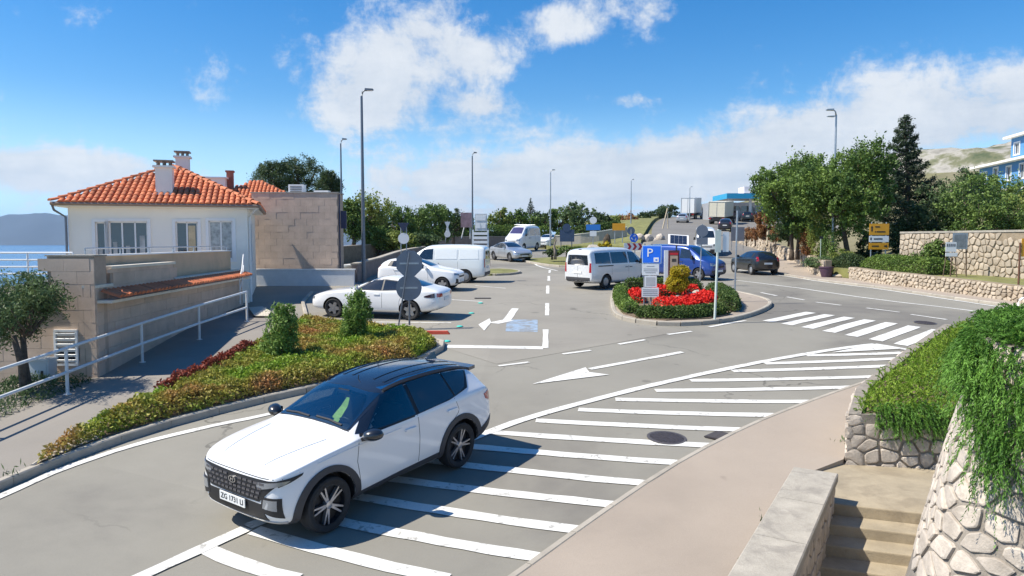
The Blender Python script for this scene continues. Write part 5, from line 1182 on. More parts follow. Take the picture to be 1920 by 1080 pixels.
# front face of the corner pier and the wall running off to the left
fl = 2.5; fx0 = -12.22
b = MB(); b.box((fx0 + .7, 17.0, .4), (1.40, .46, 3.9)); b.box((-10.28, 17.01, 1.0), (1.1, .48, 4.8)); b.build('core', mat('cladding joint', (.42, .32, .245)), ter)
clad(ter, (fx0, 16.75), (1, 0), (0, -1), fl, .05, lambda t: 3.4 if t > fl - 1.12 else 2.35, skip=lambda t, z: -.02 < (t - 1.54) < .5 and .85 < z < 1.7, limit=140)
b = MB(); b.box((-10.28, 17.0, 3.42), (1.14, .56, .035)); b.box((-11.5, 16.95, 2.4), (1.45, .6, .08)); b.build('coping', COPING, ter)
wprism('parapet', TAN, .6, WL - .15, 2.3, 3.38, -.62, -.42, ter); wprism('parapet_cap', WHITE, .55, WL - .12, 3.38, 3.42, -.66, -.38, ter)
b = MB(); b.add([(-9.75, 17.3, 2.35), (-10.95, 28.9, 2.35), (-17, 27.5, 2.35), (-14.5, 17.2, 2.35)], [(0, 1, 2, 3)]); b.build('terrace_floor', PAVE, ter)
# little tiled canopy running along the wall
wprism('canopy_ledge', mat('cream coping', (.70, .62, .50)), .02, WL - .2, 2.30, 2.37, 0.0, .36, ter)
for k in range(int((WL - .5) / .25)):
    t = .2 + k * .25; p = WA + wd * t + wn * .48; u = Vector((-wn.x, -wn.y, .42)).normalized(); e = Vector((wd.x, wd.y, 0)); n = e.cross(u); n = -n if n.z < 0 else n; e = u.cross(n)
    inst('canopy_tile', tile_me, ter, Matrix(((e.x * 1.08, u.x, n.x, p.x), (e.y * 1.08, u.y, n.y, p.y), (e.z * 1.08, u.z, n.z, 2.40), (0, 0, 0, 1))))
# louvred vent and utility box
vt = thing('louvre_vent', 'white louvred vent set in the terrace wall', 'vent', (-10.42, 16.72, 1.27))
b = MB(); b.box((0, -.01, .40), (.54, .06, .05)); b.box((0, -.01, -.40), (.54, .06, .05)); b.box((-.25, -.01, 0), (.05, .06, .76)); b.box((.25, -.01, 0), (.05, .06, .76)); b.build('frame', WHITE, vt)
b = MB(); b.box((0, .03, 0), (.5, .02, .8)); b.build('duct', BLACK, vt)
for k in range(6): b = MB(); b.bar((-.23, -.015, -.31 + k * .125), (.23, -.015, -.31 + k * .125), .02, .075, up=(0, -.6, .8)); b.build('louvre', WHITE, vt)
ub = thing('utility_box', 'small pale utility cabinet at the foot of the terrace wall', 'cabinet', (-10.75, 16.35, prof(16.3)))
b = MB(); b.box((0, 0, .33), (.46, .3, .62)); b.box((0, -.02, .66), (.52, .38, .04)); b.build('cabinet', mat('pale grey plastic', (.5, .54, .56), .6, var=.06), ub); b = MB(); b.box((.08, -.156, .35), (.06, .01, .12)); b.build('lock', BLACK, ub); b = MB(); b.box((0, -.153, .33), (.36, .008, .5)); b.build('door', mat('pale grey plastic', (.5, .54, .56)), ub)
# railings
def rail(name, label, pts, h, levels, r, m, cat='railing', pr=None, zz=None):
    t = thing(name, label, cat, (0, 0, 0)); P = [Vector((p[0], p[1], (p[2] if len(p) > 2 else zf(*p[:2]) + .12))) for p in pts]
    for p in P:
        b = MB(); b.tube([p + Vector((0, 0, -.1)), p + Vector((0, 0, h))], pr or r, 8); b.lathe([(r * 2.2, 0), (r * 2.2, .015), (r, .016)], 10, Matrix.Translation(p)); b.build('post', m, t, smooth=True, angle=40)
    for l in levels:
        b = MB(); b.tube([p + Vector((0, 0, h * l)) for p in P], r, 8); b.build('rail', m, t, smooth=True, angle=40)
    return t
rail('ramp_railing', 'long white tube railing beside the sloping sidewalk', [(-8.78, 23.75), (-9.15, 20.95), (-9.42, 18.2), (-9.58, 15.35), (-9.80, 12.5), (-10.1, 9.6)], 1.0, (1.0, .48), .036, RAILM)
rail('terrace_railing', 'thin metal handrail along the terrace parapet', [tuple(WA + wd * t + wn * -.52) + (3.42,) for t in np.linspace(.7, WL - .3, 7)], .16, (1.0,), .018, GALV)
rail('balcony_railing', 'white horizontal bar railing of the terrace towards the sea', [(-10.45, 17.15, 2.45), (-11.5, 17.1, 2.45), (-12.5, 17.05, 2.45), (-14.2, 17.0, 2.45)], 1.03, (1.0, .84, .68, .52), .022, WHITEM)
rail('stair_handrail', 'short slanted white handrail at the house corner', [(-10.55, 28.3, 2.4), (-10.35, 27.6, 1.9), (-10.3, 27.2, 1.5)], .85, (1.0, .5), .02, WHITEM)
t = thing('banner_panel', 'white printed panel hanging under the balcony railing', 'panel', (-10.95, 17.1, 2.62)); b = MB(); b.box((0, 0, 0), (.95, .02, .5)); b.build('panel', WHITE, t)
b = MB(); b.add([(-.4, -.012, -.22), (-.1, -.012, -.16), (.1, -.012, .02), (.3, -.012, .12), (.36, -.012, .2), (.34, -.012, .02), (.2, -.012, -.1), (.26, -.012, -.22), (.1, -.012, -.15), (-.1, -.012, -.22)], [tuple(range(10))]); b.build('dark_print', BLACK, t)
b = MB(); b.tube([(.5, 0, -.3), (.5, 0, .35)], .03, 8); b.build('post', WHITE, t)
# ------------------------------------------------------------------ plants on the left
tree('olive_tree', 'small olive tree by the terrace wall at the left edge', (-10.42, 15.45, prof(15.4) + .1), ell_cloud((-.55, 0, 1.85), (1.15, 1.0, .95), 9, 3, .44), 17000, .085, LF_OLIVE, .075, clump=.2, aspect=.3, fork=.35, multi=2)
mound('weed_strip', [(-11.5, 16.3), (-11.6, 12.5), (-9.95, 12.5), (-9.75, 15.3), (-9.62, 16.5)], .22, 5000, .10, LF_OLIVE, base=.1, lump=.9, label='grass and weeds', kind='stuff', aspect=.22, up=1.0, core=False)
mound('ground_cover', bedL, .34, 70000, .078, LF_BED, base=.14, edge=.30, lump=.6, label='low green and brown ground cover', kind='stuff', core=False)
mound('red_border_hedge', [(-7.42, 14.6), (-7.1, 17.0), (-7.02, 18.8), (-6.62, 18.8), (-6.65, 16.8), (-7.0, 14.6)], .46, 6500, .075, LF_RED, base=.14, edge=.2, lump=.4, label='dark red low hedge along the sidewalk edge of the bed', cat='hedge')
mound('red_border_hedge', [(-7.02, 20.6), (-7.0, 22.4), (-6.65, 22.4), (-6.65, 20.6)], .40, 2200, .075, LF_RED, base=.14, edge=.2, lump=.4, label='short dark red hedge at the far end of the bed', cat='hedge')
for i, (x, y, h, w, lab) in enumerate(((-5.70, 17.7, 1.42, .43, 'upright green shrub in the bed, nearer the railing'), (-4.28, 19.9, 1.45, .42, 'upright green shrub in the bed, nearer the sedan'))):
    tree('upright_shrub', lab, (x, y, zf(x, y) + .15), [(0, 0, h * .55, w * .9, w * .9, h * .5), (.12, .05, h * .78, w * .62, w * .6, h * .3), (-.14, 0, h * .3, w * .8, w * .8, h * .3), (.0, 0, h * .95, w * .34, w * .34, h * .16)], 8500, .085, LF_SHRUB, .03, group='upright shrubs in the bed', cat='shrub', clump=.13, aspect=.34, multi=3)
# ------------------------------------------------------------------ sign posts at the bed and lamp posts
def ngon(r, n, ph=0.0): return [(r * math.cos(2 * PI * k / n + ph), r * math.sin(2 * PI * k / n + ph)) for k in range(n)]
def pole(parent, p0, p1, r, m=GALV, name='pole'): b = MB(); b.tube([p0, p1], r, 10); return b.build(name, m, parent, smooth=True, angle=40)
def board(parent, name, poly, loc, m, yaw=0.0, th=.02, tilt=0.0):
    """flat plate standing upright; poly in (across, up); faces -y when yaw is 0"""
    b = MB(); b.prism(poly, 0, th, Mxz()); o = b.build(name, m, parent); flipfix(o); o.location = loc; o.rotation_euler = (tilt, 0, yaw); return o
def rect(w, h): return [(-w / 2, -h / 2), (w / 2, -h / 2), (w / 2, h / 2), (-w / 2, h / 2)]
x, y = -3.30, 23.05; z = zf(x, y) + .15; s1 = thing('sign_post', 'grey backs of an octagonal and a round sign on one upright post', 'road sign', (x, y, z))
pole(s1, (0, 0, 0), (0, 0, 2.42), .032, DGALV); o = board(s1, 'octagon_sign', ngon(.44, 8, PI / 8), (.02, -.05, 1.98), SIGNBACK, R(8)); b = MB(); b.box((0, -.03, 0), (.6, .02, .05)); b.build('clamp', GALV, o)
o = board(s1, 'round_sign', ngon(.41, 24), (0, -.05, 1.20), SIGNBACK, R(8)); b = MB(); b.box((0, -.03, 0), (.55, .02, .05)); b.build('clamp', GALV, o)
s2 = thing('leaning_post', 'thin leaning metal post beside the sign backs', 'post', (-3.62, 22.85, zf(-3.6, 22.9) + .15)); pole(s2, (0, 0, 0), (.36, .05, 2.35), .026, DGALV)
def lamp(name, label, x, y, z, top, arm, m=GALV, r=.085, yaw=0.0, double=False):
    t = thing(name, label, 'lamp post', (x, y, z), yaw, 'street lamp posts'); h = top - z; s = 1 if arm > 0 else -1
    b = MB(); b.tube([(0, 0, -.1), (0, 0, h * .25), (0, 0, h * .97)], [r * 1.25, r, r * .62], 10); b.build('mast', m, t, smooth=True, angle=40)
    b = MB(); b.tube([(0, 0, h * .96), (s * .06, 0, h * .992), (s * .16, 0, h), (arm * .45, 0, h + .03)], [r * .6, r * .55, r * .5, r * .42], 8); b.build('arm', m, t, smooth=True)
    b = MB(); b.prism([(arm * .32, .0), (arm, .035), (arm, .085), (arm * .32, .11)], -.14, .14, Mxz((0, 0, h - .02))); hd = b.build('lamp_head', m, t); flipfix(hd)
    b = MB(); b.box((arm * .7, 0, h - .015), (abs(arm) * .45, .2, .02)); b.build('lens', PLATE, hd)
    if double: b = MB(); b.prism([(arm * .2, 0), (arm * .9, .02), (arm * .9, .06), (arm * .2, .08)], -.12, .12, Mxz((0, 0, h - .42))); flipfix(b.build('lamp_head', m, t))
    b = MB(); b.lathe([(r * 2.2, 0), (r * 2.2, .03), (r * 1.4, .05)], 12); b.build('base_plate', m, t)
    return t
lamp('street_lamp', 'tallest lamp post, standing by the low white wall', -7.95, 38.6, zf(-8, 38.6), 11.75, .62, DGALV, .10)
lamp('street_lamp', 'lamp post just past the corner of the stone-clad building', -12.95, 55, 1.6, 11.5, .45, DGALV)
lamp('street_lamp', 'lamp post by the white stacked totem', -3.5, 64, zf(-3.5, 64), 11.6, .4, DGALV)
lamp('street_lamp', 'lamp post behind the white minibus', 4.25, 80, zf(4.2, 80), 11.7, .5)
lamp('street_lamp', 'thin far lamp post above the grass bank', 17.6, 107, zf(17.6, 107), 13.0, .4)
lamp('street_lamp', 'far lamp post behind the box lorry', 29.7, 121, zf(29.7, 121), 13.0, .4)
lamp('street_lamp', 'lamp post rising above the large trees on the right', 20.45, 46, 2.4, 12.05, -.62, GALV, .085, 0, True)
# ------------------------------------------------------------------ foreground right: steps, parapet, planter, tall wall
def mound_curve(pts, it=3): return smoothline(pts, it)
TW = mound_curve([(6.4, 9.6), (5.68, 8.6), (4.74, 7.2), (4.12, 6.25), (4.19, 5.75), (4.8, 5.45), (6.4, 5.25)])
ZT = 2.86
tw = thing('tall_stone_wall', 'tall battered wall of pale irregular stones under hanging rosemary', 'wall')
tmap, TL = polymap(list(reversed(TW)), lambda x, y: -1.6, batter=.22, ztop=ZT)
# outward must face the steps: walk the curve so that the outside lies to the right
def tm(u, v, h): return tmap(u, v, h)
c_ = tm(TL * .5, 2, 0.5) - tm(TL * .5, 2, 0)
if c_.x > 0:
    tmap, TL = polymap(TW, lambda x, y: -1.6, batter=.22, ztop=ZT)
TV = ZT + 1.6
surf('mortar', tm, TL, TV, MORTAR, tw, 60, 14, thick=.5)
stones(tw, TL, TV, 48, 24, tm, STONE, gap=.014, depth=.026, seed=4, limit=300, skip=lambda u, v: tm(u, v, 0).y > 10.2 or tm(u, v, 0).x > 4.75 or tm(u, v, 0).z < .6)
# planter bed beside the sidewalk
pl = thing('stone_planter', 'stone-walled raised planter full of rosemary beside the sidewalk', 'planter')
PP = [(11.8, 19.55), (9.15, 16.55), (6.42, 13.28), (5.55, 11.72), (6.3, 11.6), (7.3, 11.45)]
pmap, PL = polymap(list(reversed(PP)), lambda x, y: zf(x, y) - .15)
if (pmap(PL * .1, .3, .5) - pmap(PL * .1, .3, 0)).y > 0: pmap, PL = polymap(PP, lambda x, y: zf(x, y) - .15)
PH = 1.0
surf('mortar', pmap, PL, PH, MORTAR, pl, 40, 4, thick=.2)
stones(pl, PL, PH, 46, 5, pmap, STONE, gap=.018, depth=.04, seed=9, limit=160, skip=lambda u, v: pmap(u, v, 0).y > 17)
inner = [(11.9, 19.3), (9.3, 16.4), (6.6, 13.2), (5.8, 11.95), (7.4, 11.7), (9.5, 13.5), (13.5, 18.5)]
sheet('planter_soil', inner, .78, SOIL, pl)
# low parapet along the steps
PA0, PA1 = Vector((.9, 5.0)), Vector((4.12, 10.25)); pd = (PA1 - PA0).normalized(); pn = Vector((pd.y, -pd.x)); PLn = (PA1 - PA0).length
par = thing('low_parapet', 'low weathered parapet wall between sidewalk and steps', 'wall')
def pz(t): return zf(*(PA0 + pd * t)) + .52
b = MB(); n = 8; vs = []; fs = []
for i in range(n + 1):
    t = PLn * i / n; p = PA0 + pd * t
    for (o_, z) in ((0, pz(t) - .7), (0, pz(t) - .11), (.50, pz(t) - .11), (.50, pz(t) - 2.6)): q = p + pn * o_; vs.append((q.x, q.y, z))
for i in range(n):
    for k in range(3): fs.append((i * 4 + k, (i + 1) * 4 + k, (i + 1) * 4 + k + 1, i * 4 + k + 1))
fs += [(0, 1, 2, 3), (n * 4 + 3, n * 4 + 2, n * 4 + 1, n * 4)]
b.add(vs, fs); flipfix(b.build('core', MORTAR, par))
for i in range(5):
    t0, t1 = PLn * i / 5 + .006, PLn * (i + 1) / 5 - .006; b = MB(); vs = []
    for t in (t0, t1):
        p = PA0 + pd * t
        for (o_, dz) in ((-.04, -.11), (.56, -.11), (.56, -.015), (.545, 0), (-.025, 0), (-.04, -.015)): q = p + pn * o_; vs.append((q.x, q.y, pz(t) + dz))
    b.add(vs, [(5, 4, 3, 2, 1, 0), (6, 7, 8, 9, 10, 11)] + [(k, (k + 1) % 6, 6 + (k + 1) % 6, 6 + k) for k in range(6)]); flipfix(b.build('coping_slab', COPING, par))
def pm2(u, v, h): t = PLn * .0 + u; p = PA0 + pd * t + pn * (.505 + h); return Vector((p.x, p.y, pz(t) - .13 - 1.6 + v))
stones(par, PLn, 1.6, 24, 7, pm2, STONE, gap=.013, depth=.025, seed=12, limit=190)
# steps going down towards the viewer, with landing
sp = thing('stone_steps', 'worn concrete steps descending beside the low parapet', 'steps')
sd_ = Vector((-.33, -.944)); se = Vector((.944, -.33)); s0 = Vector((4.75, 9.85)); zl = zf(4.9, 10.2) + .10
def quadbox(a0, a1, b0, b1, zt, zb, name, m):
    P = [s0 + se * a0 + sd_ * b0, s0 + se * a1 + sd_ * b0, s0 + se * a1 + sd_ * b1, s0 + se * a0 + sd_ * b1]; b = MB(); j = lambda: random.uniform(-.006, .006)
    vs = [(p.x, p.y, zt + j()) for p in P] + [(p.x, p.y, zb) for p in P]; b.add(vs, [(0, 1, 2, 3), (7, 6, 5, 4), (0, 4, 5, 1), (1, 5, 6, 2), (2, 6, 7, 3), (3, 7, 4, 0)])
    o = flipfix(b.build(name, m, sp)); md = o.modifiers.new('bevel', 'BEVEL'); md.width = .018; md.segments = 2; return o
quadbox(-.28, 2.6, -2.2, 0, zl, zl - .5, 'landing', STAIRM)
for k in range(11): quadbox(-1.7, 2.4, k * .36, k * .36 + .385, zl - .155 * (k + 1), zl - .155 * (k + 1) - .3, 'step', STAIRM)
# rosemary on the planter and over the tall wall
N = 4200; q = poly_pts([(12.1, 19.3), (9.45, 16.45), (6.68, 13.2), (5.7, 11.8), (7.6, 11.3), (9.6, 13.0), (13.3, 18.3)], N); ed = edge_dist(inner, q); hgt = .18 + .32 * np.clip(ed / .8, 0, 1) * RNG.uniform(.5, 1, N)
O = np.stack([q[:, 0], q[:, 1], zfv(q) + .70 + hgt * RNG.uniform(.3, 1, N)], 1); D = RNG.normal(size=(N, 3)) * .55; D[:, 2] += 1.0; D[:, 0] -= .12; D[:, 1] -= .35
rosemary('rosemary_bush', 'bright green rosemary filling the stone planter', O, D, .28, LF_ROSEL, .35, 30, .044, .28)
k = 700; t = RNG.uniform(0, 1, k); A = np.array(PP[3]); Bq = np.array(PP[5]); pq = A + (Bq - A) * t[:, None] + RNG.normal(size=(k, 2)) * .05
O = np.stack([pq[:, 0] + .08, pq[:, 1] + .05, zfv(pq) + .78 + RNG.uniform(-.12, .25, k)], 1); D = RNG.normal(size=(k, 3)) * .5; D[:, 1] -= .8; D[:, 2] += .25
keep = t > .22 
rosemary('rosemary_bush', 'rosemary fringe spilling over the front of the stone planter', O[keep], D[keep], .24, LF_ROSE, .8, 34, .040, .26)
# over the tall wall: dense mound on top, curtain hanging in front
PTS = np.array([tm(u, TV, 0)[:] for u in np.linspace(0, TL, 240)])
vis = PTS[(PTS[:, 1] < 10.8)]
N = 5200; TP = [tuple(p) for p in TW if p[1] < 8.0] + [(6.9, 5.2), (6.9, 7.4), (6.0, 8.0)]; q = poly_pts(TP, N); ed = edge_dist(TP, q); uq = 960 + FPX * q[:, 0] / q[:, 1]; q[:, 0] += np.where(uq > 1850, -.04, .24); O = np.stack([q[:, 0], q[:, 1], ZT + .02 + .17 * np.clip(ed / .6, 0, 1) * RNG.uniform(.5, 1, N)], 1)
D = RNG.normal(size=(N, 3)) * .6; D[:, 2] += .9; D[:, 0] += np.where(uq > 1860, -.2, .3); D[:, 1] -= .4
rosemary('rosemary_bush', 'dark green rosemary mound crowning the tall stone wall', O, D, .24, LF_ROSE, .55, 40, .036, .24)
N = 3300; u_ = RNG.uniform(0, 1, N) ; cur = []
us = np.linspace(0, TL, 400); face = np.array([tm(u, TV, .0)[:] for u in us]); ok = np.where((face[:, 1] < 6.9))[0]
for j in range(N):
    k = ok[RNG.integers(0, len(ok))]; f = us[k]; p0 = face[k]; uu = 960 + FPX * p0[0] / p0[1]; lim = .04 + .98 * sst((uu - 1828) / 90.) * (.72 + .28 * math.sin(f * 9.))
    v = TV - lim * RNG.uniform(0, 1) ** .9
    cur.append(tuple(tm(f, v, .02 + .16 * RNG.uniform() * sst((uu - 1815) / 60.) - (.16 if uu < 1838 else 0))))
O = np.array(cur); D = RNG.normal(size=(N, 3)) * .45; D[:, 0] -= .35; D[:, 1] -= .55; D[:, 2] += .15
rosemary('hanging_rosemary', 'rosemary curtain hanging down the face of the tall wall', O, D, .27, LF_ROSE, 1.15, 44, .036, .24)
b = MB()
for j in range(16):
    k = ok[int(RNG.integers(0, len(ok)))]; f = us[k]; pts = [tm(f, TV - d_, .05 + .03 * math.sin(d_ * 5 + j)) for d_ in (0, .4, .8, 1.2)]; b.tube(pts, [.012, .010, .008, .005], 5)
st_ = b.build('hanging_stems', BARK, smooth=True); tag(st_, 'bare woody rosemary stems', None, None, 'stuff')
ts = [tuple(p) for p in TW] + [(9, 5), (9, 7.5), (6.8, 9.4)]; b = MB(); b.add([(p[0], p[1], ZT - .05) for p in ts], [tuple(range(len(ts)))]); o = flipfix(b.build('terrace_soil', SOIL)); o['kind'] = 'structure'
# hoop barrier by the crossing
t = thing('hoop_barrier', 'white tube hoop barrier beyond the rosemary', 'barrier', (17.35, 24.6, zf(17.3, 24.6) + .0))
b = MB(); b.tube([(0, 0, -.1), (0, 0, .62), (.05, 0, .74), (.16, 0, .80), (1.0, 0, .80), (1.11, 0, .74), (1.16, 0, .62), (1.16, 0, -.1)], .035, 10); b.build('hoop', WHITEM, t, smooth=True); b = MB(); b.tube([(0, 0, .4), (1.16, 0, .4)], .02, 8); b.build('crossbar', WHITEM, t, smooth=True)

# ------------------------------------------------------------------ far right: garden walls, trees, signs
def rw_wall(name, label, pts, h, nu, nv, seed, m=STONEY, mm=MORTARY, gap=.03, depth=.07, limit=300, below=.1, topz=None, cap=False, thick=.35):
    t = thing(name, label, 'wall'); P = smoothline(pts, 1)
    f, L = polymap(P, lambda x, y: zf(x, y) - below)
    if topz is not None:
        g0 = f
        def f(u, v, hh): p = g0(u, 0, hh); zb = p.z; return Vector((p.x, p.y, zb + v / h * (topz - zb)))
    surf('mortar', f, L, h, mm, t, max(10, nu // 2), 3, thick=thick)
    stones(t, L, h, nu, nv, f, m, gap=gap, depth=depth, seed=seed, limit=limit)
    if cap: surf('cap', lambda u, v, hh: f(u, h, hh) + Vector((0, 0, v)), L, .1, COPING, t, 14, 1, h=.04, thick=thick + .06)
    return t, f, L
rw_wall('low_rubble_wall', 'low rubble wall in front of the clipped hedge', [(18.95, 40.4), (18.75, 37.1), (19.25, 34.1), (19.95, 31.9), (20.35, 29.6), (21.2, 26.5)], .85, 58, 5, 21, gap=.022)
rw_wall('hill_side_wall', 'long ochre stone wall climbing beside the hill sidewalk', [(22.6, 74), (22.4, 62), (21.2, 52.5), (19.6, 47.2), (18.3, 43.6), (18.25, 41.9)], 1.15, 72, 4, 22, gap=.03)
rw_wall('high_rubble_wall', 'high wall of large ochre stones under the green shrubs', [(21.3, 39.6), (22.4, 36.6), (23.7, 33.4), (24.9, 31.4)], 2.5, 34, 9, 23, topz=4.22, gap=.024, depth=.05, cap=True)
bedz = lambda x, y: prof(y) + .62
gb = sheet('garden_bed', [(18.5, 43.5), (18.95, 40.4), (18.95, 37.1), (19.45, 34.1), (20.15, 31.9), (20.55, 29.6), (21.4, 26.5), (26, 27), (26.5, 40), (27, 60), (22.5, 60), (21.4, 52.5), (19.8, 47.2)], 0, VERGE, zfn=bedz, skirt=.5); gb['kind'] = 'structure'
mound('clipped_hedge', [(19.6, 40.6), (19.8, 37.5), (20.3, 35.2), (22.0, 35.6), (22.3, 38.6), (21.2, 41.0)], .78, 15000, .10, LF_HEDGE, base=0, edge=.6, lump=.15, zfn=bedz, label='rounded clipped green hedge behind the low rubble wall', cat='hedge')
mound('clipped_hedge', [(18.9, 42.9), (19.2, 41.0), (20.4, 41.0), (20.6, 43.2)], .75, 6000, .10, LF_DARK, base=0, edge=.5, lump=.2, zfn=bedz, label='dark shaded hedge beside the round planter tub', cat='hedge')  # shaded end of the clipped hedge, its shade put into darker leaf colour
tree('leafy_shrub', 'loose leafy shrub in front of the high wall', (22.25, 37.5, bedz(22, 37.5)), ell_cloud((0, 0, .95), (1.15, .9, .85), 6, 5), 6000, .13, LF_MID, .04, cat='shrub', multi=3)
tree('garden_tree', 'large dense evergreen tree with dark leaning trunk', (21.2, 45.4, 2.35), ell_cloud((-.1, 0, 4.45), (2.9, 2.5, 3.25), 18, 11, .46), 40000, .17, LF_BIG, .17, lean=(-.5, 0), fork=.5, per=60, clump=.13)
tree('garden_tree', 'broad evergreen tree beside the hill sidewalk', (19.6, 50.5, 2.7), ell_cloud((0, 0, 4.2), (2.6, 2.3, 3.1), 16, 12, .46), 34000, .17, LF_BIG, .15, fork=.5, per=60, clump=.13)
tree('garden_tree', 'light green tree between the two evergreens', (20.6, 52, 2.7), ell_cloud((.4, 0, 5.6), (1.6, 1.6, 1.9), 7, 13, .5), 12000, .16, LF_MID, .12, fork=.4)
# dark tiered conifer
ct = thing('dark_conifer', 'tall dark ragged conifer behind the garden trees', 'tree', (28.6, 52.5, 3.4)); b = MB(); b.tube([(0, 0, -.3), (.1, 0, 4.5), (-.3, 0, 9.2)], [.26, .17, .03], 8); P = []
rc = random.Random(5)
for k in range(64):
    f = k / 63.; z = .9 + 8.4 * f; rr = (3.2 * (1 - f) ** .85 + .22) * rc.uniform(.6, 1.1); a = k * 2.4 + rc.uniform(-.4, .4); n = int(760 * (rr / 2.5) + 80)
    d = np.array([math.cos(a), math.sin(a)]); tt = RNG.uniform(.05, 1, n) ** .7; side = RNG.normal(size=n) * .24 * (1.1 - .5 * tt)
    x = d[0] * tt * rr - d[1] * side - .3 * f; y = d[1] * tt * rr + d[0] * side; zz = z - .32 * tt * rr * .6 + .30 * tt ** 3 * rr + RNG.normal(size=n) * .11
    P.append(np.stack([x, y, zz], 1)); e = (d[0] * rr * .9 - .3 * f, d[1] * rr * .9, z - .15 * rr); b.tube([(-.3 * f, 0, z), e], [.05, .012], 5)
mobj('crown', leaf_mesh('crown', np.concatenate(P), .17, .35, flat=.5), LF_CON, ct); b.build('trunk', BARK, ct, smooth=True)
for i, (x, y, z, rx, rz_, m_, lab) in enumerate(((29.2, 44.5, 3.6, 2.3, 2.3, LF_MID, 'broad green shrub mass above the high wall, beside the conifer'), (32.2, 45.5, 4.2, 2.2, 1.9, LF_LITE, 'light green shrub mass above the high wall at the right edge'), (26.4, 46.5, 3.0, 1.7, 2.0, LF_DARK, 'dark shrub under the conifer'), (25.2, 42.6, 2.6, 1.3, 1.3, LF_OLIVE, 'grey-green shrub behind the orange direction sign'), (31.0, 50.5, 5.0, 2.2, 2.2, LF_OLIVE, 'olive green shrub mass below the blue house'), (35, 52, 5.6, 2.2, 2.0, LF_MID, 'shrub mass under the blue house wall'))):
    tree('tall_shrub', lab, (x, y, z - .4), ell_cloud((0, 0, rz_ * .9), (rx, rx * .8, rz_), 9, 30 + i), 9500, .17, m_, .07, group='shrubs above the high wall', cat='shrub', multi=3)
for i, (u, v0, v1, Y, wpx, m_, lab, nm) in enumerate(((1532, 404, 478, 47.5, 15, LF_LITE, 'light green clipped cypress by the sidewalk sign', 'clipped_cypress'), (1553, 432, 492, 45, 15, LF_MID, 'short dark green cypress in front of the lamp post', 'clipped_cypress'), (1514, 432, 478, 49, 12, LF_BROWN, 'brown dried cypress beside the light green one', 'dry_cypress'), (1581, 468, 490, 43.5, 18, LF_LITE, 'low round light green bush at the tree foot', 'round_bush'), (1538, 482, 500, 43.2, 24, LF_OLIVE, 'olive ground bush over the planter tub', 'round_bush'))):
    tp, bt = pp(u, v0, Y), pp(u, v1, Y); h = tp.z - bt.z; w = wpx / FPX * Y
    tree(nm, lab, (bt.x, Y, bt.z - .25), [(0, 0, .25 + h * .5, w, w, h * .5), (0, 0, .2 + h * .36, w * 1.05, w * 1.05, h * .34)], 3600, .10, m_, .04, cat='shrub', shell=.8, limbs=False)
for i, (u, Y) in enumerate(((1400, 63), (1416, 61.5), (1438, 60.5), (1456, 58.5))):
    bt = pp(u, 451, Y); tree('brown_shrub', ['rusty brown shrub on the hill wall, nearest the grey panel', 'rusty brown shrub on the hill wall, second from the grey panel', 'rusty brown shrub on the hill wall beside the pale post', 'rusty brown shrub on the hill wall nearest the evergreen tree'][i], (bt.x, Y, bt.z - .3), ell_cloud((0, 0, .9), (.75, .6, .8), 4, 50 + i), 1800, .13, LF_BROWN, .03, group='brown shrubs on the hill wall', cat='shrub', multi=2)
bt = pp(1438, 450, 60); t = thing('pale_post', 'pale slanted wooden post among the brown shrubs', 'post', bt); pole(t, (0, 0, -.4), (.15, 0, 1.9), .07, mat('pale wood', (.5, .42, .3), .8, var=.2))
bt = pp(1383, 452, 62); t = thing('grey_panel', 'grey steel panel standing at the foot of the hill wall', 'panel', bt); board(t, 'panel', rect(1.15, 1.2), (0, 0, .6), SIGNBACK); pole(t, (-.5, .05, -.8), (-.5, .05, 1.2), .03); pole(t, (.5, .05, -.8), (.5, .05, 1.2), .03)
for i, (u, v0, v1, Y, wpx, m_, lab) in enumerate(((1478, 400, 452, 53, 30, LF_DARK, 'dark undergrowth bush beneath the broad evergreen tree'), (1508, 408, 455, 52, 22, LF_MID, 'green undergrowth bush between the evergreen trunks'), (1432, 392, 440, 57, 16, LF_BROWN, 'reddish dark bush at the outer edge of the broad evergreen'), (1690, 400, 470, 47, 28, LF_OLIVE, 'olive bush behind the orange direction sign'), (1625, 430, 485, 47, 20, LF_DARK, 'dark bush in the shade of the leaning trunk'))):
    tp, bt = pp(u, v0, Y), pp(u, v1, Y); h = tp.z - bt.z; w = wpx / FPX * Y
    tree('undergrowth_bush', lab, (bt.x, Y, bt.z - .2), ell_cloud((0, 0, h * .5), (w, w * .8, h * .55), 6, 120 + i), 4500, .14, m_, .05, group='bushes under the garden trees', cat='shrub', multi=3)
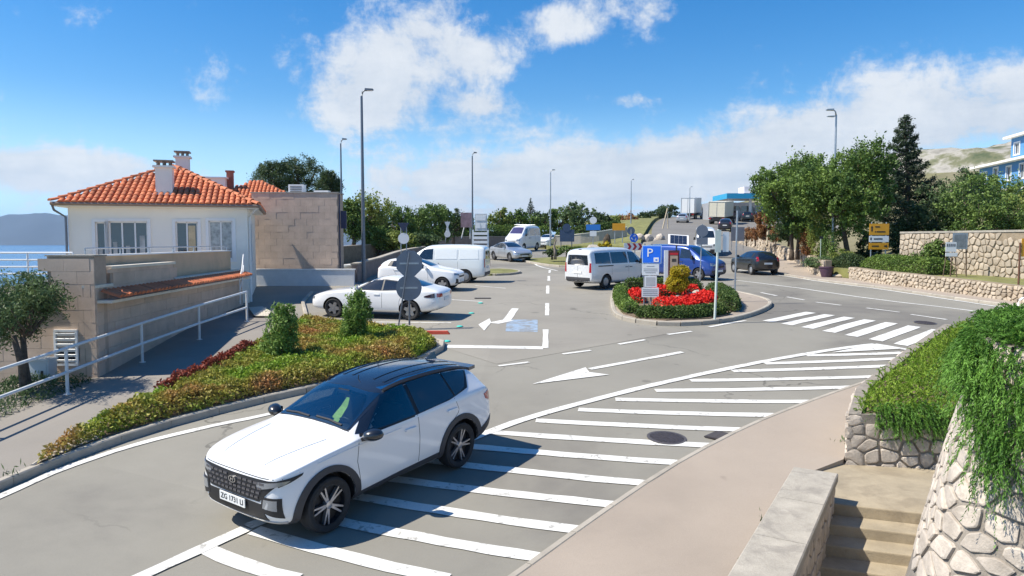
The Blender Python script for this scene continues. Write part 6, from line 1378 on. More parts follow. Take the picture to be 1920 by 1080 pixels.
# round planter tub and boulders
t = thing('planter_tub', 'dark purple round planter tub between the stone walls', 'planter', (18.15, 41.55, zf(18, 41.5) + .1)); b = MB(); b.lathe([(.26, 0), (.34, .30), (.36, .52), (.40, .53), (.40, .60), (.34, .60), (.33, .52), (.001, .50)], 18); b.build('tub', mat('purple glazed clay', (.07, .035, .06), .5, var=.2), t, smooth=True, angle=35)
def boulder(name, label, x, y, z, r, seed, m=STONE, group=None):
    rr = random.Random(seed); bm = bmesh.new(); bmesh.ops.create_icosphere(bm, subdivisions=2, radius=1)
    ax = [rr.uniform(.7, 1.2) for _ in range(3)]; pl_ = [(Vector((rr.gauss(0, 1), rr.gauss(0, 1), rr.gauss(0, 1))).normalized(), rr.uniform(.62, .9)) for _ in range(7)]
    for v in bm.verts:
        for nn, d in pl_:
            q_ = v.co.dot(nn)
            if q_ > d: v.co -= nn * (q_ - d)
        v.co = Vector((v.co.x * ax[0] * r, v.co.y * ax[1] * r, v.co.z * ax[2] * r * .75))
    me = bpy.data.meshes.new(name); bm.to_mesh(me); bm.free(); o = mobj(name, me, m); o.location = (x, y, z); return tag(o, label, 'rock', group)
for i, (u, v, r) in enumerate(((1580, 516, .34), (1600, 524, .28), (1566, 520, .26), (1612, 520, .3), (1528, 506, .3), (1536, 512, .25))):
    p = gp(u, v, .1); boulder('boulder', 'pale boulder at the gap between the stone walls', p.x + .15, p.y, p.z + r * .3, r, i, STONEY, 'boulders at the wall gap')
# orange direction sign
Y = 41.2; c = pp(1648, 443, Y); ds = thing('direction_sign', 'orange and white direction sign on two posts before the high wall', 'road sign', (c.x, Y, bedz(c.x, Y)))
h0 = c.z - bedz(c.x, Y); hw = 1.12
for s in (-.42, .42): pole(ds, (s, .04, -.1), (s, .04, h0 + .8), .035)
for (v0, v1, m_) in ((419, 441, SIGNYEL), (442, 454, WHITE), (455, 468, SIGNYEL)):
    za, zb = pp(1648, v1, Y).z - bedz(c.x, Y), pp(1648, v0, Y).z - bedz(c.x, Y); o = board(ds, 'sign_panel', rect(hw, zb - za - .02), (0, 0, (za + zb) / 2), m_)
    b = MB(); dk = -.024
    if v0 == 419:
        b.add([(-.46, dk, -.12), (-.38, dk, -.12), (-.38, dk, .1), (-.34, dk, .1), (-.42, dk, .2), (-.5, dk, .1), (-.46, dk, .1)], [tuple(range(7))]); b.box((-.10, dk, .14), (.28, .002, .07)); b.box((.1, dk, -.14), (.5, .002, .07)); b.box((-.22, dk, -.14), (.06, .002, .07))
    elif v0 == 442: b.add([(-.5, dk, -.06), (-.42, dk, -.06), (-.42, dk, .06), (-.46, dk, .1), (-.5, dk, .06)], [tuple(range(5))]); b.box((-.05, dk, 0), (.5, .002, .07))
    else: b.box((-.2, dk, 0), (.4, .002, .07)); b.add([(.3, dk, -.04), (.42, dk, -.04), (.42, dk, -.1), (.5, dk, 0), (.42, dk, .1), (.42, dk, .04), (.3, dk, .04)], [tuple(range(7))])
    b.build('sign_marking', BLACK, o)
# notice board with poster
Y = 34.6; c = pp(1800, 452, Y); z0_ = bedz(c.x, Y); nb = thing('notice_board', 'grey framed notice board on wooden legs before the high wall', 'notice board', (c.x, Y, z0_)); hc = c.z - z0_
board(nb, 'board', rect(.72, .78), (0, 0, hc), GALV); board(nb, 'display', rect(.58, .62), (0, -.022, hc), mat('grey display', (.22, .24, .25), .4, var=.3, scale=4), th=.006)
for s in (-.3, .3): pole(nb, (s * 1.3, .03, -.2), (s, .03, hc + .35), .03, mat('dark wood', (.12, .08, .05), .8, var=.3))
Y = 34.2; c = pp(1783, 463, Y); z0_ = bedz(c.x, Y); ps = thing('poster_sign', 'small white poster sign left of the notice board', 'sign', (c.x, Y, z0_)); hc = c.z - z0_
o = board(ps, 'panel', rect(.5, .46), (0, 0, hc), WHITE); b = MB()
for k, wv_ in enumerate((.08, .07, .09, .06, .08)): b.box((-.19 + k * .09, -.024, .08), (.05, .002, .14))
b.build('lettering', mat('dark grey print', (.06, .06, .07), .6), o); o = board(ps, 'panel', rect(.56, .18), (.03, 0, hc - .36), WHITE)
for s in (-.22, .25): pole(ps, (s * 1.5, .03, -.2), (s * .6, .03, hc + .2), .022, MATS['dark wood'])
Y = 29.8; c = pp(1913, 455, Y); t = thing('rusty_pole', 'rusty brown pole with yellow plate at the right edge', 'post', (c.x, Y, zf(c.x, Y))); hc = c.z - zf(c.x, Y); pole(t, (0, 0, 0), (0, 0, hc), .04, mat('rust', (.13, .06, .035), .8, var=.3)); board(t, 'yellow_plate', rect(.45, .75), (.28, 0, hc - .2), SIGNYEL)
p = pp(1538, 492, 43.6); t = thing('small_sign_post', 'thin post with small dark sign by the cypress', 'road sign', (p.x, 43.6, p.z - .2)); pole(t, (0, 0, 0), (0, 0, 1.75), .025, mat('green grey post', (.35, .42, .36), .6)); board(t, 'sign', rect(.22, .16), (0, -.04, 1.7), BLACK)
# blue house on the slope
bh = thing('blue_house', 'blue house with white balconies on the slope at the right edge', 'house', (45.4, 70.5, 6.1), R(-100))
BLUEW = mat('blue render', (.09, .26, .52), .8, var=.05, coords='W'); LW = 10.5; ow = [(.3, 1.5, 3.2, 4.3), (2.9, 3.7, 3.0, 4.5), (5.3, 6.1, 3.2, 4.4), (7.6, 8.4, 3.2, 4.4), (1.8, 3.6, .6, 2.0), (5, 7, .6, 2.0)]
b = wall_open(LW, 0, 4.75, ow, .25); b.build('wall', BLUEW, bh)
b = MB(); b.add([(0, 0, 0), (0, 8, 0), (0, 8, 4.75), (0, 0, 4.75)], [(3, 2, 1, 0)]); b.add([(LW, 0, 0), (LW, 8, 0), (LW, 8, 4.75), (LW, 0, 4.75)], [(0, 1, 2, 3)]); b.build('wall', BLUEW, bh)
for i, w_ in enumerate(ow): window(bh, *w_, 2, curtain=PANE)
b = MB(); b.box((LW / 2, 3.8, 4.85), (LW + .9, 9, .2)); b.build('roof_slab', WHITEW, bh); b = MB(); b.box((LW / 2, -.1, 2.35), (LW + .3, .6, .2)); b.build('balcony_slab', WHITEW, bh)
b = wall_open(6.0, 4.95, 7.0, [(.6, 1.5, 5.5, 6.5), (3, 4.0, 5.5, 6.5)], .25); o = b.build('wall', BLUEW, bh); o.location = (4.6, .6, 0); b = MB(); b.box((7.6, 3.6, 7.1), (7.0, 7, .2)); b.build('roof_slab', WHITEW, bh); b = MB(); b.add([(4.6, .6, 4.95), (4.6, 7, 4.95), (4.6, 7, 7.0), (4.6, .6, 7.0)], [(3, 2, 1, 0)]); b.build('wall', BLUEW, bh)
window(bh, .6, 1.5, 5.5, 6.5, 2, M=Matrix.Translation((4.6, .6, 0))); window(bh, 3, 4.0, 5.5, 6.5, 2, M=Matrix.Translation((4.6, .6, 0)))

# weeds in the joints
def tufts(name, label, pts, n, size=.09, spread=.05, base=.08):
    P = [];
    for (x, y) in resample(pts, .5):
        k = int(n * random.uniform(.0, 1.6) * (random.random() > .45))
        for _ in range(k): a = random.gauss(x, spread * 2.2); c = random.gauss(y, spread * 2.2); P.append((a, c, zf(a, c) + base + random.uniform(0, .07)))
    if P: tag(mobj(name, leaf_mesh(name, np.array(P), size, .16, dirs=np.tile([0, 0, 1.0], (len(P), 1)), jit=.6), LF_OLIVE), label, None, None, 'stuff')
tufts('weeds', 'small weeds along the parapet foot', [(1.3, 5.8), (2.5, 7.75), (4.05, 10.3)], 10)
tufts('weeds', 'small weeds along the planter foot', [(5.45, 11.7), (6.3, 13.25), (9.0, 16.5)], 26, .11)
tufts('weeds', 'small weeds along the bed edging', [(-7.8, 11.0), (-7.72, 13.0), (-7.6, 14.2), (-7.1, 17.2)], 22, .12, base=.14)
# ------------------------------------------------------------------ planted traffic island
def band(pts, w):
    pts = smoothline(pts, 1); return [tuple(p) for p in offset(pts, w / 2)] + [tuple(p) for p in reversed(offset(pts, -w / 2))]
mound('island_hedge', band([(4.95, 32.6), (4.45, 29.5), (4.25, 27), (4.3, 25.3)], .62), .36, 7500, .085, LF_HEDGE, base=.15, edge=.22, lump=.12, label='clipped hedge along the parking side of the planted island', cat='hedge')
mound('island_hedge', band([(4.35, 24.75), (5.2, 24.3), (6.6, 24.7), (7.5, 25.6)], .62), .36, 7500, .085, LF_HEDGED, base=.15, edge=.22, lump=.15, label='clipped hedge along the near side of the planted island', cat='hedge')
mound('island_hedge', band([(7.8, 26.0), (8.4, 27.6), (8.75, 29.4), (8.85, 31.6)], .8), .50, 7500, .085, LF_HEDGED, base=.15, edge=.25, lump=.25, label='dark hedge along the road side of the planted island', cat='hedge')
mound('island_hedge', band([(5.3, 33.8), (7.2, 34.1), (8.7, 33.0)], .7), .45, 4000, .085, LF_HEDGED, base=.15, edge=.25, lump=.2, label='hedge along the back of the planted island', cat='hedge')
for i, (poly, lab) in enumerate((([(5.2, 26.9), (5.6, 25.6), (6.4, 25.4), (7.3, 26.4), (8.0, 27.8), (8.3, 29.6), (7.7, 29.4), (7.0, 28.0), (6.2, 27.4)], 'bright red flower bed in front of the rocks'), ([(4.85, 30.2), (4.75, 28.2), (5.2, 28.0), (5.4, 30.0)], 'small red flower patch beside the parking sign'), ([(5.8, 31.2), (6.2, 30.3), (8.0, 30.8), (8.3, 32.0)], 'red flowers behind the golden bush'))):
    mound('flower_bed', poly, .38, 5200 if i == 0 else 1600, .085, FLOWER, base=.16, edge=.15, lump=.5, label=lab, cat='flowers', aspect=.8)
    mound('flower_foliage', poly, .18, 900, .08, LF_MID, base=.16, edge=.15, lump=.4, label='green leaves under the flowers', kind='stuff', core=False)
for i, (x, y, r) in enumerate(((6.15, 28.2, .2), (6.5, 28.35, .24), (6.8, 28.7, .2), (7.1, 28.9, .22), (7.4, 29.6, .26), (7.7, 30.1, .22), (7.9, 30.5, .24), (5.9, 28.5, .18), (6.6, 28.9, .22), (7.2, 29.3, .2))):
    boulder('garden_rock', 'pale rock in the arc behind the red flowers', x, y, zf(x, y) + .15 + r * .45, r, 40 + i, STONE, 'rocks in the flower bed')
tree('golden_thuja', 'golden topiary bush with two stacked globes above the red flowers', (6.85, 29.6, zf(6.8, 29.6) + .15), [(-.04, 0, .66, .43, .40, .33), (.05, 0, 1.10, .38, .36, .27)], 24000, .05, LF_YEL, .05, cat='shrub', shell=.80, clump=.10, limbs=False)
# parking sign
Y = 27.4; x = 5.17; z0_ = zf(x, Y) + .15
sg = thing('parking_sign', 'blue parking sign with white information boards below', 'road sign', (x, Y, z0_), R(-13))
for s in (-.13, .13): pole(sg, (s, .05, 0), (s, .05, 2.38), .03, mat('grey post', (.25, .27, .3), .5, .4))
def zat(v): return pp(1213, v, Y).z - z0_
cx = .14
o = board(sg, 'blue_board', rect(.72, zat(460) - zat(494)), (cx, 0, (zat(460) + zat(494)) / 2), mat('sign border pale blue', (.45, .62, .75), .4)); bh_ = zat(460) - zat(494)
q = board(o, 'blue_face', rect(.66, bh_ - .06), (0, -.021, 0), SIGNBLUE, th=.006)
me = text_mesh('P', .46, .003); me.materials.append(WHITE); w_ = link(bpy.data.objects.new('letter', me)); w_.parent = o; w_.location = (-.07, -.034, .05); w_.rotation_euler = (PI / 2, 0, 0); w_.scale = (1.05, 1, 1)
b = MB(); b.box((.17, -.032, -.2), (.19, .006, .17)); b.build('symbol', WHITE, o); b = MB(); b.box((.175, -.037, -.205), (.07, .004, .05)); b.build('symbol_mark', SIGNBLUE, o)
PALEB = mat('pale sign board', (.62, .66, .68), .5, var=.05); LINES = mat('grey print', (.25, .28, .30), .6)
def txtlines(o, w, zs, h=.025):
    for (z_, f, off_) in zs: b = MB(); b.box((off_, -.024, z_), (w * f, .003, h)); b.build('text_line', LINES, o)
o = board(sg, 'info_board', rect(.64, zat(495) - zat(516)), (cx - .04, 0, (zat(495) + zat(516)) / 2), PALEB); txtlines(o, .64, [(.13, .45, 0), (.03, .8, 0), (-.04, .8, 0), (-.11, .6, 0)], .02)
o = board(sg, 'blank_board', rect(.46, zat(517) - zat(538)), (cx - .03, 0, (zat(517) + zat(538)) / 2), PALEB); board(o, 'grey_face', rect(.34, .32), (0, -.021, 0), mat('mid grey print', (.38, .41, .43), .6, var=.08), th=.004)
o = board(sg, 'info_board', rect(.64, zat(539) - zat(557)), (cx - .04, 0, (zat(539) + zat(557)) / 2), PALEB); txtlines(o, .64, [(.10, .85, 0), (.03, .85, 0), (-.04, .85, 0), (-.11, .85, 0)], .025)
# parking machine with solar panel
Y = 33.2; x = 7.45; z0_ = zf(x, Y) + .15; pm_k = thing('parking_machine', 'dark red parking machine with solar panel on top', 'parking machine', (x, Y, z0_), R(-8))
b = MB(); b.box((0, 0, .9), (.50, .36, 1.8)); o = b.build('cabinet', mat('maroon steel', (.075, .022, .03), .45, var=.1), pm_k); md = o.modifiers.new('bevel', 'BEVEL'); md.width = .02
b = MB(); b.box((-.34, .02, .95), (.17, .3, 1.7)); b.build('side_pillar', PALEB, pm_k); b = MB(); b.box((0, -.185, 1.25), (.34, .012, .62)); b.build('front_panel', mat('tan panel', (.42, .33, .24), .5, var=.1), o); b = MB(); b.box((0, -.188, 1.64), (.36, .014, .10)); b.build('red_strip', SIGNRED, o); b = MB(); b.box((0, -.194, 1.35), (.2, .006, .14)); b.build('screen', PANE, o)
pole(pm_k, (.12, 0, 1.8), (.12, 0, 2.1), .04, DGALV)
b = MB(); b.box((0, 0, 0), (.92, .62, .05)); o = b.build('solar_panel', WHITE, pm_k); o.location = (.2, -.02, 2.27); o.rotation_euler = (R(48), R(4), 0)
for i in range(4):
    for j in range(3): b = MB(); b.box((-.285 + i * .19, -.18 + j * .18, .029), (.18, .17, .008)); b.build('solar_cell', mat('solar cell', (.02, .03, .06), .15, coat=.5), o)
# sign poles round the island
p = gp(1340, 600, .12); t = thing('sign_pole', 'tall pale pole with narrow boards at the island corner', 'post', p); h = pp(1345, 430, p.y).z - p.z; PALEG = mat('pale green grey paint', (.50, .56, .52), .5, var=.05)
pole(t, (0, 0, 0), (.08, 0, h), .04, PALEG); board(t, 'narrow_board', rect(.20, .74), (.05, -.05, h - .4), PALEG); board(t, 'narrow_board', rect(.2, .66), (.32, -.02, h - .42), PALEB); b = MB(); b.bar((.05, 0, h - .2), (.35, 0, h - .2), .03, .03); b.build('bracket', GALV, t)
p = gp(1377, 566, .12); t = thing('thin_pole', 'thin grey pole at the back corner of the island paving', 'post', p); h = pp(1380, 395, p.y).z - p.z; pole(t, (0, 0, 0), (.05, 0, h), .035, GALV)
p = gp(1312, 532, .12); t = thing('sign_post', 'post with round and rectangular grey sign backs behind the island', 'road sign', p); pole(t, (0, 0, 0), (.08, 0, pp(1315, 420, p.y).z - p.z), .03, GALV); board(t, 'round_sign', ngon(.30, 24), (.07, -.05, pp(1315, 433, p.y).z - p.z), SIGNBACK); board(t, 'rectangular_sign', rect(.58, .36), (.07, -.05, pp(1315, 452, p.y).z - p.z), SIGNBACK)
# ------------------------------------------------------------------ roundabout furniture
def shrub(u, v0, v1, Y, wpx, m_, lab, n=2200, size=.14, name='roundabout_bush', group='bushes on the roundabout'):
    tp, bt = pp(u, v0, Y), pp(u, v1, Y); h = tp.z - bt.z; w = wpx / FPX * Y; tree(name, lab, (bt.x, Y, bt.z), ell_cloud((0, 0, h * .5), (w, w * .8, h * .55), 5, int(u)), n, size, m_, .04, group=group, cat='shrub', multi=2)
shrub(1036, 467, 482, 55, 16, LF_DARK, 'dark low bush at the near edge of the roundabout'); shrub(1062, 460, 478, 55, 22, LF_MID, 'broad green bush in the roundabout behind the passenger van'); shrub(1085, 463, 478, 54, 18, LF_MID, 'green bush in the roundabout beside the rounded rock'); shrub(1135, 452, 472, 55, 12, LF_YEL, 'yellow green tuft behind the passenger van roof')
p = pp(1112, 468, 55.5); boulder('roundabout_rock', 'rounded brown rock on the roundabout', p.x, 55.5, p.z, .7, 77, STONEG)
p = pp(1139, 462, 56); boulder('roundabout_rock', 'dark standing rock on the roundabout', p.x, 56, p.z + .2, .55, 78, mat('dark rock', (.08, .06, .04), .9, var=.3)).scale = (.6, .6, 1.7)
p = pp(1041, 484, 53.5); t = thing('wavy_post', 'slender wavy wooden post on the roundabout edge', 'post', (p.x, 53.5, p.z)); b = MB(); b.tube([(0, 0, -.1), (0, 0, .5), (-.08, 0, .9), (.04, 0, 1.3), (-.04, 0, 1.8)], [.12, .11, .07, .06, .03], 8); b.build('post', mat('grey wood', (.2, .17, .14), .9, var=.3), t, smooth=True)
Y = 52.5; p = pp(1186, 474, Y); t = thing('chevron_sign', 'red and white chevron board with blue arrow disc on the roundabout', 'road sign', (p.x, Y, p.z - .6), R(12)); o = board(t, 'chevron_board', rect(1.35, .52), (0, 0, 1.05), WHITE)
for k in range(3): b = MB(); x_ = -.45 + k * .42; b.add([(x_, -.025, .24), (x_ + .2, -.025, .24), (x_ + .36, -.025, 0), (x_ + .2, -.025, -.24), (x_, -.025, -.24), (x_ + .16, -.025, 0)], [tuple(range(6))]); b.build('chevron', SIGNRED, o)
pole(t, (-.1, .05, 0), (-.1, .05, 2.3), .035); pole(t, (.2, .05, 0), (.2, .05, 2.0), .035); o = board(t, 'blue_disc', ngon(.32, 24), (.08, -.03, 1.68), SIGNBLUE)
for k in range(3): b = MB(); a = k * 2 * PI / 3; M_ = Matrix.Rotation(a, 4, 'Y'); b.add([M_ @ Vector(v) for v in ((-.1, -.025, .14), (.04, -.025, .2), (.03, -.025, .26), (.15, -.025, .16), (.04, -.025, .09), (.03, -.025, .14), (-.07, -.025, .1))], [tuple(range(7))]); b.build('arrow', WHITE, o)
o = board(t, 'sign_back', ngon(.3, 20), (-.1, .1, 2.2), SIGNBACK)
Y = 60; p = pp(1062, 470, Y); t = thing('direction_boards', 'dark blue grey backs of two direction boards beyond the roundabout', 'road sign', (p.x, Y, p.z)); DB = mat('dark blue board', (.05, .08, .15), .5); board(t, 'board', rect(1.2, 1.0), (.05, 0, 1.25), DB); board(t, 'board', ngon(.34, 16), (0, -.02, 1.9), DB)
for s in (-.45, .45): pole(t, (s, .06, -.3), (s, .06, 1.7), .04, DGALV)
Y = 76; p = pp(1112, 462, Y); t = thing('blue_road_sign', 'blue and white road sign under a round lamp on the far verge', 'road sign', (p.x, Y, p.z)); board(t, 'blue_board', rect(1.5, .6), (0, 0, 2.0), mat('mid sign blue', (.03, .2, .6), .4)); board(t, 'white_board', rect(.7, .55), (0, 0, 1.35), WHITE); board(t, 'round_sign', ngon(.38, 18), (0, 0, 2.75), WHITE); pole(t, (0, .05, -.3), (0, .05, 2.8), .05)
Y = 76; p = pp(1160, 462, Y); t = thing('orange_road_sign', 'orange direction sign on two posts on the far verge', 'road sign', (p.x, Y, p.z)); board(t, 'board', rect(1.35, .75), (0, 0, 2.05), SIGNYEL)
for s in (-.4, .4): pole(t, (s, .05, -.3), (s, .05, 2.3), .05)
# white stacked totem by the road
Y = 60; p = pp(901, 474, Y); t = thing('white_totem', 'white stacked louvre totem beside the parking exit', 'sign', (p.x, Y, p.z - .3)); za = lambda v: pp(901, v, Y).z - (p.z - .3)
for s in (-.62, .62): b = MB(); b.box((s, 0, za(431) / 2), (.14, .5, za(431))); b.build('upright', PALEB, t)
for k in range(5): b = MB(); b.box((0, -.12 + .0 * k, za(438 + k * 8)), (1.2, .3, .22)); b.build('louvre', WHITE, t)
b = MB(); b.box((.05, 0, (za(401) + za(433)) / 2), (1.0, .5, za(401) - za(433))); o = b.build('cabinet', mat('off white steel', (.62, .63, .62), .5, var=.05), t)
for z_ in (.35, -.28):
    for s in ((0,) if z_ > 0 else (-.22, .22)): b = MB(); b.box((.05 + s, -.26, (za(401) + za(433)) / 2 + z_), (.8 if z_ > 0 else .34, .03, .4)); b.build('panel', WHITE, o)
Y = 52; p = pp(757, 470, Y); t = thing('sign_post', 'white round sign with dark triangle back above the parking wall', 'road sign', (p.x, Y, p.z - .5)); zr = lambda v: pp(757, v, Y).z - (p.z - .5)
board(t, 'round_sign', ngon(.40, 24), (0, 0, zr(447)), WHITE); board(t, 'triangle_sign', [(-.42, .36), (0, -.36), (.42, .36)], (0, -.02, zr(427)), mat('dark sign back', (.03, .04, .08), .5))
for s in (-.2, .2): pole(t, (s, .05, 0), (s, .05, zr(425)), .035, GALV)
Y = 70; p = pp(839, 445, Y); t = thing('cross_sign', 'white and grey sign pair on a slanted post before the trees', 'road sign', (p.x, Y, p.z - .4)); pole(t, (-.2, .05, 0), (0, .05, 2.0), .04); board(t, 'panel', [(-.28, .5), (.28, .5), (.08, 0), (.22, -.5), (-.2, -.5), (-.05, 0)], (0, 0, 1.4), PALEB); board(t, 'disc', ngon(.3, 16), (0, -.02, .7), WHITE)
Y = 74; p = pp(874, 440, Y); t = thing('billboard', 'small pinkish billboard on braced legs before the trees', 'billboard', (p.x, Y, p.z - .4)); board(t, 'board', rect(1.3, 1.5), (.1, 0, 1.9), mat('pinkish board', (.3, .2, .22), .6, var=.3, scale=2)); pole(t, (-.5, .1, 0), (-.1, .1, 1.6), .05, WHITE); pole(t, (.4, .1, 0), (.4, .1, 2.4), .05, WHITE)
# walls of the parking area and the far road
def plain_wall(name, lab, pts, h, m_, capm, th=.3):
    t = thing(name, lab, 'wall'); P = smoothline(pts, 1); f, L = polymap(P, lambda x, y: zf(max(x, -12), y) - .15); surf('wall', f, L, h, m_, t, 20, 2, thick=th); surf('coping', lambda u, v, hh: f(u, h, hh) + Vector((0, 0, v)), L, .08, capm, t, 20, 1, h=.05, thick=th + .1)
    f2, L2 = polymap(list(reversed(P)), lambda x, y: zf(max(x, -12), y) - .15); return t
WALLG = mat('rough grey wall', (.22, .18, .165), .9, var=.2, scale=3, bump=.4, bscale=12, coords='W')
plain_wall('parking_wall', 'low stone wall with pale coping along the back of the parking', [(-8.35, 38.8), (-8.6, 46), (-8.3, 55), (-7.4, 61.5)], 1.1, WALLG, COPING)
plain_wall('garden_wall', 'low tan wall under the roadside trees', [(-13.5, 55), (-10.5, 62), (-7.5, 65)], 1.35, MORTARY, STONEY)
plain_wall('road_wall', 'pale retaining wall along the far side of the roundabout', [(5.0, 84), (9, 83), (13.4, 84)], 1.6, mat('pale concrete wall', (.40, .37, .33), .9, var=.1, coords='W'), WHITEW)
plain_wall('road_wall', 'grey retaining wall under the hedge behind the minibus', [(-9, 84), (-4, 86), (0, 90), (4.8, 92)], 1.5, WALLG, COPING)
mound('roadside_hedge', band([(-9, 86), (-4, 88), (0, 92), (5, 94)], 1.6), 1.7, 9000, .2, LF_HEDGE, base=1.0, edge=.7, lump=.2, label='clipped hedge above the grey retaining wall', cat='hedge')
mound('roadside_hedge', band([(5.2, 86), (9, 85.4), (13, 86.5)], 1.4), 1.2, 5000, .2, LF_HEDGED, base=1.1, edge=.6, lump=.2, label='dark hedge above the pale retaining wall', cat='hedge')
# ------------------------------------------------------------------ trees of the background
BT = [(688, 353, 478, 48, 62, LF_LITE, 'rounded light green tree just past the tallest lamp post'), (735, 378, 478, 40, 66, LF_MID, 'mid green tree right of the rounded light tree'), (662, 372, 470, 26, 60, LF_MID, 'small tree beside the stone-clad building corner'),
      (780, 388, 478, 36, 68, LF_MID, 'bushy green tree above the triangle sign'), (815, 378, 470, 34, 72, LF_MID, 'green tree with rounded top behind the panel van'), (850, 392, 462, 28, 78, LF_DARK, 'dark green tree behind the slanted sign'), (748, 432, 482, 34, 60, LF_LITE, 'light green bush behind the round white sign'), (790, 436, 478, 30, 64, LF_OLIVE, 'olive bush behind the panel van roof'), (712, 425, 480, 26, 60, LF_MID, 'low green bush behind the parking wall'),
      (873, 398, 450, 20, 92, LF_LITE, 'yellow green tree behind the white totem'), (935, 388, 452, 24, 98, LF_LITE, 'tall yellow green tree left of the minibus'), (965, 394, 452, 24, 102, LF_MID, 'green tree above the minibus'), (995, 402, 450, 22, 104, LF_MID, 'green tree behind the white compact car'), (1020, 396, 448, 22, 106, LF_OLIVE, 'olive tree beside the far lamp post'), (1048, 390, 448, 22, 106, LF_MID, 'green tree behind the blue direction boards'),
      (1086, 374, 448, 30, 100, LF_OLIVE, 'open crowned flowering tree on the far verge'), (1126, 398, 446, 20, 112, LF_DARK, 'dark tree behind the blue road sign'), (1150, 402, 442, 16, 115, LF_LITE, 'light tree behind the orange road sign'), (1178, 396, 440, 22, 120, LF_BROWN, 'brownish tree at the foot of the grass bank'), (1205, 396, 432, 20, 128, LF_DARK, 'dark pine on the grass bank, first from the orange sign'), (1232, 390, 424, 22, 138, LF_DARK, 'dark pine on the grass bank, second from the orange sign'), (1256, 383, 415, 22, 146, LF_DARK, 'dark pine on the grass bank nearest the lorry')]
for i, (u, v0, v1, wpx, Y, m_, lab) in enumerate(BT):
    tp, bt = pp(u, v0, Y), pp(u, v1, Y); h = tp.z - bt.z; w = wpx / FPX * Y
    tree('roadside_tree', lab, (bt.x, Y, bt.z), ell_cloud((0, 0, h * .58), (w * 1.0, w * .9, h * .46), 10, 60 + i, .45), 7500 if Y < 80 else 4200, .20 if Y < 80 else .30, m_, .10 + .02 * h, group='trees along the far road', multi=1 if h > 3 else 2)
p0 = pp(995, 372, 170); bt = pp(995, 402, 170); t = thing('far_conifer', 'small pointed conifer on the skyline above the minibus', 'tree', (bt.x, 170, bt.z - 2)); P = []
for k in range(14): f = k / 13.; n = int(90 * (1.1 - f)); a = RNG.uniform(0, 2 * PI, n); r_ = (1.6 * (1 - f) + .1) * RNG.uniform(.2, 1, n); P.append(np.stack([r_ * np.cos(a), r_ * np.sin(a), 1.5 + f * (p0.z - bt.z + .5) - r_ * .2 + RNG.normal(size=n) * .08], 1))
mobj('crown', leaf_mesh('crown', np.concatenate(P), .4, .4), LF_CON, t); pole(t, (0, 0, 0), (0, 0, p0.z - bt.z), .15, BARK, 'trunk')
for i, (u, v0, Y, wpx, lab) in enumerate(((515, 298, 60, 36, 'umbrella pine behind the house roof, nearest the ridge'), (566, 290, 62, 44, 'broadest umbrella pine behind the stone-clad building'), (618, 318, 58, 22, 'smaller umbrella pine beside the thin lamp post'))):
    tp, bt = pp(u, v0, Y), pp(u, 470, Y); h = tp.z - bt.z; w = wpx / FPX * Y; e = [(0, 0, h * .80, w, w, h * .16), (-w * .5, 0, h * .76, w * .6, w * .6, h * .13), (w * .5, .2, h * .79, w * .6, w * .6, h * .14), (w * .1, -.3, h * .89, w * .6, w * .6, h * .10), (-w * .3, .3, h * .88, w * .45, w * .45, h * .10), (w * .4, .3, h * .66, w * .35, w * .35, h * .07)]
    tree('umbrella_pine', lab, (bt.x, Y, bt.z), e, 9000, .19, LF_DARK, .2, group='pines behind the house', fork=.1, multi=1, aspect=.3, clump=.15)
# ------------------------------------------------------------------ petrol station on the hill
gs = thing('petrol_station', 'petrol station canopy with blue fascia at the top of the hill', 'petrol station', (0, 0, 0)); GZ = zf(40, 118) + .1; GW = mat('station white', (.78, .78, .80), .5)
b = MB(); b.box((40.6, 119, GZ + 3.95), (12.8, 8, .75)); can = b.build('canopy', GW, gs); b = MB(); b.box((40.6, 114.95, GZ + 3.9), (12.9, .12, .85)); b.box((34.15, 119, GZ + 3.9), (.12, 8.2, .85)); b.build('fascia', mat('station blue', (.02, .30, .52), .4), can); b = MB(); b.box((41.5, 117, GZ + 4.9), (9, 3, 1.0)); b.build('roof_sign', mat('pale station sign', (.75, .70, .72), .5), can)
for x_ in (35.2, 38.5, 43, 46): b = MB(); b.box((x_, 117, GZ + 1.8), (.35, .35, 3.6)); b.build('pillar', GW, gs)
for x_ in (36.8, 41.0): b = MB(); b.box((x_, 118, GZ + .95), (.9, .6, 1.9)); b.box((x_, 117.68, GZ + 1.45), (.6, .06, .5)); b.build('fuel_pump', mat('pump grey', (.35, .36, .38), .5), gs)
b = MB(); b.box((42, 127, GZ + 1.7), (16, 5, 3.4)); sh = b.build('shop', mat('shop grey', (.30, .31, .33), .6), gs)
for k in range(6): b = MB(); b.box((35.6 + k * 2.4, 124.46, GZ + 1.6), (2.0, .06, 2.4)); b.build('shop_window', PANE, sh)
Y = 96; p = pp(1244, 436, Y); t = thing('leaning_pole', 'pale leaning wooden pole on the grass bank', 'post', (p.x, Y, p.z)); pole(t, (-.3, 0, -.3), (.5, 0, 3.2), .09, MATS['pale wood']); pole(t, (.6, 0, -.3), (.5, 0, 2.6), .08, MATS['pale wood'])
for i, (u, v, r) in enumerate(((1216, 449, .8), (1238, 447, .7), (1228, 452, .5), (1200, 445, .6))):
    p = pp(u, v, 78); boulder('bank_rock', 'pale rock on the grass bank above the roundabout', p.x, 78, p.z, r, 90 + i, STONE, 'rocks on the grass bank')

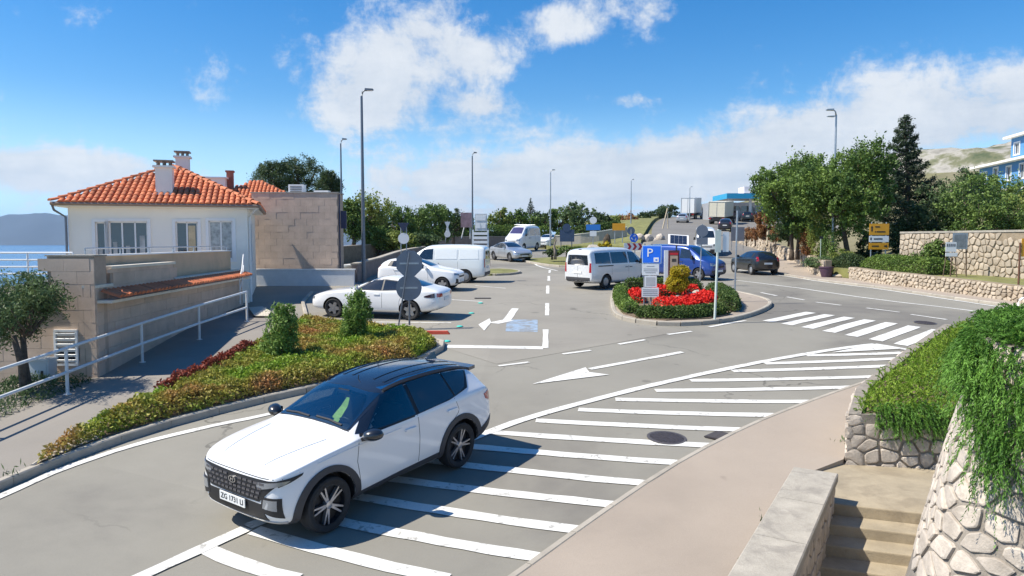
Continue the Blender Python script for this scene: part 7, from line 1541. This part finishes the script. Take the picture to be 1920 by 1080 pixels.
# ------------------------------------------------------------------ sea haze between here and the island
b = MB(); b.box((-2500, 5900, 205), (25200, 18600, 458)); hz = b.build('haze', None); hz['kind'] = 'stuff'; hz['label'] = 'thin blue sea haze'
hm = bpy.data.materials.new('thin sea haze'); hm.use_nodes = True; ht = hm.node_tree; ht.nodes.clear(); ho = ht.nodes.new('ShaderNodeOutputMaterial'); hv = ht.nodes.new('ShaderNodeVolumePrincipled')
hv.inputs['Color'].default_value = (.45, .68, 1.0, 1); hv.inputs['Density'].default_value = 5e-5; hv.inputs['Anisotropy'].default_value = .2
ht.links.new(hv.outputs[0], ho.inputs['Volume']); hz.data.materials.append(hm)
# ------------------------------------------------------------------ vehicles in place
suv = hero(); seat_on_ground(suv, -2.37, 10.93, R(-124.6), wb=1.34); suv.scale = (1.025, 1.02, 1.02)
def dark_tail(S, body, root):
    for sd in (1, -1): S.patch('tail_lamp_band', 'side', [(-1.95, .80), (-2.32, .78)], [(-1.95, .84), (-2.30, .94)], mat('smoked lamp lens', (.04, .02, .025), .1, coat=1), body, sd, .010, 8, 2)
vehicle('sedan', 'parked_sedan', 'white four-door sedan parked nosing towards the house wall', 'car', -4.72, 25.9, R(167), P_WHITE, sx=1.03, sz=1.0, steps=(dark_tail,), plates=(None, None))
def yaris_nose(S, body, root):
    for sd in (1, -1): S.patch('fog_lamp', 'end', [(sd * .50, .38), (sd * .70, .36)], [(sd * .56, .56), (sd * .70, .60)], BLACK, body, 1, .012, 4, 3)
vehicle('hatch', 'parked_hatchback', 'white hatchback parked nose-out between sedan and panel van', 'car', -4.35, 34.6, R(-12), P_WHITE, sx=1.02, sz=1.02, steps=(yaris_nose,))
vehicle('van', 'parked_panel_van', 'pale white windowless panel van parked beyond the hatchback', 'van', -3.75, 39.3, R(171), P_PALE, sz=1.03, windows='panel', style='steel', bump_m=DGREY)
def trafic_rear(S, body, root):
    S.stripe('slide_rail', 'side', [(-.9, 1.10), (-2.0, 1.10)], .05, BLACK, body, -1, .008, 8)
    S.stripe('rear_door_seam', 'end', [(0, .55), (0, 1.75)], .012, DGREY, body, -1, .003, 8)
    S.patch('brake_light', 'end', [(-.08, 1.86), (.08, 1.86)], [(-.08, 1.89), (.08, 1.89)], BLACK, body, -1, .01, 3, 1)
vehicle('van', 'minibus_van', 'silver white passenger van with tinted windows leaving beside the island', 'van', 4.95, 36.2, R(43), P_LSILV, bump_m=DGREY, style='steel', steps=(trafic_rear,), plates=(None, None))
vehicle('van', 'blue_van', 'blue panel van with grey bumper stopped behind the planted island', 'van', 9.95, 41.9, R(-46), P_BLUE, bump_m=DGREY, windows='panel', style='five')
vehicle('hatch', 'black_hatchback', 'small black three-door hatchback driving away past the stone wall', 'car', 15.55, 46.3, R(98), P_BLACK, sx=.97, sz=1.0, style='steel', wsm=GLASS)
vehicle('sedan', 'silver_sedan', 'silver sedan approaching from the roundabout', 'car', -.1, 58.2, R(-62), P_SILVER, sz=1.03, style='multi')
def rack(S, body, root):
    b = MB()
    for xx in (-1.6, -.9, -.2, .5):
        b.tube([(xx, -.7, 2.66), (xx, .7, 2.66)], .02, 6)
    b.tube([(-1.6, -.7, 2.70), (.5, -.7, 2.70)], .02, 6); b.tube([(-1.6, .7, 2.70), (.5, .7, 2.70)], .02, 6); b.build('roof_rack', GALV, body)
vehicle('van', 'high_roof_van', 'white high-roof minibus with violet tinted windscreen on the far road', 'van', 1.1, 74.5, R(-115), P_WHITE, sx=1.12, sy=1.03, sz=1.33, style='steel', steps=(rack,), wsm=mat('violet windscreen', (.06, .05, .12), .05, coat=1))
vehicle('hatch', 'white_compact_suv', 'white compact car following the high-roof minibus', 'car', 4.2, 86, R(-110), P_WHITE, sx=1.06, sz=1.12, style='five')
vehicle('hatch', 'white_parked_car', 'white car parked beyond the low wall, nearest the house', 'car', -13.6, 61, R(100), P_WHITE, z=.9, detail=False, group='cars beyond the parking wall')
vehicle('hatch', 'white_parked_car', 'white car parked beyond the low wall, under the trees', 'car', -12.2, 66, R(20), P_WHITE, z=1.5, detail=False, group='cars beyond the parking wall')
vehicle('van', 'white_delivery_van', 'white delivery van coming down the hill behind the blue van', 'van', 16.9, 63, R(-102), P_WHITE, sz=1.15, style='steel', bump_m=DGREY)
vehicle('hatch', 'silver_hatchback', 'silver car at the top of the hill beside the lorry', 'car', 26.7, 113, R(72), P_SILVER, sz=1.0, detail=False)
vehicle('hatch', 'dark_red_car', 'dark car going up the hill below the cream truck', 'car', 27.2, 92, R(70), P_DARK, sz=1.05, detail=False)
vehicle('hatch', 'black_forecourt_car', 'black car waiting under the petrol station canopy', 'car', 37.5, 116, R(80), P_BLACK, sz=1.1, z=zf(37.5, 116) + .1, detail=False)
vehicle('hatch', 'red_forecourt_car', 'dark red car at the petrol station behind the tree', 'car', 40.2, 118, R(85), paint('dark red car paint', (.16, .02, .03)), sz=1.1, z=zf(40, 118) + .1, detail=False)
def lorry(name, label, x, y, yaw, boxm, cabm, L, Hh, W=2.5):
    t = thing(name, label, 'truck')
    b = MB(); b.box((-.6, 0, 1.15 + (Hh - 1.15) / 2), (L, W, Hh - 1.15)); o = b.build('cargo_box', boxm, t); md = o.modifiers.new('bevel', 'BEVEL'); md.width = .05; md.segments = 2
    b = MB()
    for k in range(-1, 2, 2): b.bar((-L / 2 - .6 - .01, k * W * .47, 1.2), (-L / 2 - .6 - .01, k * W * .47, Hh - .05), .08, .05)
    b.bar((-L / 2 - .61, -W * .47, Hh - .06), (-L / 2 - .61, W * .47, Hh - .06), .05, .08); b.bar((-L / 2 - .61, 0, 1.2), (-L / 2 - .61, 0, Hh - .1), .04, .04); b.build('door_frame', GALV, o)
    fx = L / 2 - .45
    b = MB(); b.prism([(0, .55), (1.9, .55), (1.95, 1.4), (1.7, 2.55), (.1, 2.75), (0, 2.75)], -W * .47, W * .47, Matrix.Translation((fx, 0, 0)) @ Matrix(((1, 0, 0, 0), (0, 0, 1, 0), (0, 1, 0, 0), (0, 0, 0, 1)))); cab = b.build('cab', cabm, t); flipfix(cab)
    b = MB(); b.add([(fx + 1.97, -1.0, 1.5), (fx + 1.97, 1.0, 1.5), (fx + 1.76, .95, 2.45), (fx + 1.76, -.95, 2.45)], [(0, 1, 2, 3)]); b.build('windscreen', GLASS, cab)
    for s in (1, -1): b = MB(); b.add([(fx + .5, s * W * .475, 1.55), (fx + 1.7, s * W * .475, 1.55), (fx + 1.55, s * W * .475, 2.3), (fx + .5, s * W * .475, 2.3)], [(0, 1, 2, 3)]); b.build('side_window', GLASS, cab)
    b = MB(); b.box((0, 0, .85), (L + 1.5, W * .5, .35)); b.build('chassis', BLACK, t)
    for s in (1, -1): b = MB(); b.box((-L / 2 - .6, s * W * .38, .95), (.1, .35, .18)); b.build('tail_light', REDL, t)
    b = MB(); b.box((-L / 2 - .5, 0, .6), (.1, W * .9, .14)); b.build('rear_bumper', DGREY, t)
    add_wheels(t, [(fx + .9, .48), (-L / 2 + .6, .48), (-L / 2 + 1.8, .48)], W / 2 - .15, .3, 'steel')
    seat_on_ground(t, x, y, yaw, wb=2.2); return t
lorry('box_lorry', 'tall white box lorry driving up the hill road', 33.0, 133, R(66), WHITE, WHITE, 7.0, 3.9)
lorry('cream_truck', 'cream box truck on the hill road below the petrol station', 31.3, 108, R(60), mat('cream panel', (.62, .58, .46), .6, var=.05), P_DARK, 5.0, 3.4)
